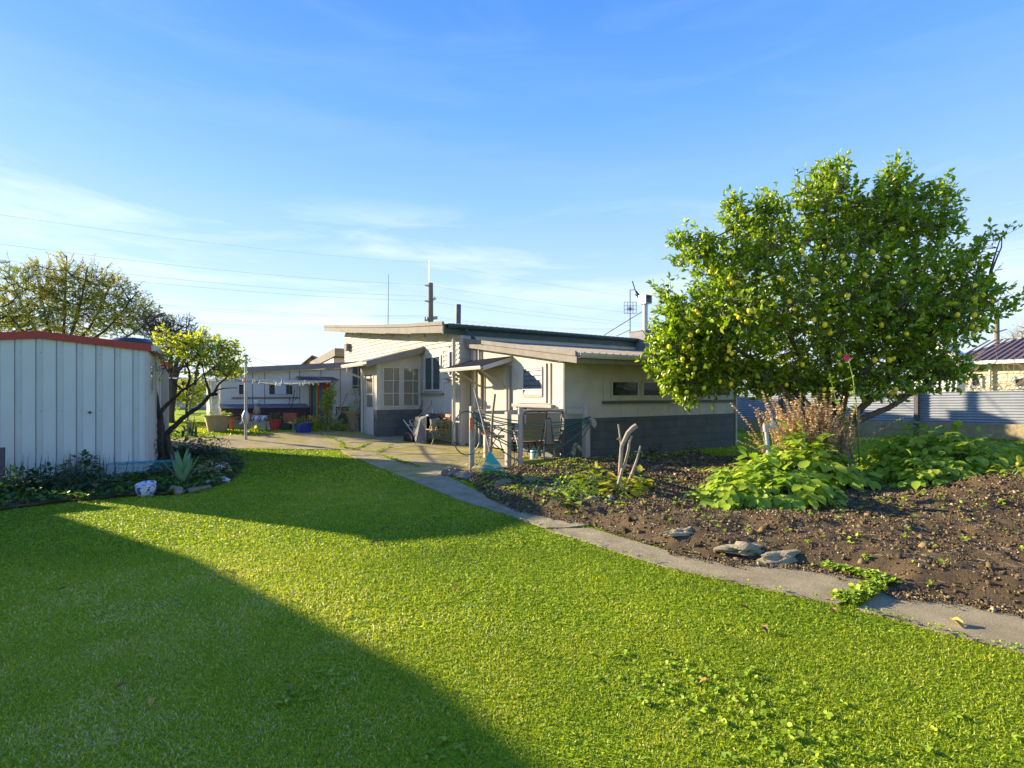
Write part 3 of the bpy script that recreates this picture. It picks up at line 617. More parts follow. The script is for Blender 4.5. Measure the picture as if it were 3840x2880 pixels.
# windows on the main west wall (frame proud of the boards)
def win_x(X,y0,y1,z0,z1,parent,name='window',nm=1,fr=.05,proud=.045,mf='alum',curtain=True,gl='glass',hbars=()):
    mb=MB(); xa=X-proud; xb=X+.03
    mb.box(xa,xb,y0,y0+fr,z0,z1); mb.box(xa,xb,y1-fr,y1,z0,z1); mb.box(xa,xb,y0+fr,y1-fr,z0,z0+fr); mb.box(xa,xb,y0+fr,y1-fr,z1-fr,z1)
    for k in range(nm):
        ym=y0+(y1-y0)*(k+1)/(nm+1); mb.box(xa+.003,xb,ym-fr*.55,ym+fr*.55,z0+fr,z1-fr)
    for h_ in hbars: mb.box(xa+.006,xb,y0+fr,y1-fr,h_-.014,h_+.014)
    w_=mb.build(name,mf,parent,bevel=.004)
    MB().box(X-.012,X-.006,y0+fr,y1-fr,z0+fr,z1-fr).build('pane',gl,w_)
    if curtain:
        mb=MB(); n=60; vs=[]
        for i in range(n+1):
            t=i/n; yy=y0+fr+(y1-y0-2*fr)*t; xx=X+.006+.004*math.sin(i*1.9)+.003*math.sin(i*.7); vs+= [(xx,yy,z0+fr),(xx,yy,z1-fr)]
        mb.add(vs,[(2*i,2*i+2,2*i+3,2*i+1) for i in range(n)]); mb.build('curtain','curt',w_)
    return w_
win_x(WX-.02,14.16,15.33,1.52,2.58,house,nm=1)
mb=MB(); mb.box(WX-.03,WX+.0,14.05,14.155,1.46,2.70); mb.box(WX-.03,WX,15.335,15.44,1.46,2.70); mb.box(WX-.03,WX,14.155,15.335,2.585,2.70); mb.build('window_trim','cream',house)
MB().box(WX-.10,WX+.0,14.0,15.5,1.40,1.455).build('window_sill','taupe',house,bevel=.006)
# small window near the corner
w2=win_x(WX-.01,13.33,13.64,1.93,2.66,house,nm=0,fr=.035,curtain=True)
mb=MB(); mb.box(WX-.03,WX,13.24,13.325,1.88,2.74); mb.box(WX-.03,WX,13.645,13.73,1.88,2.74); mb.box(WX-.03,WX,13.325,13.645,2.665,2.74); mb.build('window_trim','cream',house)
MB().box(WX-.09,WX+.0,13.2,13.78,1.83,1.88).build('window_sill','taupe',house,bevel=.006)
MB().box(WX-.2,WX-.012,23.2,23.55,3.32,3.62).build('vent_box','fascia',house,bevel=.01)
M['louv']=mat('louvre_glass',(.16,.19,.20),.45,(.10,.12,.13),2,spec=.2)
# ---- lean-to
LV=6.98
LT=[(8.22,2.30),(13.0,2.955)]
def lz(y): return LT[0][1]+(LT[1][1]-LT[0][1])*(y-LT[0][0])/(LT[1][0]-LT[0][0])
X1=13.2
mb=MB(); mb.prism([(LX,LY,0.9),(LX,12.96,.9),(LX,12.96,lz(12.96)-.12),(LX,LY,lz(LY)-.12)],(.1,0,0))
mb.box(LX+.1,X1,LY,LY+.1,.9,lz(LY)-.1); mb.box(X1-.1,X1,LY+.1,13,.0,2.3); mb.build('lean_to_wall','cream',house)
mb=MB(); mb.box(LX-.012,X1+.012,LY-.012,LY+.1,-.1,.895); mb.box(LX-.012,LX+.1,LY+.1,10.68,-.1,.895); mb.build('block_base','block',house)
mb=MB(); mb.box(LX-.014,LX+.0,9.0,12.6,.1,.14); 
mb=MB(); mb.box(LX-.022,LX-.001,LY-.03,LY+.07,.9,2.12); mb.box(LX-.022,LX+.05,LY-.022,LY-.001,.9,2.12); mb.build('corner_stop','cream',house)
mb=MB(); mb.prism([(LV,8.22,2.06),(LV,12.95,2.72),(LV,12.95,2.945),(LV,8.22,2.29)],(.03,0,0)); f2=mb.build('lean_to_fascia','fascia',house)
mb=MB(); mb.prism([(LV-.035,8.22,2.205),(LV-.035,12.95,2.865),(LV-.035,12.95,2.965),(LV-.035,8.22,2.31)],(.033,0,0)); mb.build('barge_flashing','fascia',f2)
mb=MB(); mb.hexa([(LV+.03,8.26,2.25),(X1+.15,8.26,2.25),(X1+.15,12.96,2.90),(LV+.03,12.96,2.90)],[(LV+.03,8.26,2.275),(X1+.15,8.26,2.275),(X1+.15,12.96,2.925),(LV+.03,12.96,2.925)])
lr=mb.build('lean_to_roof','roofm',house)
mb=MB(); x=LV+.25
while x<X1+.1:
    mb.prism([(x-.03,8.25,2.275),(x+.03,8.25,2.275),(x+.014,8.25,2.30),(x-.014,8.25,2.30)],(0,4.7,.65)); x+=.2
mb.build('roof_ribs','roofm',lr)
MB().hexa([(LV+.03,8.28,2.08),(X1+.1,8.28,2.08),(X1+.1,LY,2.13),(LV+.03,LY,2.13)],[(LV+.03,8.28,2.10),(X1+.1,8.28,2.10),(X1+.1,LY,2.15),(LV+.03,LY,2.15)]).build('soffit','soffit',lr)
MB().box(LV+.03,X1+.15,8.235,8.258,2.07,2.26).build('eave_board','taupe',lr)
gutter(LV+.02,X1+.15,8.232,2.17,.10,.11).build('gutter','white',lr,bevel=.003)
# panel joints on the south wall, trim, sill, windows
def win_y(Y,x0,x1,z0,z1,parent,mf='cream',fr=.045,proud=.03,vb=(),hb_=(),gl='glass',name='window',back=None,deep=.03):
    mb=MB(); ya=Y-proud; yb=Y+deep
    mb.box(x0-fr,x0,ya,yb,z0-fr,z1+fr); mb.box(x1,x1+fr,ya,yb,z0-fr,z1+fr); mb.box(x0,x1,ya,yb,z0-fr,z0); mb.box(x0,x1,ya,yb,z1,z1+fr)
    for v_ in vb: mb.box(v_-.012,v_+.012,ya+.004,yb,z0,z1)
    for h_ in hb_: mb.box(x0,x1,ya+.007,yb,h_-.012,h_+.012)
    w_=mb.build(name,mf,parent,bevel=.003)
    MB().box(x0,x1,Y-.012,Y-.007,z0,z1).build('pane',gl,w_)
    if back: MB().box(x0,x1,Y-.004,Y-.001,z0,z1).build('pane_back',back,w_)  # backing plate; the dark version paints an unlit room behind the glass
    return w_
for a,b in ((8.57,9.38),(9.58,10.42),(10.62,11.42),(11.62,12.30)): win_y(LY,a,b,1.40,1.705,house,back='dark')
win_y(LY,12.42,12.95,1.40,1.705,house,back='bract' if False else 'tan')
mb=MB(); mb.box(8.3,13.1,LY-.024,LY-.001,1.755,1.90); mb.box(8.3,13.1,LY-.022,LY-.001,1.285,1.35); mb.box(8.30,8.50,LY-.02,LY-.001,1.355,1.75); mb.build('window_trim','cream',house)
MB().box(8.25,13.15,LY-.07,LY-.001,1.215,1.275).build('window_sill','block',house,bevel=.005)
mb=MB()
for x in (7.75,8.36,8.86,9.4,9.95,10.5,11.1,11.7,12.3,12.85): mb.box(x-.012,x+.012,LY-.008,LY-.001,.90 if x>8.3 else .9,1.20 if x>8.3 else 2.1)
mb.box(8.3,13.1,LY-.009,LY-.001,1.165,1.19); mb.build('panel_battens','cream',house)
mb=MB(); mb.box(X1-.02,X1+.03,LY-.06,LY-.013,.02,2.06); mb.build('corner_post','white',house)
# ---- lean-to west wall: door, louvre window
mb=MB(); y=11.2
while y<12.10:
    mb.box(LX-.016,LX-.001,y,min(y+.09,12.12),.06,2.02); y+=.1
dr=mb.build('door','creamb',house)
mb=MB(); mb.box(LX-.035,LX-.001,12.13,12.22,0,2.12); mb.box(LX-.035,LX-.001,11.08,11.19,0,2.12); mb.box(LX-.03,LX-.001,11.19,12.13,2.03,2.10); mb.build('door_frame','cream',house)
MB().tube([(LX-.05,11.28,1.0),(LX-.02,11.28,1.0)],.022,10).build('handle','galv',dr)
lw=win_x(LX-.01,9.58,10.36,1.37,2.05,house,nm=0,fr=.035,curtain=False,mf='cream',name='louvre_window',gl='glass')
mb=MB()
for k in range(6):
    z=1.42+k*.11; mb.add([(LX-.045,9.62,z),(LX-.045,10.32,z),(LX-.014,10.32,z+.105),(LX-.014,9.62,z+.105),(LX-.049,9.62,z+.003),(LX-.049,10.32,z+.003),(LX-.018,10.32,z+.108),(LX-.018,9.62,z+.108)],[(0,3,2,1),(4,5,6,7),(0,1,5,4),(1,2,6,5),(2,3,7,6),(3,0,4,7)])
mb.build('louvre_blades','louv',lw)
MB().box(LX-.003,LX-.001,9.6,10.34,1.4,2.03).build('pane_back','slate',lw)
mb=MB(); mb.box(LX-.028,LX-.001,9.3,9.57,1.22,2.12); mb.box(LX-.028,LX-.001,10.365,10.62,1.22,2.12); mb.box(LX-.026,LX-.001,9.57,10.365,1.22,1.365); mb.box(LX-.026,LX-.001,9.57,10.365,2.055,2.12); mb.box(LX-.06,LX-.029,9.42,9.5,1.25,2.12); mb.build('window_trim','cream',house)
MB().box(LX-.10,LX-.001,9.18,10.75,1.125,1.20).build('window_sill','taupe',house,bevel=.006)
# ---- awning
aw=thing('awning','small corrugated brown awning on timber brackets over the lean-to door','awning',(LX,11.2,2.1)); AWX=6.32
mb=MB(); ya=10.86; yb=13.0; n=int((yb-ya)/.0127); vs=[]
for i in range(n+1):
    yy=ya+i*.0127; o_=.011*math.sin(i*2*math.pi/6); vs+=[(AWX-.04,yy,2.105+o_),(LX,yy-.02,2.36+o_),(AWX-.04,yy,2.099+o_),(LX,yy-.02,2.354+o_)]
mb.add(vs,[(4*i,4*i+4,4*i+5,4*i+1) for i in range(n)]+[(4*i+2,4*i+3,4*i+7,4*i+6) for i in range(n)]); mb.build('awning_sheet','rust',aw)
mb=MB(); mb.prism([(AWX,ya-.01,1.99),(LX,ya-.01,2.24),(LX,ya-.01,2.35),(AWX,ya-.01,2.10)],(0,.03,0)); mb.build('barge_board','white',aw,bevel=.004)
gutter(ya-.02,yb+.03,AWX+.03,2.02,.085,.10,'Y').build('gutter','white',aw,bevel=.003)
for yy in (12.30,11.14): MB().bar((LX-.02,yy,1.60),(AWX+.04,yy,2.05),.035,.045).build('bracket','rail',aw)
mb=MB(); mb.bar((LX-.02,12.3,2.29),(AWX,12.3,2.05),.04,.05); mb.bar((LX-.02,11.14,2.29),(AWX,11.14,2.05),.04,.05); mb.box(LX-.04,LX-.002,11.0,12.9,2.22,2.30); mb.build('rafters','rail',aw)
MB().box(LX-.10,LX-.036,12.24,12.36,1.03,2.18).build('wall_post','rail',aw)
# ---- downpipes
mb=MB(); mb.tube([(WX-.14,13.15,2.98),(WX-.14,13.15,.07)],.05,14); dp=mb.build('downpipe','white',house,smooth=True)
mb=MB(); mb.lathe((WX-.14,13.15,1.93),[(.066,0),(.066,.07)],14); mb.box(WX-.14,WX-.02,13.17,13.24,1.93,1.99); mb.build('pipe_collar','white',dp)
MB().tube([(WX-.14,13.15,.0),(WX-.14,13.15,.1)],.075,14).build('pipe_shoe','stone',dp)
mb=MB(); p=PX(*C1(555,250),7.0); mb.tube([(6.98,12.86,3.22),(6.98,12.86,3.14),(7.02,12.62,3.02),(7.09,12.60,2.92),(7.09,12.60,2.62)],.042,12); mb.build('downpipe','fasciad',house,smooth=True)
MB().tube([(7.09,12.60,2.62),(7.09,12.60,.05)],.035,12).build('downpipe','white',house,smooth=True)
MB().tube([(7.13,12.46,2.66),(7.12,12.40,2.60),(7.12,12.38,.05)],.035,12).build('downpipe','white',house,smooth=True)
MB().tube([(LX-.03,10.92,2.12),(LX-.03,10.92,.1)],.03,10).build('downpipe','taupe',house,smooth=True)
# ---- porch
PXw=5.42; PYf=15.6; PZ=2.42
pw=MB(); pw.box(PXw,6.87,PYf,PYf+.08,.97,1.0)
def pz(x): return 2.42+(x-PXw)*.27
yb_=17.3
mb=MB(); mb.box(PXw,6.86,PYf,PYf+.1,.95,1.04); 
mb.prism([(PXw,PYf,2.26),(6.86,PYf,2.26),(6.86,PYf,pz(6.86)),(PXw,PYf,pz(PXw))],(0,.1,0))
WINS=[(5.62,6.10),(6.26,6.74)]
for a,b in ((PXw,WINS[0][0]-.045),(WINS[0][1]+.045,WINS[1][0]-.045),(WINS[1][1]+.045,6.86)): mb.box(a,b,PYf,PYf+.1,1.04,2.26)
mb.box(PXw,PXw+.08,PYf+.1,15.95,.95,2.40); mb.box(PXw,PXw+.08,15.95,17.3,2.02,2.42); mb.box(PXw,PXw+.08,16.75,17.3,.05,2.02); mb.box(PXw,6.86,17.22,17.3,.1,2.42)
mb.build('porch_wall','cream',house)
mb=MB(); mb.box(PXw-.012,6.86,PYf-.012,PYf+.1,.05,.945); mb.box(PXw-.012,PXw+.08,PYf+.1,15.95,.05,.945); mb.build('porch_base','block',house)
MB().box(PXw-.03,PXw+.08,PYf-.03,PYf-.013,.95,2.4).build('corner_stop','white',house)
for a,b in WINS: win_y(PYf,a,b,1.07,2.22,house,mf='white',hb_=(1.45,1.84),vb=(a+.30,),gl='glassl',name='porch_window',deep=.08)
# porch door (solid lower, glazed upper) on the -X side
mb=MB(); mb.box(PXw+.005,PXw+.045,15.98,16.72,.12,1.02); mb.box(PXw+.01,PXw+.04,15.98,16.06,1.02,2.0); mb.box(PXw+.01,PXw+.04,16.64,16.72,1.02,2.0); mb.box(PXw+.01,PXw+.04,16.06,16.64,1.40,1.44); mb.box(PXw+.01,PXw+.04,16.06,16.64,1.92,2.0); pd_=mb.build('porch_door','cream',house,bevel=.003)
MB().box(PXw+.02,PXw+.026,16.06,16.64,1.02,1.40).build('pane','glassl',pd_); MB().box(PXw+.02,PXw+.026,16.06,16.64,1.44,1.92).build('pane','glassl',pd_)
mb=MB(); mb.box(PXw-.02,PXw+.06,15.90,15.975,.1,2.05); mb.box(PXw-.02,PXw+.06,16.725,16.80,.1,2.05); mb.build('door_frame','cream',house,bevel=.003)
mb=MB(); mb.hexa([(5.02,PYf-.22,2.33),(6.86,PYf-.22,2.86),(6.86,17.55,2.86),(5.02,17.55,2.33)],[(5.02,PYf-.22,2.37),(6.86,PYf-.22,2.90),(6.86,17.55,2.90),(5.02,17.55,2.37)])
mb.build('porch_roof','roofm',house)
MB().prism([(5.0,PYf-.24,2.23),(6.85,PYf-.24,2.72),(6.85,PYf-.24,2.92),(5.0,PYf-.24,2.40)],(0,.025,0)).build('porch_fascia','taupe',house)
gutter(PYf-.26,17.6,5.015,2.27,.11,.13,'Y').build('porch_gutter','white',house,bevel=.003)
mb=MB(); mb.tube([(4.93,17.0,2.28),(4.93,17.0,2.12),(5.33,16.85,1.95),(5.36,16.85,1.90),(5.36,16.85,.12)],.038,12); mb.build('downpipe','white',house,smooth=True)
MB().box(PXw+.02,6.85,17.1,17.2,.1,2.3).build('porch_inner_wall','creamb',house)
MB().box(4.95,5.4,16.0,16.8,.096,.125).build('door_mat','terra',house)
# ---- flue, chimney, flue pipe with cowl, aerials
MB().tube([PD(*A1(0,0),1)*0+PY(1718,1216,15.2),PY(1719,1142,15.2)],[.085,.085],14).build('vent_pipe','slate',house,smooth=True)
cY=12.55
c0=PY(2420,1314,cY); cx0=c0.x; top=PY(2420,1240,cY).z
ch=MB(); wch=PY(2457,1300,cY).x-cx0; ch.box(cx0,cx0+wch,cY,cY+.75,2.4,top); chm=ch.build('chimney','chim',house,bevel=.008)
MB().box(cx0-.015,cx0+wch+.015,cY-.015,cY+.765,top,top+.035).build('chimney_cap','chim',chm)
f0=PY(2420,1238,cY+.35); ft=PY(2421,1140,cY+.35); flu=MB().tube([(f0.x,cY+.35,top),(f0.x,cY+.35,ft.z)],.088,16).build('flue','galv',chm,smooth=True)
zc=ft.z; hx=f0.x
mb=MB(); mb.box(hx-.16,hx+.16,cY+.19,cY+.51,zc,zc+.02); mb.box(hx-.16,hx+.16,cY+.19,cY+.51,zc+.28,zc+.30)
mb.box(hx+.14,hx+.16,cY+.19,cY+.51,zc+.02,zc+.28); mb.box(hx-.16,hx-.14,cY+.19,cY+.51,zc+.02,zc+.28); mb.box(hx-.14,hx+.14,cY+.49,cY+.51,zc+.02,zc+.28); mb.box(hx-.14,hx+.14,cY+.4,cY+.41,zc+.02,zc+.28)
mb.build('flue_cowl','galv',chm)
MB().tube([PY(*H1(1048,345),cY+.35),PY(*H1(818,487),13.6)],.013,6).build('flue_stay','frame',chm)
ae=thing('tv_aerial','thin roof mast with a grid aerial and a small bent aerial beside the chimney flue','aerial',PY(2363,1268,14.2))
aY=14.2
def hp(x,y,Y=aY): return PY(*H1(x,y),Y)
mb=MB(); mb.tube([hp(973,505),hp(973,218)],.018,6); mb.tube([hp(973,218),hp(1003,218)],.012,6); mb.tube([hp(973,456),hp(892,492)],.012,6); mb.build('mast','frame',ae)
mb=MB()
for yy in (290,312,335,358):
    mb.tube([hp(938,yy),hp(1010,yy)],.008,5)
for xx in (938,958,990,1010): mb.tube([hp(xx,290),hp(xx,358)],.010,5)
for k in range(14):
    a=k*.45; mb.tube([hp(973,330),hp(973+24*math.cos(a),330+15*math.sin(a))],.007,4)
mb.build('grid_aerial','frame',ae)
mb=MB(); mb.tube([hp(986,165),hp(1003,218),hp(1012,240),hp(1029,282)],.022,6); mb.tube([hp(1008,225),hp(1028,250)],.03,6); mb.tube([hp(1003,245),hp(1028,262)],.02,6); mb.build('bent_aerial','frame',ae)
wh=thing('whip_aerial','very thin upright whip aerial rising behind the upper roof','aerial',PY(1455,1225,22)); MB().tube([PY(1455,1225,22),PY(1457,1028,22)],[.018,.010],5).build('rod','wire',wh)
# ---- back wing behind the sleepout
Yw=25.2
mb=MB(); p=PY(*A1(255,670),Yw); zt=p.z; x0=p.x
mb.hexa([(x0,Yw,zt-.36),(9,Yw,zt-.36),(9,Yw+5,zt-.75),(x0,Yw+5,zt-.75)],[(x0,Yw,zt),(9,Yw,zt),(9,Yw+5,zt-.4),(x0,Yw+5,zt-.4)])
mb.build('wing_roof','fascia',house)
mb=MB(); mb.box(PY(*A1(232,800),Yw+.5).x,9,Yw+.5,Yw+4.5,0,zt-.42); mb.build('wing_wall','sleep',house)
# ================================================================== SLEEPOUT
SY=20.4
slp=thing('sleepout','pale grey panelled outbuilding with a dark brown base wall behind the clothesline','outbuilding',(1.6,SY,.15))
def sp(x,y,Y=SY): return PY(*L2(x,y),Y)
xl=sp(262,800).x; xr=WX-.02
tl=sp(300,505); 
a_=sp(440,500); b_=sp(1830,425)
slope=(b_.z-a_.z)/(b_.x-a_.x)
def sz_(x): return a_.z+slope*(x-a_.x)
mb=MB(); mb.prism([(xl,SY,.1),(xr,SY,.1),(xr,SY,sz_(xr)-.02),(xl,SY,sz_(xl)-.02)],(0,.1,0)); mb.box(xl,xl+.1,SY+.1,SY+7,.1,sz_(xl)-.05); mb.build('wall','sleep',slp)
mb=MB(); y=SY
while y<SY+6.5: mb.box(xl-.02,xl-.001,y,y+.13,.15,sz_(xl)-.1); y+=.15
mb.build('side_boards','creamb',slp)
th=.20
mb=MB(); xa=xl-.25; mb.prism([(xa,SY-.16,sz_(xa)),(xr,SY-.16,sz_(xr)),(xr,SY-.16,sz_(xr)+th),(xa,SY-.16,sz_(xa)+th)],(0,.03,0)); sf=mb.build('fascia','taupe',slp)
mb=MB(); mb.hexa([(xa,SY-.13,sz_(xa)+th-.06),(xr,SY-.13,sz_(xr)+th-.06),(xr,SY+7,sz_(xr)+th-.06),(xa,SY+7,sz_(xa)+th-.06)],[(xa,SY-.13,sz_(xa)+th-.005),(xr,SY-.13,sz_(xr)+th-.005),(xr,SY+7,sz_(xr)+th-.005),(xa,SY+7,sz_(xa)+th-.005)]); mb.build('roof','roofd',slp)
mb=MB()
for zx in (655,805,1115,1505,1745,1240): 
    x=sp(zx,600).x; MB().box(x-.012,x+.012,SY-.006,SY-.001,.9,sz_(x)-.02).build('panel_joint','slate',slp)
def swin(x0,y0,x1,y1,nm='window',**k):
    a=sp(x0,y0); b=sp(x1,y1); return win_y(SY,a.x,b.x,b.z,a.z,slp,mf='sleep',name=nm,back='dark',**k)
w_=swin(860,640,1150,760); MB().box(sp(930,640).x,sp(1070,640).x,SY-.0135,SY-.0125,sp(930,755).z,sp(930,645).z).build('curtain','curt',w_)
swin(485,640,540,758)
w_=win_y(SY,sp(1895,0).x,sp(1985,0).x,PY(*A1(600,1370),SY).z,PY(*A1(600,1000),SY).z,slp,mf='alum',vb=(PY(*A1(658,1000),SY).x,),hb_=(PY(*A1(658,1320),SY).z,),back='curt')
a=sp(395,795); b=sp(1235,808); MB().box(a.x,b.x,SY-.05,SY-.001,b.z,a.z).build('sill','slate',slp)
# planter-like brown brick base with sheet lid
a=sp(270,940,SY-.55); b=sp(1360,940,SY-.55); mb=MB(); mb.box(a.x,b.x,SY-.55,SY-.002,.1,a.z); mb.build('base_wall','dbrown',slp)
c=sp(280,900,SY-.1).z
MB().hexa([(a.x-.03,SY-.6,a.z+.003),(b.x,SY-.6,a.z+.003),(b.x,SY-.003,a.z+.10),(a.x-.03,SY-.003,a.z+.10)],[(a.x-.03,SY-.6,a.z+.03),(b.x,SY-.6,a.z+.03),(b.x,SY-.003,a.z+.14),(a.x-.03,SY-.003,a.z+.14)]).build('base_lid','slate',slp)
# doorway with coloured fly strips and a small corrugated canopy
ca=sp(1265,570,SY-.9); cb=sp(1735,575,SY-.9); zt=ca.z
mb=MB(); n=int((cb.x-ca.x)/.012); vs=[]
for i in range(n+1):
    xx=ca.x+i*.012; o_=.014*math.sin(i*2*math.pi/7); vs+=[(xx,SY-.95,zt-.02+o_),(xx,SY,zt+.12+o_),(xx,SY-.95,zt-.027+o_),(xx,SY,zt+.113+o_)]
mb.add(vs,[(4*i,4*i+4,4*i+5,4*i+1) for i in range(n)]+[(4*i+2,4*i+3,4*i+7,4*i+6) for i in range(n)]); cn=mb.build('canopy','roofd',slp)
mb=MB(); mb.box(ca.x+.05,cb.x-.05,SY-.9,SY-.86,zt-.10,zt-.035); mb.bar((cb.x-.15,SY-.88,zt-.1),(cb.x-.35,SY-.02,zt-.6),.04,.04); mb.build('canopy_beam','rail',cn)
d0=sp(1360,620); d1=sp(1620,620)
MB().box(d0.x,d1.x,SY-.012,SY-.002,.2,zt-.12).build('doorway','dark',slp)
cols=['strip_a','strip_b','strip_c','strip_d','strip_e','strip_f','strip_g']
for nm,c in zip(cols,[(.28,.16,.10),(.05,.24,.22),(.50,.38,.05),(.55,.06,.03),(.04,.20,.34),(.45,.08,.04),(.09,.05,.04)]): M[nm]=mat(nm.replace('strip_','fly_strip_tone_'),c,.5)
n=13; rc=random.Random(5)
seq=[0,6,1,1,2,3,4,4,3,5,5,6,0]
for k in range(n):
    x=d0.x+(d1.x-d0.x)*(k+.06)/n; MB().box(x,x+(d1.x-d0.x)/n*.88,SY-.05-.012*(k%2),SY-.046-.012*(k%2),.25,zt-.14).build('fly_strip',M[cols[seq[k]]],slp)
a=sp(1690,915); b=sp(1850,1060); MB().box(a.x,b.x,SY-.006,SY-.001,b.z-.25,a.z).build('dark_panel','block',slp)
# gabled neighbour roof peeping over the sleepout
gN=thing('gabled_house','distant house gable with a ribbed grey roof peeping over the outbuilding','house',PY(*L2(1430,380),42)*1)
gN.location.z=0
Yg=42; r0=PY(*L2(1395,283),Yg); e0=PY(*L2(1310,385),Yg); e1=PY(*L2(1500,372),Yg); zb0=0
mb=MB(); mb.hexa([(r0.x,Yg,r0.z),(e1.x+.3,Yg,e1.z-.3),(e1.x+3.8,Yg+8,e1.z-.3),(r0.x+3.5,Yg+8,r0.z)],[(r0.x,Yg,r0.z+.08),(e1.x+.3,Yg,e1.z-.22),(e1.x+3.8,Yg+8,e1.z-.22),(r0.x+3.5,Yg+8,r0.z+.08)])
mb.hexa([(r0.x,Yg,r0.z),(2*r0.x-e1.x-.3,Yg,e1.z-.3),(2*r0.x-e1.x+3.2,Yg+8,e1.z-.3),(r0.x+3.5,Yg+8,r0.z)],[(r0.x,Yg,r0.z+.08),(2*r0.x-e1.x-.3,Yg,e1.z-.22),(2*r0.x-e1.x+3.2,Yg+8,e1.z-.22),(r0.x+3.5,Yg+8,r0.z+.08)])
mb.build('roof','slate',gN)
MB().prism([(2*r0.x-e1.x,Yg+.3,0),(e1.x,Yg+.3,0),(e1.x,Yg+.3,e1.z-.35),(r0.x,Yg+.3,r0.z-.05),(2*r0.x-e1.x,Yg+.3,e1.z-.35)],(1,6,0)).build('wall','terra',gN)
# ================================================================== SHED (left)
SR=Matrix.Rotation(math.radians(-3.4),4,'Z'); SC=Vector((-.22,11.55,0)); TS=Matrix.Translation(SC)@SR
shed=thing('garden_shed','pale blue-grey ribbed metal shed with a red barge roof','shed',SC)
SW=2.25; SDp=3.2; ap=-1.47
def stz(x): return 2.21+(.14 if True else 0)*(1-abs(x-ap)/abs(ap if x>ap else (SW+ap)*1.0))*1.0 if False else 2.21+.15*(1-abs(x-ap)/1.47)
mb=MB(TS); mb.prism([(-SW,0,0),(0,0,0),(0,0,stz(0)+.02),(ap,0,stz(ap)+.02),(-SW,0,stz(-SW)+.02)],(0,.02,0)); mb.box(-.02,0,.02,SDp,0,2.22); mb.box(-SW,-SW+.02,.02,SDp,0,2.15); mb.box(-SW+.02,-.02,SDp-.02,SDp,0,2.2); mb.build('wall','shed',shed)
mb=MB(TS); x=-.12
while x>-SW+.05:
    for dx,ww in ((0,.028),(-.075,.05)):
        pass
    mb.add([(x,-.001,.02),(x-.02,-.016,.02),(x-.07,-.016,.02),(x-.09,-.001,.02),(x,-.001,stz(x)),(x-.02,-.016,stz(x)),(x-.07,-.016,stz(x)),(x-.09,-.001,stz(x))],[(0,1,5,4),(1,2,6,5),(2,3,7,6),(4,5,6,7)])
    x-=.262
y=.25
while y<SDp-.1:
    mb.add([(.001,y,.02),(.016,y+.02,.02),(.016,y+.05,.02),(.001,y+.07,.02),(.001,y,2.2),(.016,y+.02,2.2),(.016,y+.05,2.2),(.001,y+.07,2.2)],[(0,1,5,4),(1,2,6,5),(2,3,7,6),(4,5,6,7)]); y+=.2
mb.build('wall_ribs','shedrib',shed)
x=-.12; mb=MB(TS)
while x>-SW+.05:
    mb.box(x-.0975,x-.0905,-.004,-.0015,.02,stz(x-.09)); x-=.262
mb.build('sheet_laps','slate',shed)
mb=MB(TS); x=-.10
while x>-SW+.05:
    for zz in (.12,1.15,2.12): mb.box(x-.05,x-.038,-.021,-.016,zz,zz+.012)
    x-=.262
mb.build('screws','slate',shed)
g_=Vector(PY(*S1(700,822),11.6)); gl_=TS.inverted()@g_; MB(TS).tube([(gl_.x,-.001,gl_.z),(gl_.x,-.04,gl_.z)],.022,10).build('wall_bolt','black',shed)
MB(TS).box(-.035,.018,-.018,.02,0,2.2).build('corner_trim','white',shed)
mb=MB(TS)
for a,b in ((.05,ap),(ap,-SW-.05)): mb.prism([(a,-.055,stz(a)),(b,-.055,stz(b)),(b,-.055,stz(b)+.12),(a,-.055,stz(a)+.12)],(0,.05,0))
mb.build('barge','red',shed)
mb=MB(TS)
for a,b in ((.05,ap),(ap,-SW-.05)): mb.hexa([(a,-.004,stz(a)+.07),(b,-.004,stz(b)+.07),(b,SDp+.05,stz(b)+.07),(a,SDp+.05,stz(a)+.07)],[(a,-.004,stz(a)+.11),(b,-.004,stz(b)+.11),(b,SDp+.05,stz(b)+.11),(a,SDp+.05,stz(a)+.11)])
mb.build('roof','red',shed)
mb=MB(TS); mb.box(.052,.15,-.03,SDp,2.21,2.31); mb.build('gutter','white',shed,bevel=.01)
mb=MB(TS); mb.box(.016,.03,.28,.33,1.45,2.02); mb.box(.016,.03,.85,.90,1.45,2.02); mb.box(.016,.03,.33,.85,1.97,2.02); mb.box(.016,.03,.33,.85,1.45,1.5); wn_=mb.build('window','white',shed); MB(TS).box(.018,.022,.33,.85,1.5,1.97).build('pane','glass',wn_)
mb=MB(TS); mb.box(.017,.035,1.5,1.55,.02,2.1); mb.box(.017,.035,2.4,2.45,.02,2.1); mb.box(.017,.035,1.55,2.4,2.05,2.1); mb.box(.017,.024,1.55,2.4,.03,2.05); mb.build('door','white',shed)
# water tank behind, second shed, more
tk=thing('water_tank','dark domed plastic water tank rising behind the shed roof','tank',(-1.0,16.6,0)); TKP=PD(497,1475,14); TKP.z=0; MB().lathe(TKP,[(.56,0),(.56,2.62),(.52,2.80),(.40,2.88),(.30,2.86),(.22,2.90),(.0,2.91)],32).build('tank_body','black',tk,smooth=True)
tk.location=TKP
for c_ in tk.children: c_.location=Vector((-1.0,16.6,0))-TKP
sh2=thing('timber_shed','second lean shed with a red-brown trim standing behind the pale metal shed','shed',(.1,16.6,0))
mb=MB(); mb.box(-2.4,.12,15.0,16.4,0,2.1); mb.build('wall','creamb',sh2); MB().box(-2.5,.2,14.95,16.5,2.1,2.2).build('roof','terra',sh2)
MB().box(.121,.14,15.3,16.1,.02,1.95).build('door','sleep',sh2)
# ================================================================== OBJECTS ON THE PATIO
def local(px,py): return GG(px,py)
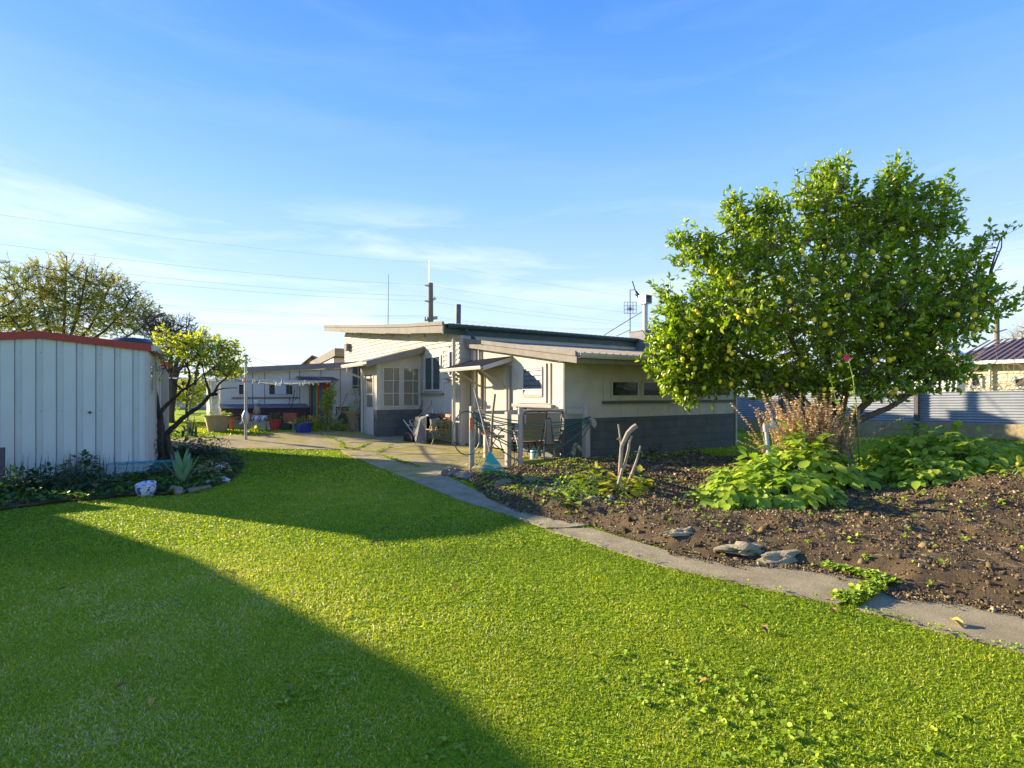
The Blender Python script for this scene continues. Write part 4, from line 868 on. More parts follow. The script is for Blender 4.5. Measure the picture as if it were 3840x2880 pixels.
# rail of posts with hose
rl=thing('rail_fence','weathered timber rail on mixed posts between the patio and the garden bed','rail',(5.6,8.6,0))
def post_box(px,py,top_py,w_,m,name='post',dep=None):
    b=GG(px,py); d=b.x*fx+b.y*fy; zt=CH-(top_py-HZ)/F*d
    return MB().box(b.x-w_/2,b.x+w_/2,b.y-w_/2,b.y+w_/2,b.z-.05,zt).build(name,m,rl,bevel=.005),b,zt
o1,P1,z1=post_box(*D1(597,1505),D1(0,385)[1],.075,'rail')
o2,P2,z2=post_box(*D1(1222,1455),D1(0,478)[1],.10,'rail')
b3=GG(*D1(1437,1460)); d3=b3.x*fx+b3.y*fy; z3=CH-(D1(0,405)[1]-HZ)/F*d3
MB().tube([(b3.x,b3.y,-.05),(b3.x,b3.y,z3)],.048,14).build('round_post','postw',rl,smooth=True)
o4,P4,z4=post_box(*E1(326,1357),E1(0,757)[1],.125,'postw')
o5,P5,z5=post_box(*D1(838,1290),D1(0,590)[1],.085,'postw')
MB().tube([(P1.x-.06,P1.y-.05,0),(P1.x-.06,P1.y-.05,z1-.25)],.022,10).build('steel_pipe','galv',rl)
MB().lathe((P1.x-.06,P1.y-.05,-.02),[(.06,0),(.06,.07)],12).build('pipe_foot','stone',rl)
def dz(pt,py): return CH-(py-HZ)/F*(pt.x*fx+pt.y*fy)
ra=Vector((P5.x,P5.y-.05,dz(P5,D1(0,555)[1]))); rb=Vector((b3.x,b3.y-.07,dz(b3,D1(0,550)[1])))
MB().bar((P5.x-.03,P5.y-.07,.915),(b3.x+.06,b3.y-.085,.955),.035,.165).build('rail_board','rail',rl,bevel=.004)
MB().bar((P5.x-.03,P5.y+.0,1.0),(P4.x-.04,P4.y-.02,1.075),.04,.125).build('rail_board','rail',rl,bevel=.004)
MB().prism([(P4.x-.05,P4.y-.10,.97),(P4.x+.17,P4.y-.10,.90),(P4.x+.22,P4.y-.10,.80),(P4.x+.16,P4.y-.10,.70),(P4.x-.02,P4.y-.10,.86)],(0,.05,0)).build('hose_bracket','postw',rl,bevel=.004)
# hose: loops strung between the left post and the right post
hs=MB()
A0=Vector((P1.x+.02,P1.y-.07,1.08)); B0=Vector((P4.x+.02,P4.y-.11,.93))
def loop(za,zb_,sag,off,r=.011,xa=0,mid=None):
    pts=[];n=30
    for i in range(n+1):
        t=i/n; p=A0.lerp(B0,t); z=za+(zb_-za)*t-sag*4*t*(1-t)*(1+.18*(t-.5)); pts.append((p.x+xa*(1-t),p.y+off-.04*math.sin(math.pi*t),z))
    return pts
hlist=[(1.10,.96,.16,0),(1.06,.94,.20,.02),(1.04,.95,.24,-.02),(1.0,.92,.33,.03),(.98,.90,.36,0),(.92,.88,.56,-.03),(.90,.86,.60,.01),(.88,.84,.84,-.05)]
for h_ in hlist: hs.tube(loop(*h_),.011,7)
# bundle over the left post and big loop hanging on its left
for k in range(4):
    pts=[]
    for i in range(17):
        t=i/16; pts.append((A0.x-.05+.36*t+.01*k,A0.y-.02*k,A0.z+.02-.36*t+.10*math.sin(t*math.pi)*(1-.4*k)-.02*k))
    hs.tube(pts,.012,7)
pts=[]
for i in range(41):
    a=math.radians(60+ 330*i/40); pts.append((P1.x-.16+.26*math.cos(a)*rx+.0, P1.y-.09-.26*math.cos(a)*.55, .72+.40*math.sin(a)))
hs.tube(pts,.012,8)
o=hs.build('garden_hose','green',smooth=True); tagt(o,'long dark green garden hose draped in loops along the timber rail','hose'); origin_to(o,(P1.x,P1.y,0))
mb=MB(); mb.tube([(P1.x-.09,P1.y-.12,.78),(P1.x-.09,P1.y-.12,1.0)],[.028,.022],10); gn=mb.build('hose_nozzle','orange'); tagt(gn,'orange and grey hose nozzle hooked on the left end post of the rail','nozzle'); origin_to(gn,(P1.x-.09,P1.y-.12,.78))
mb=MB(); mb.tube([(P1.x+.15,P1.y-.12,.70),(P1.x+.27,P1.y-.13,.76)],.03,8); gn=mb.build('sprinkler','orange'); tagt(gn,'small orange and black sprinkler fitting hung in the hose bundle','sprinkler'); origin_to(gn,(P1.x+.2,P1.y-.12,.7))
# rake
def q3(z,x,y,D): return PD(*D1(x,y),D)
RD=9.0
rk=thing('leaf_rake','turquoise plastic fan rake leaning head down against the rail','rake',GG(*D1(960,1560)))
hb_=PD(*D1(905,1140),RD+.12); ht=PD(*D1(637,72),RD+.75); 
MB().tube([PD(*D1(915,1190),RD+.10),hb_,ht],[.014,.016,.015],10).build('handle','wood',rk,smooth=True)
fa=PD(*D1(905,1140),RD+.10); fl=PD(*D1(752,1500),RD-.12); fr_=PD(*D1(1190,1530),RD-.12); fmid=PD(*D1(980,1575),RD-.16)
def fan(t,s):  # t across 0..1, s down 0..1
    e_=fl.lerp(fmid,t*2) if t<.5 else fmid.lerp(fr_,(t-.5)*2)
    return fa.lerp(e_,s)
mb=MB(); vs=[];n=12
for i in range(n+1):
    t=i/n; vs+=[fan(t,.03),fan(t,.52)]
nrm=Vector((-fx,-fy,.3)).normalized()*.006
vs2=[v+nrm for v in vs]
m2=len(vs)
mb.add(vs+vs2,[(2*i,2*i+1,2*i+3,2*i+2) for i in range(n)]+[(m2+2*i,m2+2*i+2,m2+2*i+3,m2+2*i+1) for i in range(n)]+[(2*i+1,m2+2*i+1,m2+2*i+3,2*i+3) for i in range(n)]+[(0,m2,m2+1,1),(2*n,2*n+1,m2+2*n+1,m2+2*n)])
mb.build('fan_plate','rake',rk)
mb=MB()
for i in range(23):
    t=i/22; e_=fan(t,1.0); mb.tube([fan(t,.5),fan(t,.8),e_,e_+Vector((fx*-.03,fy*-.03,-.015))],[.0055,.005,.004,.003],5)
mb.tube([fan(0,.76)]+[fan(i/10,.76) for i in range(1,11)],.005,5)
tn=mb.build('tines','rake',rk)
# long handled tool
tl_=thing('long_handled_hoe','brown long wooden tool handle leaning beside the rake against the rail','garden tool',GG(*D1(925,1200)))
MB().tube([PD(*D1(925,1170),RD+.35),PD(*D1(955,540),RD+.20),PD(*D1(997,175),RD+.12)],[.026,.02,.018],10).build('handle','drystem',tl_,smooth=True)
# ---- outdoor sling chairs
def chair(kind,loc,rz,label,tilt=0,sm_='sling',light=True):
    t=thing('sling_chair',label,'chair',(0,0,0),'folding sling chairs on the patio')
    # built facing +Y, back at -Y ; seat height .42
    fr=MB()
    seat=MB(); seat.box(-.24,.24,-.20,.26,.40,.412); seat.build('seat',sm_,t)
    back=MB(); back.prism([(-.235,-.22,.43),(.235,-.22,.43),(.235,-.47,1.02),(-.235,-.47,1.02)],(0,.012,.005)); back.build('backrest',sm_,t)
    bf=MB()
    for s_ in(-1,1): bf.tube([(s_*.255,.30,.40),(s_*.255,-.20,.40),(s_*.255,-.49,1.04)],.014,8)
    bf.tube([(-.255,-.49,1.04),(-.15,-.50,1.06),(.15,-.50,1.06),(.255,-.49,1.04)],.014,8); bf.tube([(-.255,.29,.40),(.255,.29,.40)],.014,8); bf.tube([(-.25,-.2,.39),(.25,-.2,.39)],.012,8)
    bf.build('frame','frame',t,smooth=True)
    for s_ in(-1,1):
        MB().tube([(s_*.27,.33,0),(s_*.27,.16,.42),(s_*.27,-.10,.62)],.013,8).build('leg','frame',t,smooth=True)
        MB().tube([(s_*.27,-.36,0),(s_*.27,-.10,.42),(s_*.27,.10,.62)],.013,8).build('leg','frame',t,smooth=True)
        MB().tube([(s_*.275,-.32,.64),(s_*.275,.05,.645),(s_*.275,.26,.63)],[.016,.018,.014],8).build('armrest','galv' if light else 'frame',t,smooth=True)
    t.location=loc; t.rotation_euler=(tilt,0,rz); return t
def camang(a): return -YAW+math.radians(a)
chair('a',(6.55,9.35,.02),camang(20),'brown sling chair with its broad back to the garden bed behind the rail',light=False)
chair('b',(6.78,9.95,.02),camang(-200),'sling chair behind the broad-backed one, its silvery armrest towards the door',sm_='slingl')
chair('c',(7.02,9.30,.02),camang(8),'beige sling chair close to the lean-to wall under the louvre window',sm_='slingl',light=False)
chair('d',(6.72,10.85,.02),camang(-115),'sling chair nearest the lean-to door, seen from the side',sm_='slingl')
fc=thing('folded_chair','folded dark framed sling chair leaning on the lean-to corner','folded chair',(7.0,8.98,0)); fc['group']='folding sling chairs on the patio'
a=PD(*D1(1870,1050),9.7)
mb=MB(); q0=[PD(*D1(*c),9.72) for c in ((1868,1040),(2010,1045),(1960,640),(1890,640))]; mb.prism(q0,(.02,.03,0)); mb.build('sling','sling',fc)
mb=MB(); mb.tube([PD(*D1(1840,1310),9.6),PD(*D1(1855,1040),9.68),PD(*D1(1885,600),9.75)],.014,8); mb.tube([PD(*D1(2030,1310),9.6),PD(*D1(2020,1040),9.68),PD(*D1(1950,590),9.75)],.014,8); mb.tube([PD(*D1(1885,600),9.75),PD(*D1(1950,590),9.75)],.014,8); mb.tube([PD(*D1(1850,1045),9.68),PD(*D1(2020,1050),9.68)],.012,8); mb.build('frame','frame',fc,smooth=True)
for s_ in (0,1): MB().tube([PD(*D1(1790+60*s_,1270-10*s_),9.9),PD(*D1(2040-10*s_,1290),9.55)],.012,6).build('leg','frame',fc)
# jerrycan
jb=GG(*D1(1668,1335)); jc=thing('plastic_jug','pale translucent blue plastic jug on the patio edge','jug',jb)
MB().lathe((jb.x,jb.y,jb.z),[(.065,0),(.085,.015),(.088,.07),(.088,.19),(.078,.235),(.045,.27),(.028,.28)],24,sq=3.2).build('jug_body','jerry',jc,smooth=True)
MB().lathe((jb.x,jb.y,jb.z+.278),[(.03,0),(.03,.045),(.022,.05)],16).build('cap','teal',jc,smooth=True)
MB().tube([(jb.x-.065,jb.y-.02,jb.z+.23),(jb.x-.08,jb.y-.03,jb.z+.28),(jb.x-.02,jb.y-.02,jb.z+.32),(jb.x+.0,jb.y,jb.z+.29)],.006,6).build('carry_handle','wood',jc)
MB().tube([(jb.x-.055,jb.y-.085,jb.z+.07),(jb.x-.02,jb.y-.085,jb.z+.23)],.012,6).build('wand','frame',jc)
yb2=GG(*D1(1545,1315)); o=MB().box(yb2.x-.09,yb2.x+.09,yb2.y-.06,yb2.y+.06,yb2.z,yb2.z+.09).build('plastic_tub','yellow',bevel=.012); tagt(o,'small bright yellow plastic tub under the sling chairs','tub'); origin_to(o,(yb2.x,yb2.y,yb2.z))
for i,(x0,y0,x1,y1,lb) in enumerate(((1270,1450,1400,1230,'thin brown stick leaning to the right beside the middle rail post'),(1280,1440,1470,1260,'thin pale forked stick lying against the round rail post'),(1330,1370,1320,1180,'short upright brown cane behind the rail'))):
    o=MB().tube([PD(*D1(x0,y0),9.5),PD(*D1((x0+x1)/2+8,(y0+y1)/2),9.55),PD(*D1(x1,y1),9.6)],[.011,.009,.006],6).build('garden_stick','drystem'); tagt(o,lb,'stick'); origin_to(o,PD(*D1(x0,y0),9.5))
# boot on a stake
bb=GG(*E1(195,1372)); d=bb.x*fx+bb.y*fy
bt=thing('boot_on_stake','old patterned gumboot upside down on a short wooden stake','boot',bb)
MB().tube([bb,(bb.x,bb.y,bb.z+.22)],.016,8).build('stake','wood',bt)
lat=Vector((rx,ry,0))
c0=Vector((bb.x,bb.y,bb.z+.14)); up=Vector((0,0,1))
c0=Vector((bb.x,bb.y,bb.z+.17)); lat=lat*.72; up=up*.72
mb=MB(); mb.tube([c0-lat*.02,c0+up*.08+lat*.0,c0+up*.20+lat*.03,c0+up*.29+lat*.05,c0+up*.32+lat*.055],[.055,.052,.044,.042,.018],14)
mb.tube([c0+up*.27+lat*.03,c0+up*.22+lat*.12,c0+up*.14+lat*.20,c0+up*.11+lat*.23],[.034,.036,.032,.015],12); mb.build('boot_shell','boot',bt,smooth=True)
MB().tube([c0+up*.335+lat*.05,c0+up*.25+lat*.16,c0+up*.16+lat*.235],[.022,.026,.020],8).build('sole','boot',bt,smooth=True)
# ---- wheelbarrow stood on its nose
wb=thing('wheelbarrow','old grey metal wheelbarrow tipped up on its nose against the wall','wheelbarrow',GG(*B1(1640,1215)))
WD=15.05
def w_(x,y,dd=0): return PD(*B1(x,y),WD+dd)
# tray: front rim (towards camera side) and bottom
lo=[w_(1635,1195,-.15),w_(1830,1235,-.25),w_(1850,1190,.45),w_(1690,1170,.5)]
mb=MB(); a_=[w_(1600,1030,-.15),w_(1660,1195,-.2),w_(1830,1240,-.2),w_(1840,735,-.15),w_(1730,790,-.15),w_(1650,740,-.1)]
outer=[w_(1840,735,-.3),w_(1832,1240,-.3),w_(1850,1200,.45),w_(1850,750,.45)]
inner=[w_(1735,795,-.2),w_(1655,1190,-.2),w_(1590,1045,.35),w_(1645,750,.35)]
mb.hexa(inner,outer); mb.build('tray','barrow',wb,bevel=.01)
MB().tube([outer[0],outer[1],outer[2],outer[3],outer[0]],.012,6).build('tray_rim','barrow',wb)
for k,(dx,dd) in enumerate(((0,.0),(-130,.45))):
    pts=[w_(1925,465,dd),w_(1920,540,dd),w_(1725,735,dd),w_(1700,1000,dd),w_(1640,1075,dd),w_(1545,1120,.15)] if k==0 else [w_(1767,465,dd),w_(1762,545,dd),w_(1640,735,dd),w_(1615,1000,dd),w_(1600,1060,dd),w_(1545,1120,.15)]
    MB().tube(pts,.016,8).build('handle','frame',wb,smooth=True)
MB().tube([w_(1600,1020,.2),w_(1440,800,.2)],.014,6).build('leg','galv',wb); MB().tube([w_(1610,800,.4),w_(1555,810,.3),w_(1555,840,.3),w_(1600,910,.2),w_(1495,880,.2)],.012,6).build('brace','galv',wb)
MB().tube([w_(1640,940,0),w_(1720,870,.0),w_(1625,780,.45)],.008,5).build('brace','frame',wb)
wc=w_(1535,1128,.15); ax=Vector((fx*.85+rx*.5,fy*.85+ry*.5,0)).normalized()
def ring(c,axd,prof,name,m,par,seg=28):
    u=axd.orthogonal().normalized(); v=axd.cross(u); vs=[];n=len(prof)
    for r,h in prof:
        for k in range(seg):
            a=2*math.pi*k/seg; vs.append(c+(u*math.cos(a)+v*math.sin(a))*r+axd*h)
    fs=[(i*seg+k,i*seg+(k+1)%seg,((i+1)%n)*seg+(k+1)%seg,((i+1)%n)*seg+k) for i in range(n) for k in range(seg)]
    return MB().add(vs,fs).build(name,m,par,smooth=True)
wr=(B1(0,1238)[1]-B1(0,1020)[1])/2/F*WD
wl_=ring(wc,ax,[(wr-.06,-.035),(wr-.015,-.045),(wr,-.02),(wr,.02),(wr-.015,.045),(wr-.06,.035)],'tyre','tyre',wb)
ring(wc,ax,[(.02,-.03),(wr-.055,-.02),(wr-.055,.02),(.02,.03)],'rim','black',wb)
# ---- garden bench with green iron ends, piled with tubs
bn=thing('garden_bench','timber garden bench with green scrolled iron ends against the board wall','bench',GG(*B1(2055,1270)))
BD=14.1
e0=PD(*B1(2055,1265),13.75); 
# bench runs along +Y (wall) direction, seat depth towards -X ; near end at y ~13.35
def iron_end(y):
    mb=MB(); X0=6.12
    mb.tube([(X0,y,.04),(X0+.06,y,.20),(X0+.02,y,.34),(X0-.05,y,.42)],[.018,.016,.018,.02],7)
    mb.tube([(X0+.62,y,.04),(X0+.56,y,.22),(X0+.46,y,.36)],[.02,.018,.018],7)
    mb.tube([(X0-.05,y,.42),(X0+.2,y,.40),(X0+.46,y,.38),(X0+.56,y,.55),(X0+.64,y,.88)],[.02,.018,.02,.018,.016],7)
    mb.tube([(X0-.07,y,.46),(X0-.02,y,.60),(X0+.12,y,.66),(X0+.35,y,.66),(X0+.56,y,.70)],[.012,.018,.02,.02,.018],7)
    mb.tube([(X0+.06,y,.20),(X0+.28,y,.26),(X0+.56,y,.22)],.012,6)
    for cx_,cz,r in ((.08,.53,.06),(.22,.53,.065),(.36,.53,.065),(.47,.60,.05),(.2,.33,.05),(.38,.33,.045)):
        mb.tube([(X0+cx_+r*math.cos(a*.52),y,cz+r*math.sin(a*.52)) for a in range(13)],.010,5)
    return mb.build('iron_end','cgreen',bn,smooth=True)
iron_end(13.25); iron_end(14.45)
for k,(xx,zz) in enumerate(((6.12,.44),(6.24,.44),(6.36,.44),(6.48,.43))): MB().box(xx,xx+.09,13.22,14.48,zz,zz+.025).build('seat_slat','bwood',bn,bevel=.004)
for k in range(3): MB().bar((6.64+.03*k,13.22,.58+.12*k),(6.64+.03*k,14.48,.58+.12*k),.022,.09).build('back_slat','bwood',bn,bevel=.004)
o=MB().lathe((6.30,13.45,.47),[(.10,0),(.135,.27),(.145,.275),(.13,.26),(.09,.02)],20).build('bucket','slate',smooth=True); tagt(o,'grey plastic bucket upright on the near end of the bench','bucket'); origin_to(o,(6.3,13.45,.47))
tb=thing('black_basin','large black round tub tipped on its side on the bench','tub',(6.4,14.0,.47)); R_=Matrix.Rotation(math.radians(-58),4,Vector((rx,ry,0)).normalized()) 
mb=MB(Matrix.Translation((6.42,13.85,.62))@Matrix.Rotation(math.radians(38),4,'Y')@Matrix.Rotation(math.radians(-28),4,'X')); mb.lathe((0,0,0),[(.15,-.12),(.26,.10),(.275,.105),(.25,.09),(.14,-.10)],24); mb.build('basin_shell','black',tb,smooth=True)
o=MB().lathe((6.34,14.25,.47),[(.20,0),(.25,.22),(.26,.225),(.24,.21),(.19,.02)],24).build('black_tub','black',smooth=True); tagt(o,'low black tub at the far end of the bench beside the wheelbarrow','tub'); origin_to(o,(6.34,14.25,.47))
o=MB().rock((6.52,13.58,.58),.17,3,(1,.8,.75)).build('canvas_bag','wood',smooth=True); tagt(o,'crumpled grey-brown bag wedged on the bench in front of the tipped tub','bag'); origin_to(o,(6.52,13.58,.47))
o=MB().tube([(6.72,14.2,.75),(6.66,14.15,.92),(6.55,14.1,.97),(6.5,14.05,.90),(6.55,14.02,.8)],.022,8).build('hose_offcut','curt',smooth=True); tagt(o,'bent pale piece of pipe sticking up behind the black tubs','pipe'); origin_to(o,(6.72,14.2,.75))
# ---- urn with plant, cherub figure, shrubs by the porch
ug=GG(*B1(610,1010)); un=thing('plant_urn','wide rimmed brown pottery urn with a yellow-green leafy plant beside the porch','plant pot',ug)
MB().lathe(ug,[(.16,0),(.17,.03),(.20,.25),(.27,.50),(.36,.60),(.40,.64),(.41,.68),(.36,.68),(.33,.62),(0,.60)],28).build('pot','tan',un,smooth=True)
sg=GG(*B1(650,1050)); st=thing('garden_statue','small mossy stone garden figure on a square base in front of the urn','statue',sg)
MB().box(sg.x-.15,sg.x+.15,sg.y-.12,sg.y+.12,sg.z,sg.z+.06).build('plinth','stonem',st,bevel=.01)
mb=MB(); mb.tube([(sg.x,sg.y,sg.z+.05),(sg.x+.01,sg.y,sg.z+.2),(sg.x,sg.y,sg.z+.34),(sg.x+.01,sg.y,sg.z+.44),(sg.x+.02,sg.y,sg.z+.48)],[.09,.065,.07,.06,.03],12); mb.rock((sg.x+.03,sg.y,sg.z+.54),.065,2,(1,1,1.1)); mb.tube([(sg.x+.05,sg.y-.02,sg.z+.42),(sg.x+.12,sg.y-.06,sg.z+.34),(sg.x+.07,sg.y-.1,sg.z+.27)],[.028,.024,.02],8); mb.build('figure','stonem',st,smooth=True)
# ---- clothesline
cp=GG(*L2(570,1355)); ch_=thing('rotary_clothesline','grey steel rotary clothesline with pegged lines standing on the concrete','clothesline',cp)
CD=cp.x*fx+cp.y*fy; ztop=CH-(L2(0,272)[1]-HZ)/F*CD; zarm=CH-(L2(0,578)[1]-HZ)/F*CD
MB().tube([cp,(cp.x,cp.y,ztop)],.04,14).build('pole','galv',ch_,smooth=True)
MB().lathe((cp.x,cp.y,ztop),[(.06,-.02),(.07,.0),(.03,.02)],12).build('pole_cap','slate',ch_)
zb_=CH-(L2(0,1060)[1]-HZ)/F*CD
mb=MB(); mb.lathe((cp.x,cp.y,zb_-.15),[(.05,0),(.10,.12),(.10,.24),(.045,.36)],12); mb.tube([(cp.x-.03,cp.y-.05,zb_+.0),(cp.x-.13,cp.y-.12,zb_-.12),(cp.x-.17,cp.y-.13,zb_-.14)],.018,7); mb.build('winding_gear','galv',ch_,smooth=True)
hub=Vector((cp.x,cp.y,zarm-.04)); tips=[]
dirs=[(2.28,.35),(.27,-1.9),(-2.2,-.2),(-.42,1.9)]
for l_,dd in dirs:
    v=Vector((rx*l_+fx*dd,ry*l_+fy*dd,.0)); tip=hub+v+Vector((0,0,.10 if dd<0 else -.0)); tips.append(tip)
    arm=MB().tube([hub,tip],.024,8).build('arm','galv',ch_,smooth=True)
    MB().tube([Vector((cp.x,cp.y,ztop-.01)),tip],.006,4).build('stay_wire','cord',ch_)
    MB().tube([tip-v.normalized()*.01,tip+v.normalized()*.03],.03,8).build('end_cap','black',arm)
rp=random.Random(3); pc=['peg_blue','peg_white','peg_yellow','peg_red','peg_white','peg_blue','peg_white']
for k in range(4):
    a,b=tips[k],tips[(k+1)%4]
    for f_ in (1.0,.86,.72,.58):
        pa=hub.lerp(a,f_); pb=hub.lerp(b,f_); mid=(pa+pb)/2-Vector((0,0,.05)); 
        MB().tube([pa,(pa*3+pb)/4-Vector((0,0,.035)),mid,(pa+pb*3)/4-Vector((0,0,.035)),pb],.006,4).build('line','rope',ch_)
        if k in (0,3) :
            for j in range(5 if f_>.8 else 3):
                t=rp.uniform(.05,.95); q=pa.lerp(pb,t)-Vector((0,0,.05*4*t*(1-t)*.9)); 
                MB().obox(q-Vector((0,0,.02)),(.026,.022,.11),Matrix.Rotation(rp.uniform(-.5,.5),3,'X')@Matrix.Rotation(rp.uniform(-.5,.5),3,'Y')).build('peg',rp.choice(pc),ch_)
# ---- pots along the brown wall
def pot(px,py,r,h,m,label,name='flower_pot',sq=None,rim=.03,taper=.75,kind='pot',plant=None):
    b=GG(px,py); t=thing(name,label,kind,b)
    MB().lathe(b,[(r*taper,0),(r*.97,h-rim),(r*1.06,h-rim),(r*1.08,h),(r*.95,h),(r*.9,h-.04),(0,h-.05)],24,sq=sq).build('pot_body',m,t,smooth=True); return t,b
def trough(x0,x1,py,h,dep,m,label,taper=.9,name='planter_trough'):
    a=GG(*L2(x0,py)); b=GG(*L2(x1,py)); c=(a+b)/2; t=thing(name,label,'planter',c); W=(b-a).length; u=(b-a).normalized(); v=Vector((-u.y,u.x,0)); 
    if v.dot(Vector((fx,fy,0)))<0: v=-v
    zb=zg(c.x,c.y); q=lambda s,k,z: Vector((c.x,c.y,0))+u*(W/2*s)+v*(dep*k)+Vector((0,0,z))
    mb=MB(); mb.hexa([q(-taper,0.04,zb),q(taper,0.04,zb),q(taper,.96,zb),q(-taper,.96,zb)],[q(-1,0,zb+h),q(1,0,zb+h),q(1,1,zb+h),q(-1,1,zb+h)]); mb.build('trough_body',m,t,bevel=.01)
    mb=MB(); mb.hexa([q(-1.04,-.05,zb+h-.03),q(1.04,-.05,zb+h-.03),q(1.04,1.05,zb+h-.03),q(-1.04,1.05,zb+h-.03)],[q(-1.04,-.05,zb+h+.01),q(1.04,-.05,zb+h+.01),q(1.04,1.05,zb+h+.01),q(-1.04,1.05,zb+h+.01)]); mb.build('rim',m,t,bevel=.006)
    return t,Vector((c.x,c.y,zb+h))+v*dep/2
potA,pA=pot(*L2(215,1218),.36,.50,'tan','large square tan pot at the left corner of the brown wall',sq=4,taper=.72)
trough(355,470,1200,.40,.35,'terra','square terracotta pot behind the green trough',name='terracotta_pot')
_,pB=trough(418,550,1202,.30,.3,'gpot','grey-green trough left of the clothesline pole')
_,pC=trough(588,825,1205,.26,.3,'cpot','long cream trough right of the clothesline pole')
trough(828,895,1203,.27,.3,'curt','white end box at the right end of the cream trough',taper=.98,name='white_box')
potD,pD=pot(*L2(935,1203),.20,.34,'redpot','round red plastic pot between the white box and the dark trough',taper=.68)
trough(980,1130,1203,.22,.28,'dpot','low dark green trough in front of the red trough')
trough(1140,1210,1203,.22,.28,'gpot','short greenish planter left of the blue pot')
# raised row behind, on the base ledge
t_,pE=trough(1035,1190,1190,.52,.2,'terra','tall red-brown trough holding a bare shrub')
t_,pF=trough(600,720,1190,.50,.15,'terra','red-brown trough behind the blue and white pots')
for i,(x,lb) in enumerate(((672,'blue and white china pot on the left of its pair, tilted on the cream trough'),(760,'blue and white china pot on the right of its pair, upright on the cream trough'))):
    b=GG(*L2(x,1204)); zb=zg(b.x,b.y)+.275; b=Vector((b.x,b.y,zb))+Vector((fx,fy,0))*.15
    o=MB().lathe(b,[(.09,0),(.14,.06),(.15,.12),(.13,.18),(.14,.20),(.12,.20),(.0,.17)],22).build('china_pot','bw',smooth=True); tagt(o,lb,'pot'); origin_to(o,b)
# gnome-like figure
b=GG(*L2(690,1190))+Vector((fx,fy,0))*.1; b.z=zg(b.x,b.y)+.52
o=thing('garden_ornament','small white and olive plaster ornament on the red-brown trough against the brown wall','ornament',b)
mb=MB(); mb.lathe(b,[(.10,0),(.12,.06),(.08,.2),(.06,.28)],14); mb.rock(b+Vector((.0,-.02,.30)),.075,4); mb.build('ornament_body','boot',o,smooth=True)
MB().lathe(b+Vector((0,0,.33)),[(.09,0),(.10,.02),(.07,.12),(.0,.14)],14).build('ornament_hat','curt',o,smooth=True)
bp_,pBl=pot(*L2(1285,1258),.30,.37,'blue','round cobalt blue glazed pot on a saucer at the edge of the concrete',name='blue_pot',taper=.70)
bp_.children[0].data.materials[0]=M['blue']
MB().lathe(pBl,[(.24,0),(.27,.0),(.29,.03),(.2,.03)],24).build('saucer','curt',bp_)
# ---- left bed items: china bowl, aloe, wire mesh, shells, timber edging
b=GG(640,1862); bw=thing('china_planter','blue and white china planter bowl lying in the shed bed','bowl',b)
mb=MB(Matrix.Translation(b+Vector((0,0,.10)))@Matrix.Rotation(math.radians(14),4,Vector((rx,ry,0)))@Matrix.Rotation(math.radians(8),4,'Y')); k_=S1(1217,0)[0]-S1(1073,0)[0]; rr=k_/2/F*(b.x*fx+b.y*fy)
rb_=GG(*S1(1145,1470)); 
mb=MB(Matrix.Translation(rb_+Vector((0,0,.01)))@Matrix.Rotation(math.radians(12),4,Vector((rx,ry,0)))); mb.lathe((0,0,0),[(rr*.6,0),(rr*.9,.04),(rr*.98,.11),(rr*.93,.145),(rr,.16),(rr*.98,.17),(rr*.86,.165),(rr*.85,.13),(0,.11)],32); bw.location=rb_; mb.build('bowl_body','bw',bw,smooth=True)
# wire netting roll
mb=MB(); a=GG(*S1(850,1330)); b=GG(*S1(1330,1300)); rn=random.Random(8)
for k in range(26):
    t=k/25; p=a.lerp(b,t); mb.tube([p+Vector((.22*math.cos(s_*.7)*fx+rn.uniform(-.02,.02),.22*math.cos(s_*.7)*fy,.13+.12*math.sin(s_*.7)+rn.uniform(-.01,.01))) for s_ in range(10)],.0035,4)
for k in range(9):
    s_=k*.7; mb.tube([a.lerp(b,t/8)+Vector((.22*math.cos(s_)*fx,.22*math.cos(s_)*fy,.13+.12*math.sin(s_)+rn.uniform(-.015,.015))) for t in range(9)],.0035,4)
o=mb.build('wire_netting','teal'); tagt(o,'roll of green wire netting lying along the foot of the pale metal shed','netting'); origin_to(o,a)
for i,(pl,m_,rad,lb) in enumerate((([(700,1838),(760,1822),(845,1800)],'barkl',.035,'long weathered log edging the shed bed nearest the lawn'),([(780,1812),(858,1785)],'barkl',.022,'pale straight stick laid on the edging at the tip of the shed bed'),([(700,1846),(790,1833)],'stone',.03,'dark thin edging log left of the white rock'))):
    o=MB().tube([GG(*q)+Vector((0,0,rad)) for q in pl],rad,8).build('edging_log',m_,smooth=True); tagt(o,lb,'log'); origin_to(o,GG(*pl[0]))
for i,(px,py,r,m_,lb) in enumerate(((848,1808,.06,'curt','white angular rock at the tip of the shed bed'),(665,1852,.10,'stone','grey rock beside the spiky agave'),(730,1848,.07,'stonem','small flat stone on the shed bed edge left of the log'),(560,1862,.05,'stone','small dark stone left of the china planter'),(820,1768,.10,'curt','pale shell-like rock among the purple-leaved plants'))):
    g=GG(px,py); o=MB().rock(g+Vector((0,0,r*.45)),r,i+20,(1.2,.9,.7)).build('rock',m_); tagt(o,lb,'rock'); origin_to(o,g)
pstp=GG(8,1830); o=MB().box(pstp.x-.05,pstp.x+.03,pstp.y-.04,pstp.y+.04,0,.62).build('garden_post','fpost',bevel=.005); tagt(o,'short dark timber post at the left end of the shed bed','post'); origin_to(o,pstp)
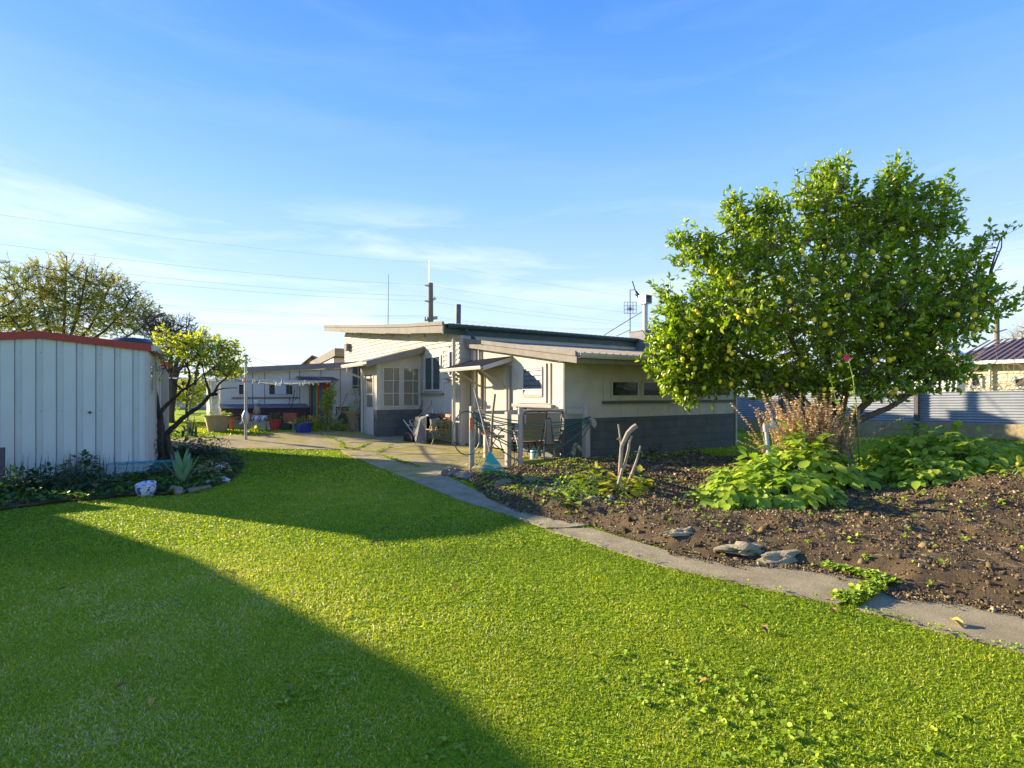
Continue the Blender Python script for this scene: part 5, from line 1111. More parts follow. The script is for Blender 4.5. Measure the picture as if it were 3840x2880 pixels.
# ---- bed edging: mossy slab, rocks
g=GG(*D1(800,1625)); o=thing('mossy_slab','long moss-covered stone slab at the corner of the bed below the rake','slab',g)
a=GG(*D1(600,1600)); b=GG(*D1(1080,1655)); dirv=(b-a).normalized(); nv=Vector((-dirv.y,dirv.x,0))
bm_=MB(Matrix.Translation((a+b)/2+Vector((0,0,.10)))@Matrix.Rotation(math.atan2(dirv.y,dirv.x),4,'Z')); bm_.rock((0,0,0),1,44,((b-a).length*.55,.16,.13),4,.16); bm_.build('slab_body','moss',o,smooth=True)
mb_=MB(); mb_.bar(GG(*D1(1450,1395))+Vector((0,.05,.03)),GG(*E1(720,1300))+Vector((0,.1,.03)),.12,.10); o=mb_.build('timber_edging','moss',bevel=.01); tagt(o,'mossy timber board edging the back of the bed along the house','edging'); origin_to(o,GG(*D1(1450,1395)))
rocks=[(D1(215,1590),.16,'grey rock at the far left of the bed corner'),(D1(300,1560),.12,'rock second from the left at the bed corner'),(D1(380,1600),.13,'rock just left of the mossy slab'),(D1(480,1640),.15,'flat grey rock in front of the mossy slab'),(D1(260,1500),.09,'small upright rock leaning on the corner rocks beside the patio'),(R7(640,880),.17,'squared grey rock just right of the mossy slab'),(R7(790,930),.14,'brownish rock low beside the second path slab'),(R7(880,850),.17,'mossy rock higher on the soil behind the brownish one'),(R7(950,940),.13,'tan pointed rock in the middle of the edging'),(R7(1060,960),.15,'low rock right of the tan pointed one'),(R7(1130,880),.14,'mossy rock at the left of the leafy weeds'),(R7(1480,1080),.20,'large green mossy block in front of the leafy weeds'),(R7(1600,1090),.17,'mossy rock right of the large green block'),(R7(1520,1140),.13,'lowest mossy rock touching the end of the second path slab')]
for i,(pt,r,lb) in enumerate(rocks):
    g=GG(*pt); m_='stonem' if i%3 else 'stone'
    if i in (11,12): m_='moss'
    o=MB().rock(g+Vector((0,0,r*.22)),r,60+i,(1.2,.9,.7),4,.5).build('edging_rock',m_); tagt(o,lb,'rock','rocks edging the garden bed'); origin_to(o,g)
for i,(pt,sx_,lb) in enumerate(((R8(120,880),.26,'broken lump of pale concrete at the left in the front soil edge'),(R8(480,950),.36,'long broken lump of pale concrete level with the path slab'),(R8(740,985),.35,'low flat pale concrete piece beside the front path slab'),(R8(2100,1330),.2,'pale concrete lump at the right frame side of the soil'))):
    g=GG(*pt); g.z=gz(g.x,g.y); o=MB().rock(g+Vector((0,0,-.02)),sx_,80+i,(1,.40,.13),4,.6).build('concrete_lump','conc'); tagt(o,lb,'concrete'); origin_to(o,g)
# ---- standpipe tap
TD=7.9
def tp(x,y,dd=0): return PD(*Zm(2600,1450,700,1787,x,y),TD+dd)
tg=GG(2888,1800); tap=thing('garden_tap','slim grey standpipe with a chrome tap rising from the potato plants','tap',(tp(735,870).x,tp(735,870).y,.1))
MB().tube([tp(745,980),tp(735,850),tp(712,560),tp(697,410)],[.026,.026,.028,.028],12).build('pipe','pvc',tap,smooth=True)
mb=MB(); mb.tube([tp(692,425),tp(688,362)],.036,12); mb.tube([tp(690,388),tp(735,385)],.026,10); eb=mb.build('elbow','pvc',tap,smooth=True)
MB().tube([tp(688,362),tp(687,345)],.03,10).build('brass_plug','brass',eb)
mb=MB(); mb.tube([tp(730,385),tp(770,380),tp(800,388),tp(812,410)],[.022,.024,.022,.018],10); mb.tube([tp(752,378),tp(752,335),tp(748,298)],[.018,.02,.014],10); mb.tube([tp(752,335),tp(768,330),tp(768,355)],.012,8); mb.build('tap_head','tapm',tap,smooth=True)
MB().tube([tp(688+9*math.cos(a*.6)-0,535+22*math.sin(a*.6),-.03) for a in range(11)],.004,5).build('wire_tie','wire',tap)
MB().tube([tp(695,395),tp(694,520),tp(705,560)],.004,4).build('wire_tie','wire',tap)
# ---- iron fence along the right boundary
FX=19.0
fn=thing('corrugated_fence','long fence of horizontal corrugated iron on a mossy concrete footing','fence',(FX,5,.2))
mb=MB(); n=100
def fz(y): return 1.53-.0195*(y-4.3)
ya,yb3=-6,26; pit=.076; hgt=.91; k=int(hgt/pit*8); vs=[]
for i in range(k+1):
    zo=-hgt+i*hgt/k; xo=.014*math.sin(2*math.pi*i/8); vs+=[(FX+xo,ya,fz(ya)+zo),(FX+xo,yb3,fz(yb3)+zo)]
mb.add(vs,[(2*i,2*i+1,2*i+3,2*i+2) for i in range(k)]); mb.build('iron_sheet','fencem',fn,smooth=True)
mb=MB(); mb.prism([(FX-.10,ya,-.1),(FX-.10,yb3,-.1),(FX-.10,yb3,fz(yb3)-hgt+.005),(FX-.10,ya,fz(ya)-hgt+.005)],(.2,0,0)); mb.build('footing','conc',fn)
pf=PX(3437,1560,FX-.1).y
for yy in (pf,pf+4.2,pf+8.4,pf-4.2): MB().box(FX-.16,FX-.03,yy-.055,yy+.055,.1,fz(yy)+.01).build('fence_post','fpost',fn,bevel=.004)
# ---- neighbour on the right
nb=thing('neighbour_house','cream weatherboard neighbour house with a brown tiled roof beyond the iron fence','house',(27,8,0)); NX=27
def NR(x,y): return Zm(3300,1100,540,1629,x,y)
pe=PX(*NR(1629,735),NX); 
ze=PX(*NR(1629,760),NX-.35).z; y0=-6; y1=PX(*NR(700,1000),NX).y
mb=MB(); mb.box(NX,NX+8,y0,y1,0,ze-.05); mb.build('wall','ncream',nb)
mb=MB(); z=.4
while z<ze-.1:
    mb.add([(NX-.03,y0,z),(NX-.03,y1,z),(NX-.005,y1,z+.15),(NX-.005,y0,z+.15),(NX,y0,z),(NX,y1,z),(NX,y1,z+.15),(NX,y0,z+.15)],[(0,1,2,3),(4,7,6,5),(0,4,5,1),(3,2,6,7)]); z+=.15
mb.build('weatherboards','ncream',nb)
rz=PX(*NR(1200,548),NX+4).z
mb=MB(); mb.hexa([(NX-.45,y0,ze),(NX+4,y0,rz),(NX+4,y1-1.5,rz),(NX-.45,y1+.4,ze)],[(NX-.45,y0,ze+.05),(NX+4,y0,rz+.05),(NX+4,y1-1.5,rz+.05),(NX-.45,y1+.4,ze+.05)]); mb.hexa([(NX+8.4,y0,ze),(NX+4,y0,rz),(NX+4,y1-1.5,rz),(NX+8.4,y1+.4,ze)],[(NX+8.4,y0,ze+.05),(NX+4,y0,rz+.05),(NX+4,y1-1.5,rz+.05),(NX+8.4,y1+.4,ze+.05)])
mb.add([(NX-.45,y1+.4,ze+.04),(NX+8.4,y1+.4,ze+.04),(NX+4,y1-1.5,rz+.05)],[(0,1,2)]); rf=mb.build('roof','ntile',nb)
mb=MB(); y=y0
while y<y1-.3: mb.bar((NX-.45,y,ze+.065),(NX+3.98,y,rz+.065),.06,.035); y+=.22
mb.build('roof_ribs','ntile',rf)
MB().box(NX-.52,NX-.46,y0,y1+.4,ze-.09,ze+.05).build('gutter','curt',nb)
def nwin(xa,ya_,xb,yb_): 
    a=PX(*NR(xa,ya_),NX-.03); b=PX(*NR(xb,yb_),NX-.03); w_=win_x(NX-.03,b.y,a.y,b.z,a.z,nb,nm=0,fr=.09,mf='curt',proud=.05,curtain=True); return w_
nwin(1015,930,1160,1070); nwin(1500,940,1740,1080)
a=PX(*NR(1245,780),NX-.1); MB().tube([(NX-.1,a.y,ze-.1),(NX-.1,a.y,.2)],.045,8).build('downpipe','ncream',nb)
# grey gabled shed roof between
g0=thing('grey_gable_shed','grey gable-ended shed with dark vertical battens half hidden behind the lemon tree','shed',(22.5,11,0)); GY=PX(*NR(600,800),23).y
pk=PX(*NR(600,530),23); pr=PX(*NR(870,760),23); 
hw=abs(pk.y-pr.y)
mb=MB(); mb.prism([(23,pk.y-hw,0),(23,pk.y+hw,0),(23,pk.y+hw,pr.z),(23,pk.y,pk.z),(23,pk.y-hw,pr.z)],(.8,0,0)); mb.build('wall','sleep',g0)
mb=MB(); y=pk.y-hw+.1
while y<pk.y+hw: mb.box(22.975,23,y-.012,y+.012,.3,pk.z-abs(y-pk.y)/hw*(pk.z-pr.z)-.02); y+=.2
mb.build('battens','fpost',g0)
mb=MB()
for s_ in(-1,1): mb.hexa([(22.85,pk.y,pk.z),(22.85,pk.y+s_*(hw+.2),pr.z-.08),(23.95,pk.y+s_*(hw+.2),pr.z-.08),(23.95,pk.y,pk.z)],[(22.85,pk.y,pk.z+.12),(22.85,pk.y+s_*(hw+.2),pr.z+.05),(23.95,pk.y+s_*(hw+.2),pr.z+.05),(23.95,pk.y,pk.z+.12)])
mb.build('roof','alum',g0)
# ---- utility poles and wires
up_=thing('utility_pole','tall timber utility pole with insulators behind the house roof','utility pole',PD(1615,1475,42)*1); b=PD(1615,1475,42); b.z=0; up_.location=b
def up(x,y,D=42): return PD(*Zm(1500,900,1000,2212,x,y),D)
tp_=up(253,357); MB().tube([b,(b.x,b.y,tp_.z)],[.26,.19],12).build('pole','wpole',up_,smooth=True)
MB().tube([up(243,425),up(243,170)],.035,6).build('mast','galv',up_)
for x0,y0_,x1,y1_ in ((205,375,245,380),(205,505,245,510),(265,505,297,480)): MB().tube([up(x0,y0_),up(x1,y1_)],[.05,.12],8).build('insulator','alum',up_,smooth=True)
MB().bar(up(205,668),up(310,650),.12,.12).build('cross_arm','wood',up_)
for x in (208,232,275,290,305): MB().tube([up(x,672-x*.06),up(x,650-x*.06)],.06,6).build('insulator','frame',up_)
u2=PD(3738,1475,50); u2.z=0; upb=thing('utility_pole','utility pole standing behind the brown tiled roof at the right','utility pole',u2); t2=PD(3738,1152,50)
MB().tube([u2,(u2.x,u2.y,t2.z)],[.24,.19],12).build('pole','wpole',upb,smooth=True)
MB().tube([PD(*NR(1235,328),50),PD(*NR(1300,332),50)],[.05,.08],6).build('insulator','alum',upb); MB().tube([PD(*NR(1240,428),50),PD(*NR(1310,432),50)],.08,6).build('insulator','alum',upb); MB().tube([PD(*NR(1350,432),50),PD(*NR(1430,408),50)],.08,6).build('insulator','alum',upb)
def wire(pts,lb,r=.012,gr='overhead wires'):
    P_=[PD(*q) for q in pts]; out=[]
    for a,b in zip(P_,P_[1:]):
        for i in range(14): out.append(a.lerp(b,i/14)-Vector((0,0,.35*4*(i/14)*(1-i/14))))
    out.append(P_[-1]); o=MB().tube(out,r,4).build('overhead_wire','wire'); tagt(o,lb,'wire',gr); origin_to(o,out[0])
wire([(-200,775,24),(1612,985,42),(2700,1150,52),(3300,1240,60)],'uppermost overhead wire, running through the tip of the mast',.005)
wire([(-200,888,24),(1595,1068,42),(2700,1200,52),(3400,1275,60)],'second overhead wire from the top, meeting the pole at its highest insulator',.007)
wire([(-200,950,24),(1625,1112,42),(2700,1235,52),(3600,1290,60)],'third overhead wire from the top, held by the right-hand insulator',.007)
wire([(-200,975,24),(1595,1128,42),(2700,1243,52),(3600,1296,60)],'fourth overhead wire from the top, held by the lower left insulator',.007)
nth=('uppermost','second from the top','third from the top','fourth from the top','fifth from the top','lowest')
for k,(ya_,yb_) in enumerate(((1120,1182),(1125,1186),(1132,1192),(1185,1225),(1190,1230),(1200,1236))): wire([(250,ya_-12,30),(1600,yb_,42.5),(2300,yb_+50,48)],nth[k]+' of six faint low wires between feathery tree and house roof',.007,'faint low wires behind the roof')
for lbw,p_ in zip(('upper wire running left from the right-hand utility pole','lower wire running left from the right-hand utility pole','upper wire running right from the right-hand utility pole','lower wire running right from the right-hand utility pole'),((NR(1150,325),NR(1300,332)),(NR(1120,425),NR(1240,428)),(NR(1430,408),NR(1640,480)),(NR(1350,470),NR(1640,540)))): wire([(p_[0][0]-(0 if p_[0][0]>3738 else 300),p_[0][1]-(0 if p_[0][0]>3738 else 6),49.8),(p_[1][0],p_[1][1],50)],lbw,.008,'wires at the right-hand pole')
# ---- far left: fence, road, car, hedge, neighbour wall
rd=MB().add([(-60,46,.268),(60,46,.268),(60,56,.268),(-60,56,.268)],[(0,1,2,3)]).build('road','stone'); structure(rd)
def TP(x,y,D): return PD(*T1(x,y),D)
CARD=58
cr_=thing('parked_car','dark blue car parked on the road beyond the lawn, half hidden by the pruned tree','car',(PD(655,1500,58).x,PD(655,1500,58).y,.27)); cc=Vector((PD(655,1500,58).x,PD(655,1500,58).y,.27))
def cpt(l_,d_,z): return cc+Vector((rx*l_+fx*d_,ry*l_+fy*d_,z))
prof=[(-2.1,.35),(-2.1,.75),(-1.9,.92),(-1.2,.98),(-.6,1.42),(.7,1.45),(1.4,1.0),(2.0,.9),(2.15,.7),(2.15,.35)]
MB().prism([cpt(l_,-.8,z) for l_,z in prof],Vector((fx,fy,0))*1.6).build('body','carp',cr_,bevel=.05)
MB().prism([cpt(l_,-.81,z) for l_,z in ((-1.05,1.0),(-.55,1.36),(.65,1.38),(1.2,1.0))],Vector((fx,fy,0))*1.62).build('window','glass',cr_)
for l_ in (-1.35,1.35): ring(cpt(l_,-.78,.33),Vector((fx,fy,0)),[(.1,-.06),(.33,-.1),(.33,.1),(.1,.06)],'wheel','tyre',cr_)
hf=thing('pipe_gate','low grey pipe fence across the far driveway','fence',PD(700,1500,30)); hf.location.z=0
for yy in (1000,1055,1100): MB().tube([TP(660,yy+60,30),TP(880,yy+50,30)],.03,6).build('rail','galv',hf)
for xx in (675,750,835): MB().tube([TP(xx,1160,30),TP(xx,1040,30)],.035,6).build('post','galv',hf)
nw=PD(560,1475,38); n3=thing('pale_building','pale building wall seen far behind the pruned tree','building',(nw.x,nw.y,0))
mb=MB(); a=PD(500,1475,40); b=PD(800,1475,46); mb.prism([(a.x,a.y,0),(b.x,b.y,0),(b.x,b.y,2.6),(a.x,a.y,2.6)],(1,4,0)); mb.build('wall','sleep',n3)
# unseen garage added on the left, outline shaped to throw the big lawn shadow
nbw=thing('shadow_garage','unseen cream garage left of the metal shed, shaped to throw the lawn shadow','garage',(-6,12,0))
GP=[(-6.8,17.1),(-5.54,14.28),(-4.65,11.36),(-4.5,9.9),(-12,9.9),(-12,17.1)]
MB().prism([(x,y,0) for x,y in GP],(0,0,3.15)).build('wall','ncream',nbw); MB().prism([(x,y,3.15) for x,y in GP],(0,0,.06)).build('roof','slate',nbw)
lf=MB().box(-4.75,-2.55,11.5,11.54,0,1.16).build('shadow_fence','fpost'); tagt(lf,'unseen low dark fence added beside the metal shed to shade the lawn','fence'); origin_to(lf,(-4.3,11.5,0))  # unseen fence added; its shadow ends the sunlit strip of lawn
# ---- fallen leaves on the lawn, fallen lemons
ft=leaf_t(.6,.35,.22)
fl_=[(845,2150,.07,'leafbr','curled brown leaf on the sunlit lawn near the shadow edge'),(1083,2610,.06,'leafbr','curled brown leaf in the shaded lawn beside the dandelion patch'),(1720,2222,.05,'leafyl','small orange-brown leaf in the middle of the lit lawn'),(2855,2365,.07,'leafbr','brown leaf on the lit lawn right of the clover'),(2660,2573,.05,'leafyl','upright tan leaf standing in the clover patch'),(3140,2308,.06,'leafbr','brown leaf near the lawn edge below the path slab'),(2780,2292,.06,'leafbr','brown leaf on the lawn left of the slab corner'),(475,2582,.05,'leafbr','pinkish brown leaf in the dark lower left lawn'),(575,2640,.05,'leafyl','thin yellow leaf in the dark lower left lawn'),(3560,2338,.10,'leafyl','long tan leaf lying on the right path slab'),(1420,2040,.08,'leafbr','brown clod-like leaf on the lawn at the tip of the shed shadow'),(250,2218,.05,'leafbr','small brown leaf on the shaded lawn at far left')]
for px,py,s_,m_,lb in fl_:
    g=GG(px,py); v,f=ft; mb=MB(Matrix.Translation(g+Vector((0,0,.028)))@Matrix.Rotation(random.uniform(0,6.28),4,'Z')@Matrix.Rotation(random.uniform(-.15,.1),4,'Y')@Matrix.Scale(s_,4)); mb.add(v,f); o=mb.build('fallen_leaf',m_); tagt(o,lb,'leaf'); origin_to(o,g)
g=GG(2810,1709); o=MB().lathe(g+Vector((0,0,.0)),[(.0,0),(.03,.01),(.045,.04),(.03,.07),(0,.08)],14).build('fallen_lemon','lemon',smooth=True); tagt(o,'yellow lemon lying on the grass left of the standpipe','lemon'); origin_to(o,g)
# ================================================================== PLANTS
LT_=leaf_t(.50,.14,.08)
def npv(v): return np.array([v.x,v.y,v.z])
def blob_pts(blobs,n):
    """blobs: (px,py,depth,rx_px,ry_px,rdepth,weight)"""
    wts=np.array([b[3]*b[4]*b[6] for b in blobs],float); wts/=wts.sum(); out=[];src=[]
    for i,b in enumerate(blobs):
        k=int(round(n*wts[i])); c=npv(PD(b[0],b[1],b[2])); u=unit(k)*(RNG.random((k,1))**(1/2.4))
        a=b[3]/F*b[2]; c_=b[4]/F*b[2]
        P=c+u[:,:1]*a*np.array([rx,ry,0])+u[:,1:2]*b[5]*np.array([fx,fy,0])+u[:,2:3]*c_*np.array([0,0,1])
        out.append(P); src.append(np.full(k,i))
    return np.concatenate(out),np.concatenate(src)
def tubes_mesh(name,segs,m,parent,seg=4):
    """segs: list of (points Nx3, radii N) -> one mesh"""
    mb=MB()
    for pts,r in segs: mb.tube([Vector(p) for p in pts],list(r),seg,cap=False)
    return mb.build(name,m,parent,smooth=True)
def twig_tree(t,limbs,limb_r,blobs,ntw,twl,nleaf,lsz,leafm,barkm,twm=None,up=.5,trunkname='trunk',crown='crown',spread=.9,tr=.006,leafrnd=None,seg=9):
    segs=[]; nodes=[]; 
    for pts,r in zip(limbs,limb_r):
        P=[Vector(p) for p in pts]; fine=[];rr=[]
        for i in range(len(P)-1):
            for k in range(6):
                q=k/6; p0=P[max(i-1,0)];p1=P[i];p2=P[i+1];p3=P[min(i+2,len(P)-1)]
                v=.5*((2*p1)+(p2-p0)*q+(2*p0-5*p1+4*p2-p3)*q*q+(-p0+3*p1-3*p2+p3)*q*q*q); fine.append(v+Vector((random.gauss(0,.4),random.gauss(0,.4),random.gauss(0,.3)))*r[0]*.25)
                rr.append(r[0]+(r[1]-r[0])*(i+q)/(len(P)-1))
        fine.append(P[-1]); rr.append(r[1]); segs.append((fine,rr)); nodes+= [tuple(v) for v in fine[len(fine)//3:]]
    tk=tubes_mesh(trunkname,segs,barkm,t,seg)
    T,src=blob_pts(blobs,ntw); NN=np.array(nodes)
    # intermediate branchlets: a subset of twig bases joins limbs, other twigs join these
    k1=max(8,ntw//14); idx=RNG.permutation(len(T))[:k1]; br=[];mids=[]
    for i in idx:
        d=np.linalg.norm(NN-T[i],axis=1)+.35*np.maximum(0,NN[:,2]-T[i,2]); j=d.argmin(); a=NN[j]; b=T[i]; c=(a+b)/2+np.array([0,0,-.06*np.linalg.norm(b-a)])+RNG.normal(0,.03,3)*np.linalg.norm(b-a)
        pts=[a,(a+c)/2+RNG.normal(0,.015,3),c,(c+b)/2+RNG.normal(0,.015,3),b]; L=np.linalg.norm(b-a); br.append((pts,np.linspace(tr*3.2,tr*1.3,5)*min(1.6,.7+L*.5)))
        for q in (.35,.6,.8,1.0):
            mids.append(pts[2]*(1-2*abs(q-.5)) + (pts[0] if q<.5 else pts[4])*(2*abs(q-.5)))
    MM=np.concatenate([NN,np.array(mids)])
    tw=[]; base=[];tip=[]
    cen=T.mean(0)
    for i in range(len(T)):
        d=np.linalg.norm(MM-T[i],axis=1); j=d.argmin(); a=MM[j]; b=T[i]
        dr=b-a; L=np.linalg.norm(dr)+1e-6; out=(b-cen); out/=np.linalg.norm(out)+1e-6
        dd=dr/L*.6+out*.7+np.array([0,0,up])+RNG.normal(0,.35,3); dd/=np.linalg.norm(dd); e_=b+dd*twl*RNG.uniform(.6,1.3)
        tw.append(([a,b,e_],[tr,tr*.7,tr*.35])); base.append(b-dd*twl*.15); tip.append(e_)
    tubes_mesh('twigs',br+tw,twm or barkm,t,4)
    B=np.array(base);E=np.array(tip); n=len(B); q=RNG.random((n,nleaf))*1.0
    P=(B[:,None]+(E-B)[:,None]*q[...,None]).reshape(-1,3); ax=np.repeat((E-B)/np.linalg.norm(E-B,axis=1,keepdims=True),nleaf,axis=0)
    D=ax*.55+unit(len(P))*spread+np.array([0,0,-.05]); D/=np.linalg.norm(D,axis=1,keepdims=True)
    N=np.array([-.3,.05,.4])+unit(len(P))*.95
    S=lsz*RNG.uniform(.55,1.25,len(P)); rnd=np.clip(RNG.beta(2,2.6,len(P))+.35*(q.reshape(-1)>.85)*RNG.random(len(P)),0,1)
    if leafrnd is not None: rnd=leafrnd(P,rnd)
    v,f=LT_; return scatter(crown,v,f,P,frames(D,N),S,leafm,t,rnd),T,E
# ---- lemon tree
TDp=10.2
tb=PD(3085,1475,TDp+.1); tb.z=.08
lemon=thing('lemon_tree','large bushy lemon tree full of yellow lemons in the garden bed','tree',tb)
def L(px,py,dd=0): return PD(px,py,TDp+dd)
base=Vector((tb.x,tb.y,.0))
limbs=[([base,L(3080,1640),L(3060,1560,.1),L(2990,1480,0),L(2880,1390,-.1),L(2740,1300,-.3),L(2600,1280,-.4)],(.10,.02)),
 ([base+Vector((.08,0,0)),L(3110,1600,.1),L(3090,1500,.2),L(3010,1350,.2),L(2900,1150,.1),L(2800,950,.0),L(2740,860,0)],(.085,.012)),
 ([base+Vector((.1,.08,0)),L(3120,1600,.2),L(3120,1450,.3),L(3090,1200,.2),L(3090,900,.1),L(3110,730,0)],(.085,.012)),
 ([base+Vector((.12,.0,0)),L(3140,1600,0),L(3180,1450,0),L(3260,1200,.1),L(3320,900,.1),L(3345,730,0)],(.085,.012)),
 ([base+Vector((.15,-.05,0)),L(3180,1590,-.1),L(3270,1490,-.2),L(3400,1350,-.2),L(3550,1200,-.3),L(3680,1060,-.4),L(3760,1080,-.5)],(.08,.014)),
 ([base+Vector((.15,-.1,0)),L(3190,1600,-.3),L(3330,1530,-.5),L(3480,1440,-.6),L(3600,1400,-.7)],(.08,.02)),
 ([base+Vector((.0,-.1,0)),L(3030,1590,-.1),L(2950,1480,-.3),L(2850,1400,-.5),L(2720,1350,-.4)],(.09,.02)),
 ([base+Vector((.05,.15,0)),L(3100,1500,.8),L(3100,1300,1.5),L(3150,1100,1.9)],(.09,.02))]
lr_=[l[1] for l in limbs]; limbs=[l[0] for l in limbs]
bl=[(3070,1170,10.4,390,320,1.6,1.15),(3090,790,10.2,125,160,.8,1),(3090,700,10.2,70,70,.5,1),(2850,900,10.2,120,130,.8,1),(2760,820,10.1,40,90,.3,1.2),(2880,800,10.1,35,80,.3,1.2),
 (3340,800,10.2,100,150,.8,1),(3350,690,10.2,40,80,.3,1.4),(3250,850,10.2,150,120,.9,1),(3430,850,10.3,110,130,.8,1),(3545,740,10.2,14,70,.15,1.6),(3500,870,10.2,40,50,.4,1),
 (2640,960,10.0,95,75,.5,1.2),(2570,910,10.0,45,30,.3,1.4),(2740,1030,10.1,130,110,.9,1),(2720,1200,9.9,190,150,1.2,1.1),(2600,1290,9.9,150,150,.6,1.2),(2560,1330,9.9,110,120,.5,1.2),(2700,1390,10.0,220,85,.5,1.1),
 (2530,1170,9.9,35,60,.3,1.2),(2500,1120,9.9,22,40,.2,1.3),(2620,1440,9.9,90,50,.35,1.2),(2530,1440,9.9,40,45,.3,1.1),(2880,1410,10.0,170,70,.6,1.0),
 (3350,1160,10.3,235,250,1.5,.95),(3570,1080,10.0,110,115,.7,.75),(3650,970,9.9,50,60,.4,.7),(3710,905,9.9,32,32,.25,.8),(3680,1130,9.8,95,65,.5,.7),(3760,1160,9.8,34,30,.25,.7),(3520,1230,10.0,130,85,.8,.8),
 (3460,1370,9.8,130,85,.8,1.0),(3590,1395,9.7,60,32,.4,1.0),(3250,1430,10.2,280,70,1.4,1.0),(3020,1420,10.4,250,60,1.2,.9),(2450,1370,9.9,14,14,.1,1),(2600,1500,9.9,30,25,.2,1)]
lf_,TT,EE=twig_tree(lemon,limbs,lr_,bl,6300,.25,9,.105,'lemonleaf','bark','barkl' if False else 'bark',up=.55,tr=.006)
# lemons near the outside of the crown
cands=TT[np.argsort(-( -(TT@np.array([fx,fy,0]))+RNG.normal(0,.8,len(TT))))][:1300]
lp=[(2560,1345),(2545,1390),(2510,1300),(2600,1400),(2660,1370),(2575,1470),(2640,1455),(2700,1430),(2740,1440),(2590,1255),(2725,1345),(2800,1040),(2745,1060),(2735,1045),(3005,940),(3165,990),(3385,858),(3530,1040),(3575,1040),(3630,965),(3640,990),(3655,1070),(3660,1110),(3720,1130),(3590,1180),(3650,1255),(3665,1235),(3345,1475),(3360,1460),(2910,1290),(2895,1270),(2735,1300),(2745,1325),(2620,1180),(2770,1190),(2980,1160),(2960,1130),(3110,1165),(3060,1050),(2860,1130),(3180,1110),(3050,1050),(2920,1350),(3335,1350),(3350,1345),(3280,1350),(2540,1485)]
rnl=random.Random(12)
for (px,py) in lp+[None]*34 if False else lp: pass
depT=TT@np.array([fx,fy,0]); latT=TT@np.array([rx,ry,0]); pxT=CX+F*latT/depT; pyT=HZ-F*(TT[:,2]-CH)/depT
def front(px,py):
    k=np.hypot(pxT-px,pyT-py)<45
    return float(np.sort(depT[k])[min(1,k.sum()-1)])-.12 if k.sum() else 9.6
extra=[]
while len(extra)<44:
    k=rnl.randrange(len(TT)); extra.append((pxT[k],pyT[k]+rnl.uniform(0,30)))
allp=[PD(px,py,front(px,py)) for px,py in lp+extra]
lm_me=[]
for mm in ('lemon','lime'):
    o=MB().lathe((0,0,0),[(0,-.047),(.008,-.043),(.022,-.034),(.032,-.016),(.034,.004),(.028,.024),(.014,.036),(.007,.042),(0,.044)],12).build('lemon',mm,None,smooth=True); o.parent=lemon; lm_me.append(o)
lb=Vector(lemon.location)
for i,p in enumerate(allp):
    src=lm_me[1 if rnl.random()<.2 else 0]; c=src if i<0 else src.copy(); COL.objects.link(c) if c.name not in COL.objects else None
    c.parent=lemon; c.location=p-lb; c.rotation_euler=(rnl.uniform(-.7,.7),rnl.uniform(-.7,.7),rnl.uniform(0,6)); s_=rnl.uniform(.85,1.25); c.scale=(s_,s_,s_*1.02)
for o in lm_me: o.location=Vector(TT[rnl.randrange(len(TT))])-lb
# dark conifer behind the lemon tree's left flank
ct_=PD(2620,1475,55); ct_.z=0; con=thing('conifer','dark conifer just showing behind the left side of the lemon tree','tree',ct_)
twig_tree(con,[[ct_,PD(2620,1300,55),PD(2625,1100,55)]],[(.3,.06)],[(2630,1250,55,60,110,2.0,1),(2625,1130,55,28,60,1,1)],300,.85,14,.34,'darkleaf','barkd',spread=.7,tr=.012)
# ---- big feathery tree and dark tree at far left
def simple_limbs(bp_,tops,D,r0,r1,forkpy):
    out=[]; rr=[]
    for (px,py,dd) in tops:
        f=PD((bp_[0]*.8+px*.2),forkpy,D+dd*.3); mid=PD((bp_[0]*.4+px*.6),(forkpy+py)/2+20,D+dd*.7)
        b=PD(bp_[0],1475,D); b.z=0; out.append([b,f,mid,PD(px,py,D+dd)]); rr.append((r0,r1))
    return out,rr
bt_=PD(230,1475,25); bt_.z=0; bigt=thing('feathery_tree','tall airy tree with yellow-green feathery leaves rising behind the metal shed','tree',bt_)
li,lr2=simple_limbs((230,0),[(40,1050,0),(130,1000,1),(250,960,0),(330,1000,-1),(420,1060,1),(520,1090,0),(600,1180,0),(10,1150,-1),(300,1100,2)],25,.10,.02,1330)
bb_=[(60,1130,25,110,110,1.6,.9),(200,1090,25,120,110,1.6,1),(330,1100,25,110,120,1.6,1),(450,1150,25,100,100,1.4,.9),(540,1200,25,90,60,1.2,.9),(250,1210,25,260,70,2,1),(40,1220,25,90,60,1.4,1),(590,1190,25,40,20,.5,.8),(130,1000,25,30,40,.4,.5),(245,985,25,30,40,.4,.5),(20,1010,25,30,40,.4,.5),(420,1060,25,35,35,.4,.5)]
LT_=leaf_t(.28,.1,.03)
twig_tree(bigt,li,lr2,bb_,2100,.38,14,.13,'autleaf','barkd','twigd',up=.5,tr=.010,leafrnd=lambda P,r: np.clip(r*.7+.4*vnoise(P[:,0]+50,P[:,2]*1.3,.9,31)+.0,0,1))
dt_=PD(640,1475,21); dt_.z=0; dkt=thing('dark_leaved_tree','dark purple-leaved tree with flat layered branches behind the pruned tree','tree',dt_)
li,lr2=simple_limbs((640,0),[(560,1230,0),(640,1210,.5),(700,1230,0),(760,1290,0),(700,1330,-.5),(600,1330,0)],21,.11,.02,1400)
twig_tree(dkt,li,lr2,[(600,1230,21,75,45,1,1),(690,1250,21,70,35,1,1),(640,1290,21,90,40,1,.8),(750,1300,21,50,25,.6,.7),(640,1370,21,80,25,.8,.4),(700,1200,21,30,12,.4,.6)],700,.26,12,.07,'purpleaf','barkd','twigd',tr=.009)
LT_=leaf_t(.50,.14,.08)
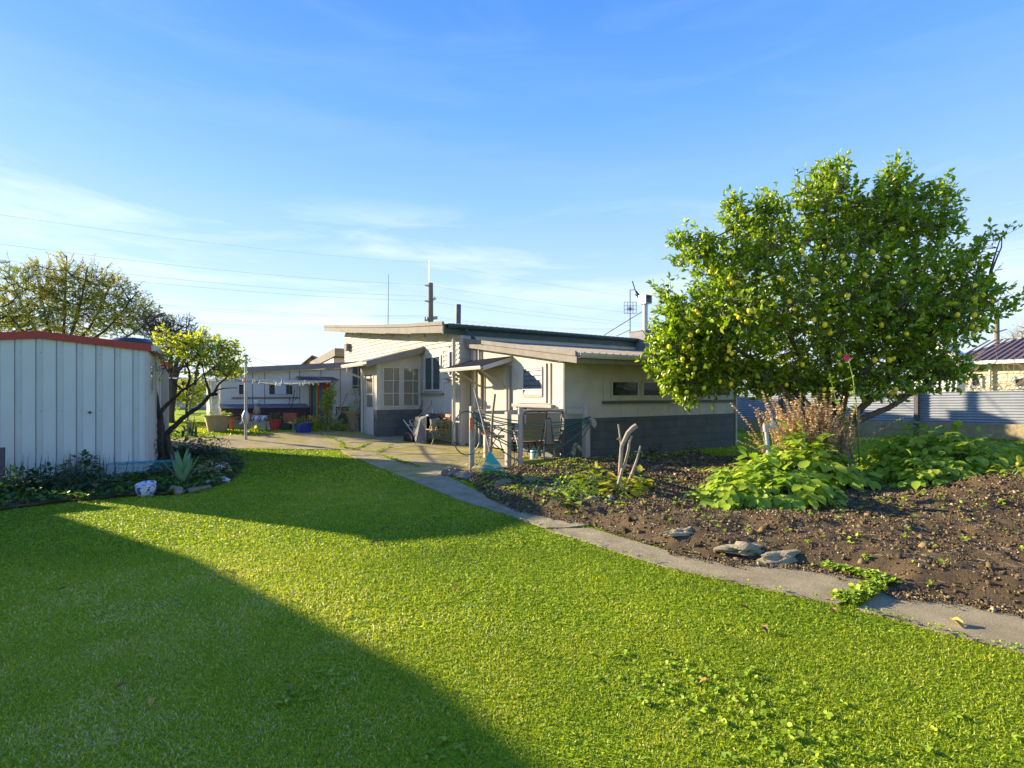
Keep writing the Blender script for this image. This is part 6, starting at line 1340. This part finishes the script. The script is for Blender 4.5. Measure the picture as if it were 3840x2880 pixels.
hg=PD(700,1475,30); hg.z=0.26; hd=thing('green_hedge','round bright green shrub by the far driveway','shrub',hg)
twig_tree(hd,[[hg,PD(700,1450,30)]],[(.08,.03)],[(720,1470,30,60,60,.8,1),(640,1500,30,50,40,.6,.6)],320,.2,12,.12,'yelleaf','barkd',tr=.01)
# ---- pruned twisted tree beside the shed
PD0=11.0
def K(x,y,dd=0): return PD(*T1(x,y),PD0+dd)
kb=GG(*T1(330,1640)); kb=K(325,1475); kb.z=0; prt=thing('pruned_tree','twisted pruned tree with thin yellowing leaves beside the metal shed','tree',kb)
b0=Vector((kb.x,kb.y,0)); 
kl=[([b0,K(315,1400),K(310,1200),K(290,1080,.05),K(250,960,.1),K(200,900,.1),K(160,990,0),K(190,1100,-.1)],(.075,.022)),
 ([b0+Vector((.02,.02,0)),K(320,1200,.05),K(285,1000,0),K(260,850,0),K(230,760,-.1),K(180,720,-.2)],(.06,.012)),
 ([K(300,1050),K(380,960,.1),K(480,870,.1),K(560,790,.1),K(680,720,.1),K(760,640,0)],(.045,.012)),
 ([K(440,1450)+Vector((0,0,-.25)),K(380,1330,.1),K(400,1260,.1),K(480,1190,.1),K(600,1080,.1),K(760,970,.1),K(870,850,.1),K(940,840,0)],(.065,.03)),
 ([K(870,850,.1),K(840,740,.1),K(800,620,0),K(780,480,0)],(.03,.008)),
 ([K(600,790,.1),K(640,650,.2),K(600,500,.2),K(520,380,.1),K(440,260,.1)],(.03,.008)),
 ([K(700,730,.1),K(720,560,0),K(760,420,0),K(800,260,0)],(.028,.007)),
 ([K(900,860,.1),K(960,740,0),K(1060,640,0),K(1150,480,0)],(.028,.007)),
 ([K(870,860,.1),K(960,790,.1),K(1080,770,.2),K(1180,770,.2)],(.02,.006)),
 ([K(560,790,.1),K(460,700,.1),K(380,560,.1),K(320,420,.1)],(.02,.006))]
for l_,r in list(kl)[4:8]:
    for q in range(3):
        a=l_[2]; e=a+Vector((random.uniform(-.5,.5),random.uniform(-.3,.3),random.uniform(.2,.6))); kl.append(([a,(a+e)/2+Vector((.05,0,.03)),e],(.014,.005)))
kbl=[(T1(480,300),.9),(T1(620,260),.8),(T1(760,320),.9),(T1(900,420),.9),(T1(1040,330),.9),(T1(1090,480),.8),(T1(420,200),.4),(T1(820,230),.35),(T1(1050,560),.7),(T1(700,420),.8),(T1(560,420),.6),(T1(150,620),.35),(T1(860,560),.5)]
twig_tree(prt,[l for l,r in kl],[r for l,r in kl],[(c[0],c[1],PD0,46,30,.45,w_) for c,w_ in kbl],620,.19,4,.085,'yelleaf','barkd','twigd',up=.3,tr=.0045)
# bird feeder-ish red and hanging items
o=MB().lathe(K(565,720,-.1),[(.0,-.05),(.03,-.04),(.035,.02),(.0,.06)],10).build('red_ornament','red',smooth=True); tagt(o,'small red ornament hanging in the pruned tree','ornament'); origin_to(o,K(565,720,-.1))
st2=MB().tube([K(215,1660,-.3),K(235,1400,-.4),K(190,1280,-.4),K(150,1060,-.35),K(125,870,-.3)],.012,6).build('bamboo_stake','drystem',smooth=True); tagt(st2,'thin bent garden cane in front of the metal shed corner','stake'); origin_to(st2,K(215,1660,-.3))
st2=MB().tube([K(620,1360,.1),K(610,1150,.1),K(660,900,.1),K(710,650,.1)],.014,6).build('bamboo_stake','barkl',smooth=True); tagt(st2,'pale bent cane standing among the branches of the pruned tree','stake'); origin_to(st2,K(620,1360,.1))
# ---- generic leafy clump
def clump(t,c,R,n,lsz,m,stems='potleaf',h=None,lf=None,stem_m='drystem',nst=20,dome=1.0,wl=.6,cup=.3,name='foliage',stem=True):
    """c base centre, R=(rx,ry,h)"""
    u=unit(n); u[:,2]=np.abs(u[:,2]); rad=RNG.random((n,1))**(1/3.2); 
    P=np.array([c[0],c[1],c[2]])+u*rad*np.array([R[0],R[1],R[2]]); P[:,2]+=.02
    out=u*np.array([1,1,.4])+unit(n)*cup+np.array([0,0,-.1]); N=np.array([0,0,1.])*.9+u*.5+unit(n)*.35
    S=lsz*RNG.uniform(.5,1.25,n); v,f=lf or leaf_t(wl,.2,.08)
    scatter(name,v,f,P,frames(out,N),S,m,t)
    if stem:
        sg=[]
        for i in range(nst):
            p=P[RNG.integers(n)]; b=np.array([c[0]+RNG.normal(0,R[0]*.2),c[1]+RNG.normal(0,R[1]*.2),c[2]]); md=(b+p)/2+np.array([0,0,.1*R[2]]); sg.append(([b,md,p],[.008,.006,.003]))
        tubes_mesh('stems',sg,stem_m,t,5)
def plant_thing(nm,label,cat,px,py,group=None,D=None):
    b=GG(px,py); 
    if inbed(b.x,b.y): b.z=soil_at(b.x,b.y)
    return thing(nm,label,cat,b,group),b
def compound(t,c,R,ncl,lsz,m,stem_m='weedstem',name='foliage',per=7):
    """leaf sprays of several leaflets on arching stalks"""
    u=unit(ncl); u[:,2]=np.abs(u[:,2]); u/=np.linalg.norm(u,axis=1,keepdims=True); rad=RNG.uniform(.5,1.05,(ncl,1))
    T=np.array(c)+u*rad*np.array(R); B=np.array(c)+np.column_stack([RNG.normal(0,R[0]*.35,ncl),RNG.normal(0,R[1]*.35,ncl),np.zeros(ncl)])
    dr=T-B; dr/=np.linalg.norm(dr,axis=1,keepdims=True); dr=dr*.6+u*np.array([1,1,.1])*.8+unit(ncl)*.25; dr/=np.linalg.norm(dr,axis=1,keepdims=True)
    side=np.cross(dr,np.array([[0,0,1.]])); side/=np.linalg.norm(side,axis=1,keepdims=True)+1e-6
    P=[];D=[];N=[];S=[]
    up_=np.cross(side,dr)
    for k in range(per):
        s=(k//2); sgn=0 if k==per-1 else (1 if k%2 else -1); q=lsz*.55*s if sgn else lsz*.55*(per//2)
        P.append(T+dr*q-np.array([0,0,1.])*(q**2)*1.2); D.append(dr*(.55 if sgn else 1)+side*sgn*.85+np.array([0,0,-.55])+unit(ncl)*.2); N.append(u*.9+up_*.3+unit(ncl)*.35+np.array([-.2,.0,.45])); S.append(np.full(ncl,lsz)*RNG.uniform(.7,1.2,ncl)*(1.15 if not sgn else .9))
    P=np.concatenate(P);D=np.concatenate(D);N=np.concatenate(N);S=np.concatenate(S)
    v,f=leaf_t(.78,.25,.07); r=np.tile(RNG.random(ncl),per)*.7+RNG.random(ncl*per)*.3
    scatter(name,v,f,P,frames(D,N),S,m,t,r)
    tubes_mesh('stems',[([B[i],(B[i]+T[i])/2+np.array([0,0,.04]),T[i]],[.007,.005,.003]) for i in range(0,ncl)],stem_m,t,4)
M['weedstem']=mat('green_stem',(.13,.20,.05),.6)
# potato plants (front mound, behind tap) and right mound
pt_,b=plant_thing('potato_plants','large mound of light green broad-leaved potato plants around the standpipe tap','plants',2930,1960)
b=Vector((b.x,b.y,b.z))
c1=PD(2935,1475,7.6); c1.z=soil_at(c1.x,c1.y)
for (px,D,R,n) in ((2830,7.3,(.58,.46,.44),125),(3000,7.8,(.62,.52,.72),160),(2760,6.7,(.42,.36,.28),60),(2960,6.6,(.5,.38,.32),75),(3130,7.7,(.40,.42,.42),60)):
    c=PD(px,1475,D); compound(pt_,(c.x,c.y,soil_at(c.x,c.y)),R,int(n*1.15),.15,'potleaf',per=5)
p2_,b2=plant_thing('potato_plants','wide mound of yellowing green leafy plants at the right of the bed','plants',3500,1800)
for (px,D,R,n,m_) in ((3450,8.3,(.72,.6,.86),220,'potleaf'),(3620,8.0,(.7,.6,.78),190,'potleaf'),(3330,8.2,(.5,.5,.42),100,'potleaf'),(3520,7.4,(.75,.5,.40),150,'potleaf'),(3700,8.0,(.45,.4,.45),80,'yelleaf')):
    c=PD(px,1475,D); compound(p2_,(c.x,c.y,soil_at(c.x,c.y)),R,n,.12,m_,per=5)
# dried salvia: many stalks with whorls of bracts
sv=PD(3020,1475,8.4); sv.z=soil_at(sv.x,sv.y); slv=thing('dried_salvia','tall clump of brown dried flower stalks behind the standpipe tap','plant',sv)
sg=[];BP=[];BD=[]
for i in range(160):
    ba=np.array([sv.x+random.gauss(0,.28)*rx,sv.y+random.gauss(0,.28)*ry+random.gauss(0,.15),sv.z]); ba[0]+=fx*random.gauss(0,.1)
    lx=random.gauss(0,.42); H=random.uniform(.8,1.45)-abs(lx)*.28; dpt=random.gauss(0,.2)
    e=ba+np.array([rx*lx+fx*dpt,ry*lx+fy*dpt,H]); m=(ba+e)/2+np.array([rx*lx*-.18,ry*lx*-.18,.06]); pts=[ba,m,e]
    fine=[(1-t)**2*ba+2*t*(1-t)*m+t*t*e for t in np.linspace(0,1,7)]; sg.append((fine,np.linspace(.006,.0025,7)))
    for t in np.arange(.48,1.0,.032):
        p=(1-t)**2*ba+2*t*(1-t)*m+t*t*e
        for k in range(4): BP.append(p); a=random.uniform(0,6.28); BD.append((math.cos(a),math.sin(a),random.uniform(-.1,.5)))
tubes_mesh('stalks',sg,'drystem',slv,4); BP=np.array(BP); v,f=leaf_t(.8,.1,.1); scatter('dry_flowers',v,f,BP,frames(np.array(BD),unit(len(BP))),RNG.uniform(.022,.042,len(BP)),'bract',slv)
sg=[]
for k in range(9):
    x=3190+random.uniform(-45,50); sg.append(([PD(x,1475,8.4)*1-Vector((0,0,1.35)),PD(x-15+random.uniform(-10,10),1680,8.4),PD(x+random.uniform(-40,20),1590,8.45)],[.014,.012,.007]))
tubes_mesh('woody_stems',[([tuple(p) for p in s_[0]],s_[1]) for s_ in sg],'barkl',slv,6)
clump(slv,(sv.x+.45,sv.y-.35,sv.z+.2),(.35,.35,.45),160,.05,'potleaf',stem=False,name='low_leaves')
rs=MB().obox(PD(3218,1590,8.35),(.035,.02,.42),Matrix.Rotation(.12,3,'Y')).build('wooden_stake','redst'); tagt(rs,'short red-brown wooden stake tied in the dried stalks','stake'); origin_to(rs,PD(3218,1650,8.35))
# hollyhock with pink flower
hb=PD(3225,1475,8.3); hb.z=soil_at(hb.x,hb.y); hh=thing('hollyhock','tall single hollyhock stem with one pink flower in front of the lemon tree','flower',hb)
def HP(px,py,dd=0): return PD(px,py,8.2+dd)
tubes_mesh('stem',[([tuple(hb),tuple(HP(3215,1560)),tuple(HP(3200,1420)),tuple(HP(3180,1340)),tuple(HP(3165,1300))],[.014,.012,.010,.007,.005]),([tuple(hb+Vector((-.1,0,0))),tuple(HP(3170,1600)),tuple(HP(3135,1500)),tuple(HP(3110,1400))],[.011,.010,.008,.004])],'weedstem',hh,7)
P=[];D=[]
for (a,b_) in (((3215,1560),(3165,1290)),((3170,1600),(3110,1400))):
    for k in range(22):
        t=random.random(); q=HP(a[0]+(b_[0]-a[0])*t,a[1]+(b_[1]-a[1])*t); P.append(tuple(q)); D.append((random.gauss(0,1),random.gauss(0,1),random.uniform(-.5,.6)))
v,f=leaf_t(.95,.2,.1); scatter('leaves',v,f,np.array(P),frames(np.array(D),unit(len(P))*.5+np.array([0,0,1.])),RNG.uniform(.03,.11,len(P)),'potleaf',hh)
fcn=HP(3172,1342,-.08); pet=[];pd=[]
for k in range(7):
    a=k*.9; pet.append(tuple(fcn)); pd.append(tuple(Vector((rx*math.cos(a),ry*math.cos(a),math.sin(a)*1.0))+Vector((-fx,-fy,0))*.4))
v,f=leaf_t(1.1,-.1,.05); o=scatter('flower',v,f,np.array(pet),frames(np.array(pd),np.tile([[-fx,-fy,.2]],(7,1))),np.full(7,.062),'potleaf',hh); o.data.materials[0]=M['pink']
# stumps of pruned branches
def stump(px,py,pts,label,m='barkl',D=8.35):
    b=GG(px,py); b.z=soil_at(b.x,b.y) if inbed(b.x,b.y) else b.z
    t=thing('pruned_branch',label,'branch',b); 
    for i,(ps,r) in enumerate(pts): MB().tube([Vector(b)-Vector((0,0,.05))]*(1 if i==0 else 0)+[PD(*E1(*q),D) for q in ps],r,9).build('branch' if i else 'main_stem',m,t,smooth=True)
    return t
SD=6.9
stump(*E1(670,1600),[([(680,1400),(695,1200),(760,1060),(810,1010),(850,985)],[.028,.024,.026,.03,.034,.035]),([(660,1590),(700,1440),(740,1350)],[.02,.02,.018])],'thick pale pruned branch curving right at its cut top, in the front of the bed',D=SD)
stump(*E1(720,1500),[([(725,1400),(765,1240),(775,1150),(800,1090)],[.022,.02,.019,.018,.017])],'straight pale pruned stem just right of the curving one',D=SD+.1)
stump(*E1(690,1500),[([(690,1350),(690,1180),(660,970)],[.018,.016,.014,.010]),([(690,1180),(660,1110),(645,1130)],[.006,.005,.004])],'slim twiggy stem leaning left behind the curving pruned branch',D=SD+.15)
stump(*E1(745,1655),[([(800,1480),(850,1350),(890,1195)],[.018,.017,.015,.014]),([(880,1240),(912,1270),(905,1310)],[.005,.004,.003]),([(870,1250),(830,1255)],[.006,.003])],'slim pruned stem leaning to the right in the front of the bed',D=SD-.1)
lf1,b=plant_thing('leafy_weeds','yellow-green leafy plants growing round the pruned stems at the bed edge','plants',2240,1900)
for (px,py,R,n,ls) in ((2090+30,1890,(.30,.25,.22),200,.045),(2180,1900,(.28,.22,.2),220,.035),(2230,1860,(.28,.22,.30),70,.13),(2330,1880,(.28,.22,.26),60,.13),(2390,1850,(.2,.18,.2),30,.13)):
    c=GG(px,py); clump(lf1,(c.x,c.y,gz(c.x,c.y)),R,n,ls,'yelleaf' if ls>.1 else 'weed',wl=.85 if ls>.1 else .6,nst=14,stem_m='weedstem')
for (px,py,R,n,ls,lb) in ((2110,1930,(.10,.08,.10),16,.10,'dark low rosette weed on the bed edge above the path'),(2150,1935,(.09,.08,.12),12,.12,'round-leaved low plant hanging over the bed edge stones'),(1990,1890,(.25,.12,.10),90,.04,'dark small weeds between the edging rocks')):
    t,c=plant_thing('edge_weed',lb,'weed',px,py); clump(t,c,R,n,ls,'darkleaf' if ls!=.12 else 'potleaf',stem=False,wl=.8)
t,c=plant_thing('patio_weed','bright yellow-green weed at the foot of the left rail post','weed',*D1(700,1440)); clump(t,(c.x,c.y,c.z),(.22,.16,.30),70,.08,'yelleaf',nst=8,stem_m='weedstem')
t,c=plant_thing('patio_weed','small bright weed clump growing in the concrete right of the clothesline','weed',*L2(690,1300)); clump(t,c,(.35,.25,.28),90,.12,'yelleaf',nst=6,stem_m='weedstem')
t,c=plant_thing('seedling','pale green young plant on the far soil edge left of the fallen lemon','plant',*E1(1870,1345)); clump(t,c,(.12,.12,.28),30,.08,'yelleaf',nst=5,stem_m='weedstem')
t,c=plant_thing('mound_leaves','pale green leaves growing on the heaped soil at the right frame edge','plant',3800,1900); clump(t,(c.x,c.y,soil_at(c.x,c.y)),(.28,.2,.14),40,.11,'yelleaf',nst=4,stem_m='weedstem')
for i,(x,y,lb) in enumerate(((1050,1290,'green fern-like weed against the dark block base, left of the pair'),(1420,1270,'green weed against the dark block base, right of the pair'))):
    t,c=plant_thing('wall_weed',lb,'weed',*E1(x,y)); c=Vector((c.x,8.62,0.05)) if c.y>8.6 else c; clump(t,c,(.2,.15,.3),90,.06,'darkleaf',nst=6,stem_m='weedstem')
# ---- shed bed plants
def blades(t,c,n,L_,w_,m,spread=.5,name='blades',base=.06,up=1.4):
    a=RNG.uniform(0,6.28,n); D=np.column_stack([np.cos(a)*spread*RNG.random(n),np.sin(a)*spread*RNG.random(n),np.full(n,up)]); P=np.array([c[0],c[1],c[2]])+np.column_stack([RNG.normal(0,base,n),RNG.normal(0,base,n),np.zeros(n)])
    tv=[(0,-.5,0),(0,.5,0),(.35,.48,0),(.7,.30,-.02),(1,0,-.10),(.7,-.30,-.02),(.35,-.48,0)]; tf=[(0,1,2,6),(6,2,3,5),(5,3,4)]
    Ls=L_*RNG.uniform(.6,1.15,n); S=np.column_stack([Ls,np.full(n,w_),Ls]); N=np.column_stack([np.cos(a),np.sin(a),np.full(n,.2)]); scatter(name,tv,tf,P,frames(D,N),S,m,t)
for k,(x,lb) in enumerate(((110,'dark grassy spikes against the shed wall, leftmost clump'),(400,'dark grassy spikes against the shed wall, second clump from the left'),(580,'dark grassy spikes in the middle of the shed wall'),(800,'dark grassy spikes nearest the wire netting'))):
    t,c=plant_thing('spiky_grass',lb,'plant',*S1(x,1380)); blades(t,c,22,.52,.016,'greyleaf',.75,base=.12)
for k,(x,y,R,n,ls,m_,lb) in enumerate(((120,1440,(.38,.25,.30),230,.09,'darkleaf','low dark leafy clump at the left end of the shed bed'),(330,1440,(.40,.28,.34),260,.085,'darkleaf','dark green leafy clump with toothed leaves in the shed bed, second from left'),(520,1440,(.32,.26,.40),200,.085,'darkleaf','dark leafy clump below the middle of the shed wall'),(640,1350,(.26,.2,.42),130,.11,'darkleaf','taller broad-leaved plant against the shed wall'),(740,1450,(.22,.18,.24),60,.13,'darkleaf','broad rounded leaves at the right end of the shed planting'),(1420,1160,(.55,.5,.62),420,.10,'darkleaf','dense green leafy plant under the pruned tree'),(1560,1180,(.4,.35,.45),260,.08,'darkleaf','dark leafy plant behind the agave'),(1700,1180,(.35,.3,.45),300,.055,'darkleaf','small-leaved dark bush at the right of the shed bed'),(1790,1250,(.28,.22,.3),200,.05,'darkleaf','low ferny bush at the right tip of the shed bed'),(1180,1230,(.2,.2,.5),120,.07,'darkleaf','dark climber at the corner of the metal shed'),(1250,1330,(.25,.2,.22),60,.09,'greyleaf','sparse strappy weeds beside the china planter'))):
    t,c=plant_thing('bed_shrub',lb,'plant',*S1(x,y)); clump(t,(c.x,c.y,.02),R,n,ls,m_,wl=.7,nst=14,stem_m='twigd')
t,c=plant_thing('agave','spiky pale green agave at the corner of the shed bed','succulent',*S1(1420,1390)); tv=[(0,-.30,.04),(0,0,-.02),(0,.30,.04),(.45,.5,.05),(.45,0,-.02),(.45,-.5,.05),(.8,.26,.03),(.8,0,-.02),(.8,-.26,.03),(1,0,0)]; tf=[(0,1,4,5),(1,2,3,4),(5,4,7,8),(4,3,6,7),(8,7,9),(7,6,9)]
n=13; a=np.linspace(0,6.28*2,n); sp_=np.linspace(.9,.15,n); D=np.column_stack([np.cos(a)*sp_,np.sin(a)*sp_,np.full(n,1.0)]); N=np.column_stack([-np.cos(a),-np.sin(a),sp_]); Ls=np.linspace(.42,.62,n)
scatter('agave_leaves',tv,tf,np.tile([[c.x,c.y,.02]],(n,1)),frames(D,N),np.column_stack([Ls,np.full(n,.10),np.full(n,.3)]),'aloe',t)
t,c=plant_thing('iris_clump','grey-green sword leaves standing behind the pruned tree','plant',*S1(1500,1020)); blades(t,c,14,.6,.05,'greyleaf',.7,base=.08)
t,c=plant_thing('purple_leaved_plant','silvery purple-leaved plants beside the pale shell-like rock','plant',*S1(1660,1320)); clump(t,(c.x,c.y,.05),(.28,.2,.2),120,.07,'bract',stem=False)
# ---- plants by the porch and in the pots
t,c=plant_thing('climbing_shrub','tall upright glossy-leaved shrub beside the coloured fly strips','shrub',*L2(1600,1235)); c0=c
li=[[c,PY(*L2(1600,1000),c.y),PY(*L2(1590,720),c.y)],[c,PY(*L2(1640,1000),c.y),PY(*L2(1660,740),c.y)],[c,PY(*L2(1550,1000),c.y),PY(*L2(1530,760),c.y)]]
dC=c.x*fx+c.y*fy
twig_tree(t,li,[(.02,.006)]*3,[(L2(1600,800)[0],L2(0,800)[1],dC,20,35,.25,1),(L2(1580,950)[0],L2(0,950)[1],dC,25,40,.3,1),(L2(1560,1120)[0],L2(0,1120)[1],dC,26,35,.3,1),(L2(1660,760)[0],L2(0,760)[1],dC,8,20,.1,1),(L2(1720,1160)[0],L2(0,1160)[1],dC,26,25,.3,.8)],190,.14,9,.075,'lemonleaf','barkl',tr=.005)
t,c=plant_thing('dead_branch_shrub','leafless cut-back shrub with pale gnarled branches left of the porch','shrub',*L2(1680,1225)); dC=c.x*fx+c.y*fy
def Q(x,y): return PD(*L2(x,y),dC)
for pts,r in (([c,Q(1690,1090),Q(1740,960),Q(1800,820),Q(1838,740)],[.03,.03,.028,.024,.028]),([Q(1680,1110),Q(1720,1000),Q(1710,930)],[.03,.028,.03]),([Q(1680,1100),Q(1620,1030),Q(1600,960)],[.025,.02,.015]),([Q(1700,1060),Q(1770,960)],[.025,.02]),([c,Q(1660,1120),Q(1640,1080)],[.03,.025,.02]),([c,Q(1740,1130),Q(1780,1060)],[.025,.02,.012])): MB().tube(pts,r,8).build('branch','barkl',t,smooth=True)
clump(t,(c.x+.15,c.y,c.z),(.45,.3,.55),260,.07,'yelleaf',stem=False)
t,c=plant_thing('low_shrubs','low yellow-green ground plants in front of the cut-back shrub','plant',*L2(1500,1225)); clump(t,c,(.5,.2,.22),260,.06,'weed',stem=False)
t,c=plant_thing('orange_lily','strap-leaved plant with orange and red flowers behind the blue pot','flower',*L2(1400,1235)); blades(t,c,34,.62,.022,'yelleaf',.7,base=.08); dC=c.x*fx+c.y*fy
for (x,y) in ((1360,1035),(1375,1055),(1390,1040)): MB().rock(PD(*L2(x,y),dC),.05,int(x),(1,1,.8),2).build('flower_head','orange',t)
bb2=Vector(pBl)+Vector((0,0,.36)); t=thing('pot_plant','yellow-green low plant growing in the blue glazed pot','plant',bb2); clump(t,bb2+Vector((-.06,0,-.02)),(.40,.25,.20),170,.065,'yelleaf',nst=8,stem_m='weedstem')
bu=Vector(ug)+Vector((0,0,.62)); t=thing('pot_plant','yellow-green drooping-leaved plant growing in the urn','plant',bu); clump(t,bu,(.34,.3,.34),110,.13,'yelleaf',wl=.35,nst=8,stem_m='weedstem')
t=thing('bare_shrub','thin curly-branched shrub with sparse leaves rising behind the urn','shrub',bu+Vector((.12,.25,-.6))); dC=(bu.x*fx+bu.y*fy)+.25
def Qb(x,y): return PD(*B1(x,y),dC)
c=Vector(t.location)
twig_tree(t,[[c,Qb(690,700),Qb(690,520),Qb(620,400),Qb(580,300)],[c,Qb(685,600),Qb(700,400),Qb(690,280)],[Qb(690,520),Qb(620,480),Qb(560,520)]],[(.02,.006),(.018,.005),(.01,.004)],[(B1(620,340)[0],B1(0,340)[1],dC,16,22,.15,1),(B1(600,500)[0],B1(0,500)[1],dC,16,14,.12,.6),(B1(690,300)[0],B1(0,300)[1],dC,8,10,.1,.6)],50,.10,4,.045,'autleaf','barkl',tr=.004)
t=thing('pot_plant','trailing green plant growing in the large square tan pot','plant',Vector(pA)+Vector((0,0,.48))); clump(t,Vector(pA)+Vector((0,0,.46)),(.38,.3,.14),80,.12,'potleaf',wl=.2,stem=False)
t=thing('pot_plant','tiny seedling with bare sticks in the grey-green trough','plant',Vector(pB)); clump(t,Vector(pB),(.12,.08,.22),14,.06,'yelleaf',nst=5)
t=thing('bare_shrub','bare branching shrub growing in the tall red-brown trough','shrub',Vector(pE)); dC=pE.x*fx+pE.y*fy; c=Vector(pE)
for pts,r in (([c,PD(*L2(1130,960),dC),PD(*L2(1155,850),dC),PD(*L2(1180,700),dC)],.012),([PD(*L2(1155,850),dC),PD(*L2(1205,800),dC),PD(*L2(1210,660),dC)],.007),([PD(*L2(1140,900),dC),PD(*L2(1090,860),dC)],.006),([PD(*L2(1160,850),dC),PD(*L2(1100,820),dC)],.006)): MB().tube(pts,r,6).build('branch','twigd',t)
t=thing('pot_plant','dull green drooping plant in the round red pot','plant',Vector(pD)+Vector((0,0,.33))); clump(t,Vector(pD)+Vector((0,0,.30)),(.26,.2,.22),80,.10,'autleaf',wl=.25,stem=False)
t,c=plant_thing('yellow_sapling','thin sapling with a few yellow leaves beside the large tan pot','tree',*L2(375,1195)); dC=19.2; c=PD(*L2(375,1175),dC); t.location=c
twig_tree(t,[[c,PD(*L2(375,950),dC),PD(*L2(378,650),dC)],[PD(*L2(375,800),dC),PD(*L2(320,720),dC),PD(*L2(270,700),dC)]],[(.02,.006),(.008,.004)],[(L2(250,800)[0],L2(0,800)[1],dC,22,14,.2,1),(L2(230,830)[0],L2(0,830)[1],dC,14,14,.2,1)],30,.12,5,.07,'yelleaf','twigd',tr=.004)
# bare climber against the neighbour wall, far bare shrub
t=thing('bare_hedge','leafless tangled shrubs in front of the cream neighbour house','shrub',(25.8,9,0)); sg=[]
for k in range(70):
    y=random.uniform(2,12.5); p=np.array([25.9+random.uniform(-.3,.3),y,.2]); pts=[p]
    d=np.array([0,random.gauss(0,.35),1.]); 
    for j in range(5): p=p+d*random.uniform(.35,.62); d=d+np.array([random.gauss(0,.1),random.gauss(0,.28),0]); pts.append(p)
    sg.append((pts,np.linspace(.022,.006,6)))
    for j in (2,3,4): q=pts[j]; sg.append(([q,q+np.array([0,random.gauss(0,.4),random.uniform(.2,.6)]),q+np.array([0,random.gauss(0,.7),random.uniform(.4,.9)])],[.009,.006,.003]))
tubes_mesh('branches',sg,'drystem',t,4)
dts=PD(3860,1475,60); dts.z=0; t=thing('distant_tree','bare pale tree far behind the right-hand neighbour roof','tree',dts)
li,lr2=simple_limbs((3860,0),[(3800,1270,0),(3850,1220,1),(3900,1230,0),(3780,1290,-1),(3830,1240,2)],60,.2,.03,1380)
LT_=leaf_t(.4,.1,.03); twig_tree(t,li,lr2,[(3820,1270,60,70,30,1.5,1),(3870,1240,60,60,35,1.5,1)],160,.7,3,.14,'autleaf','drystem',tr=.02)
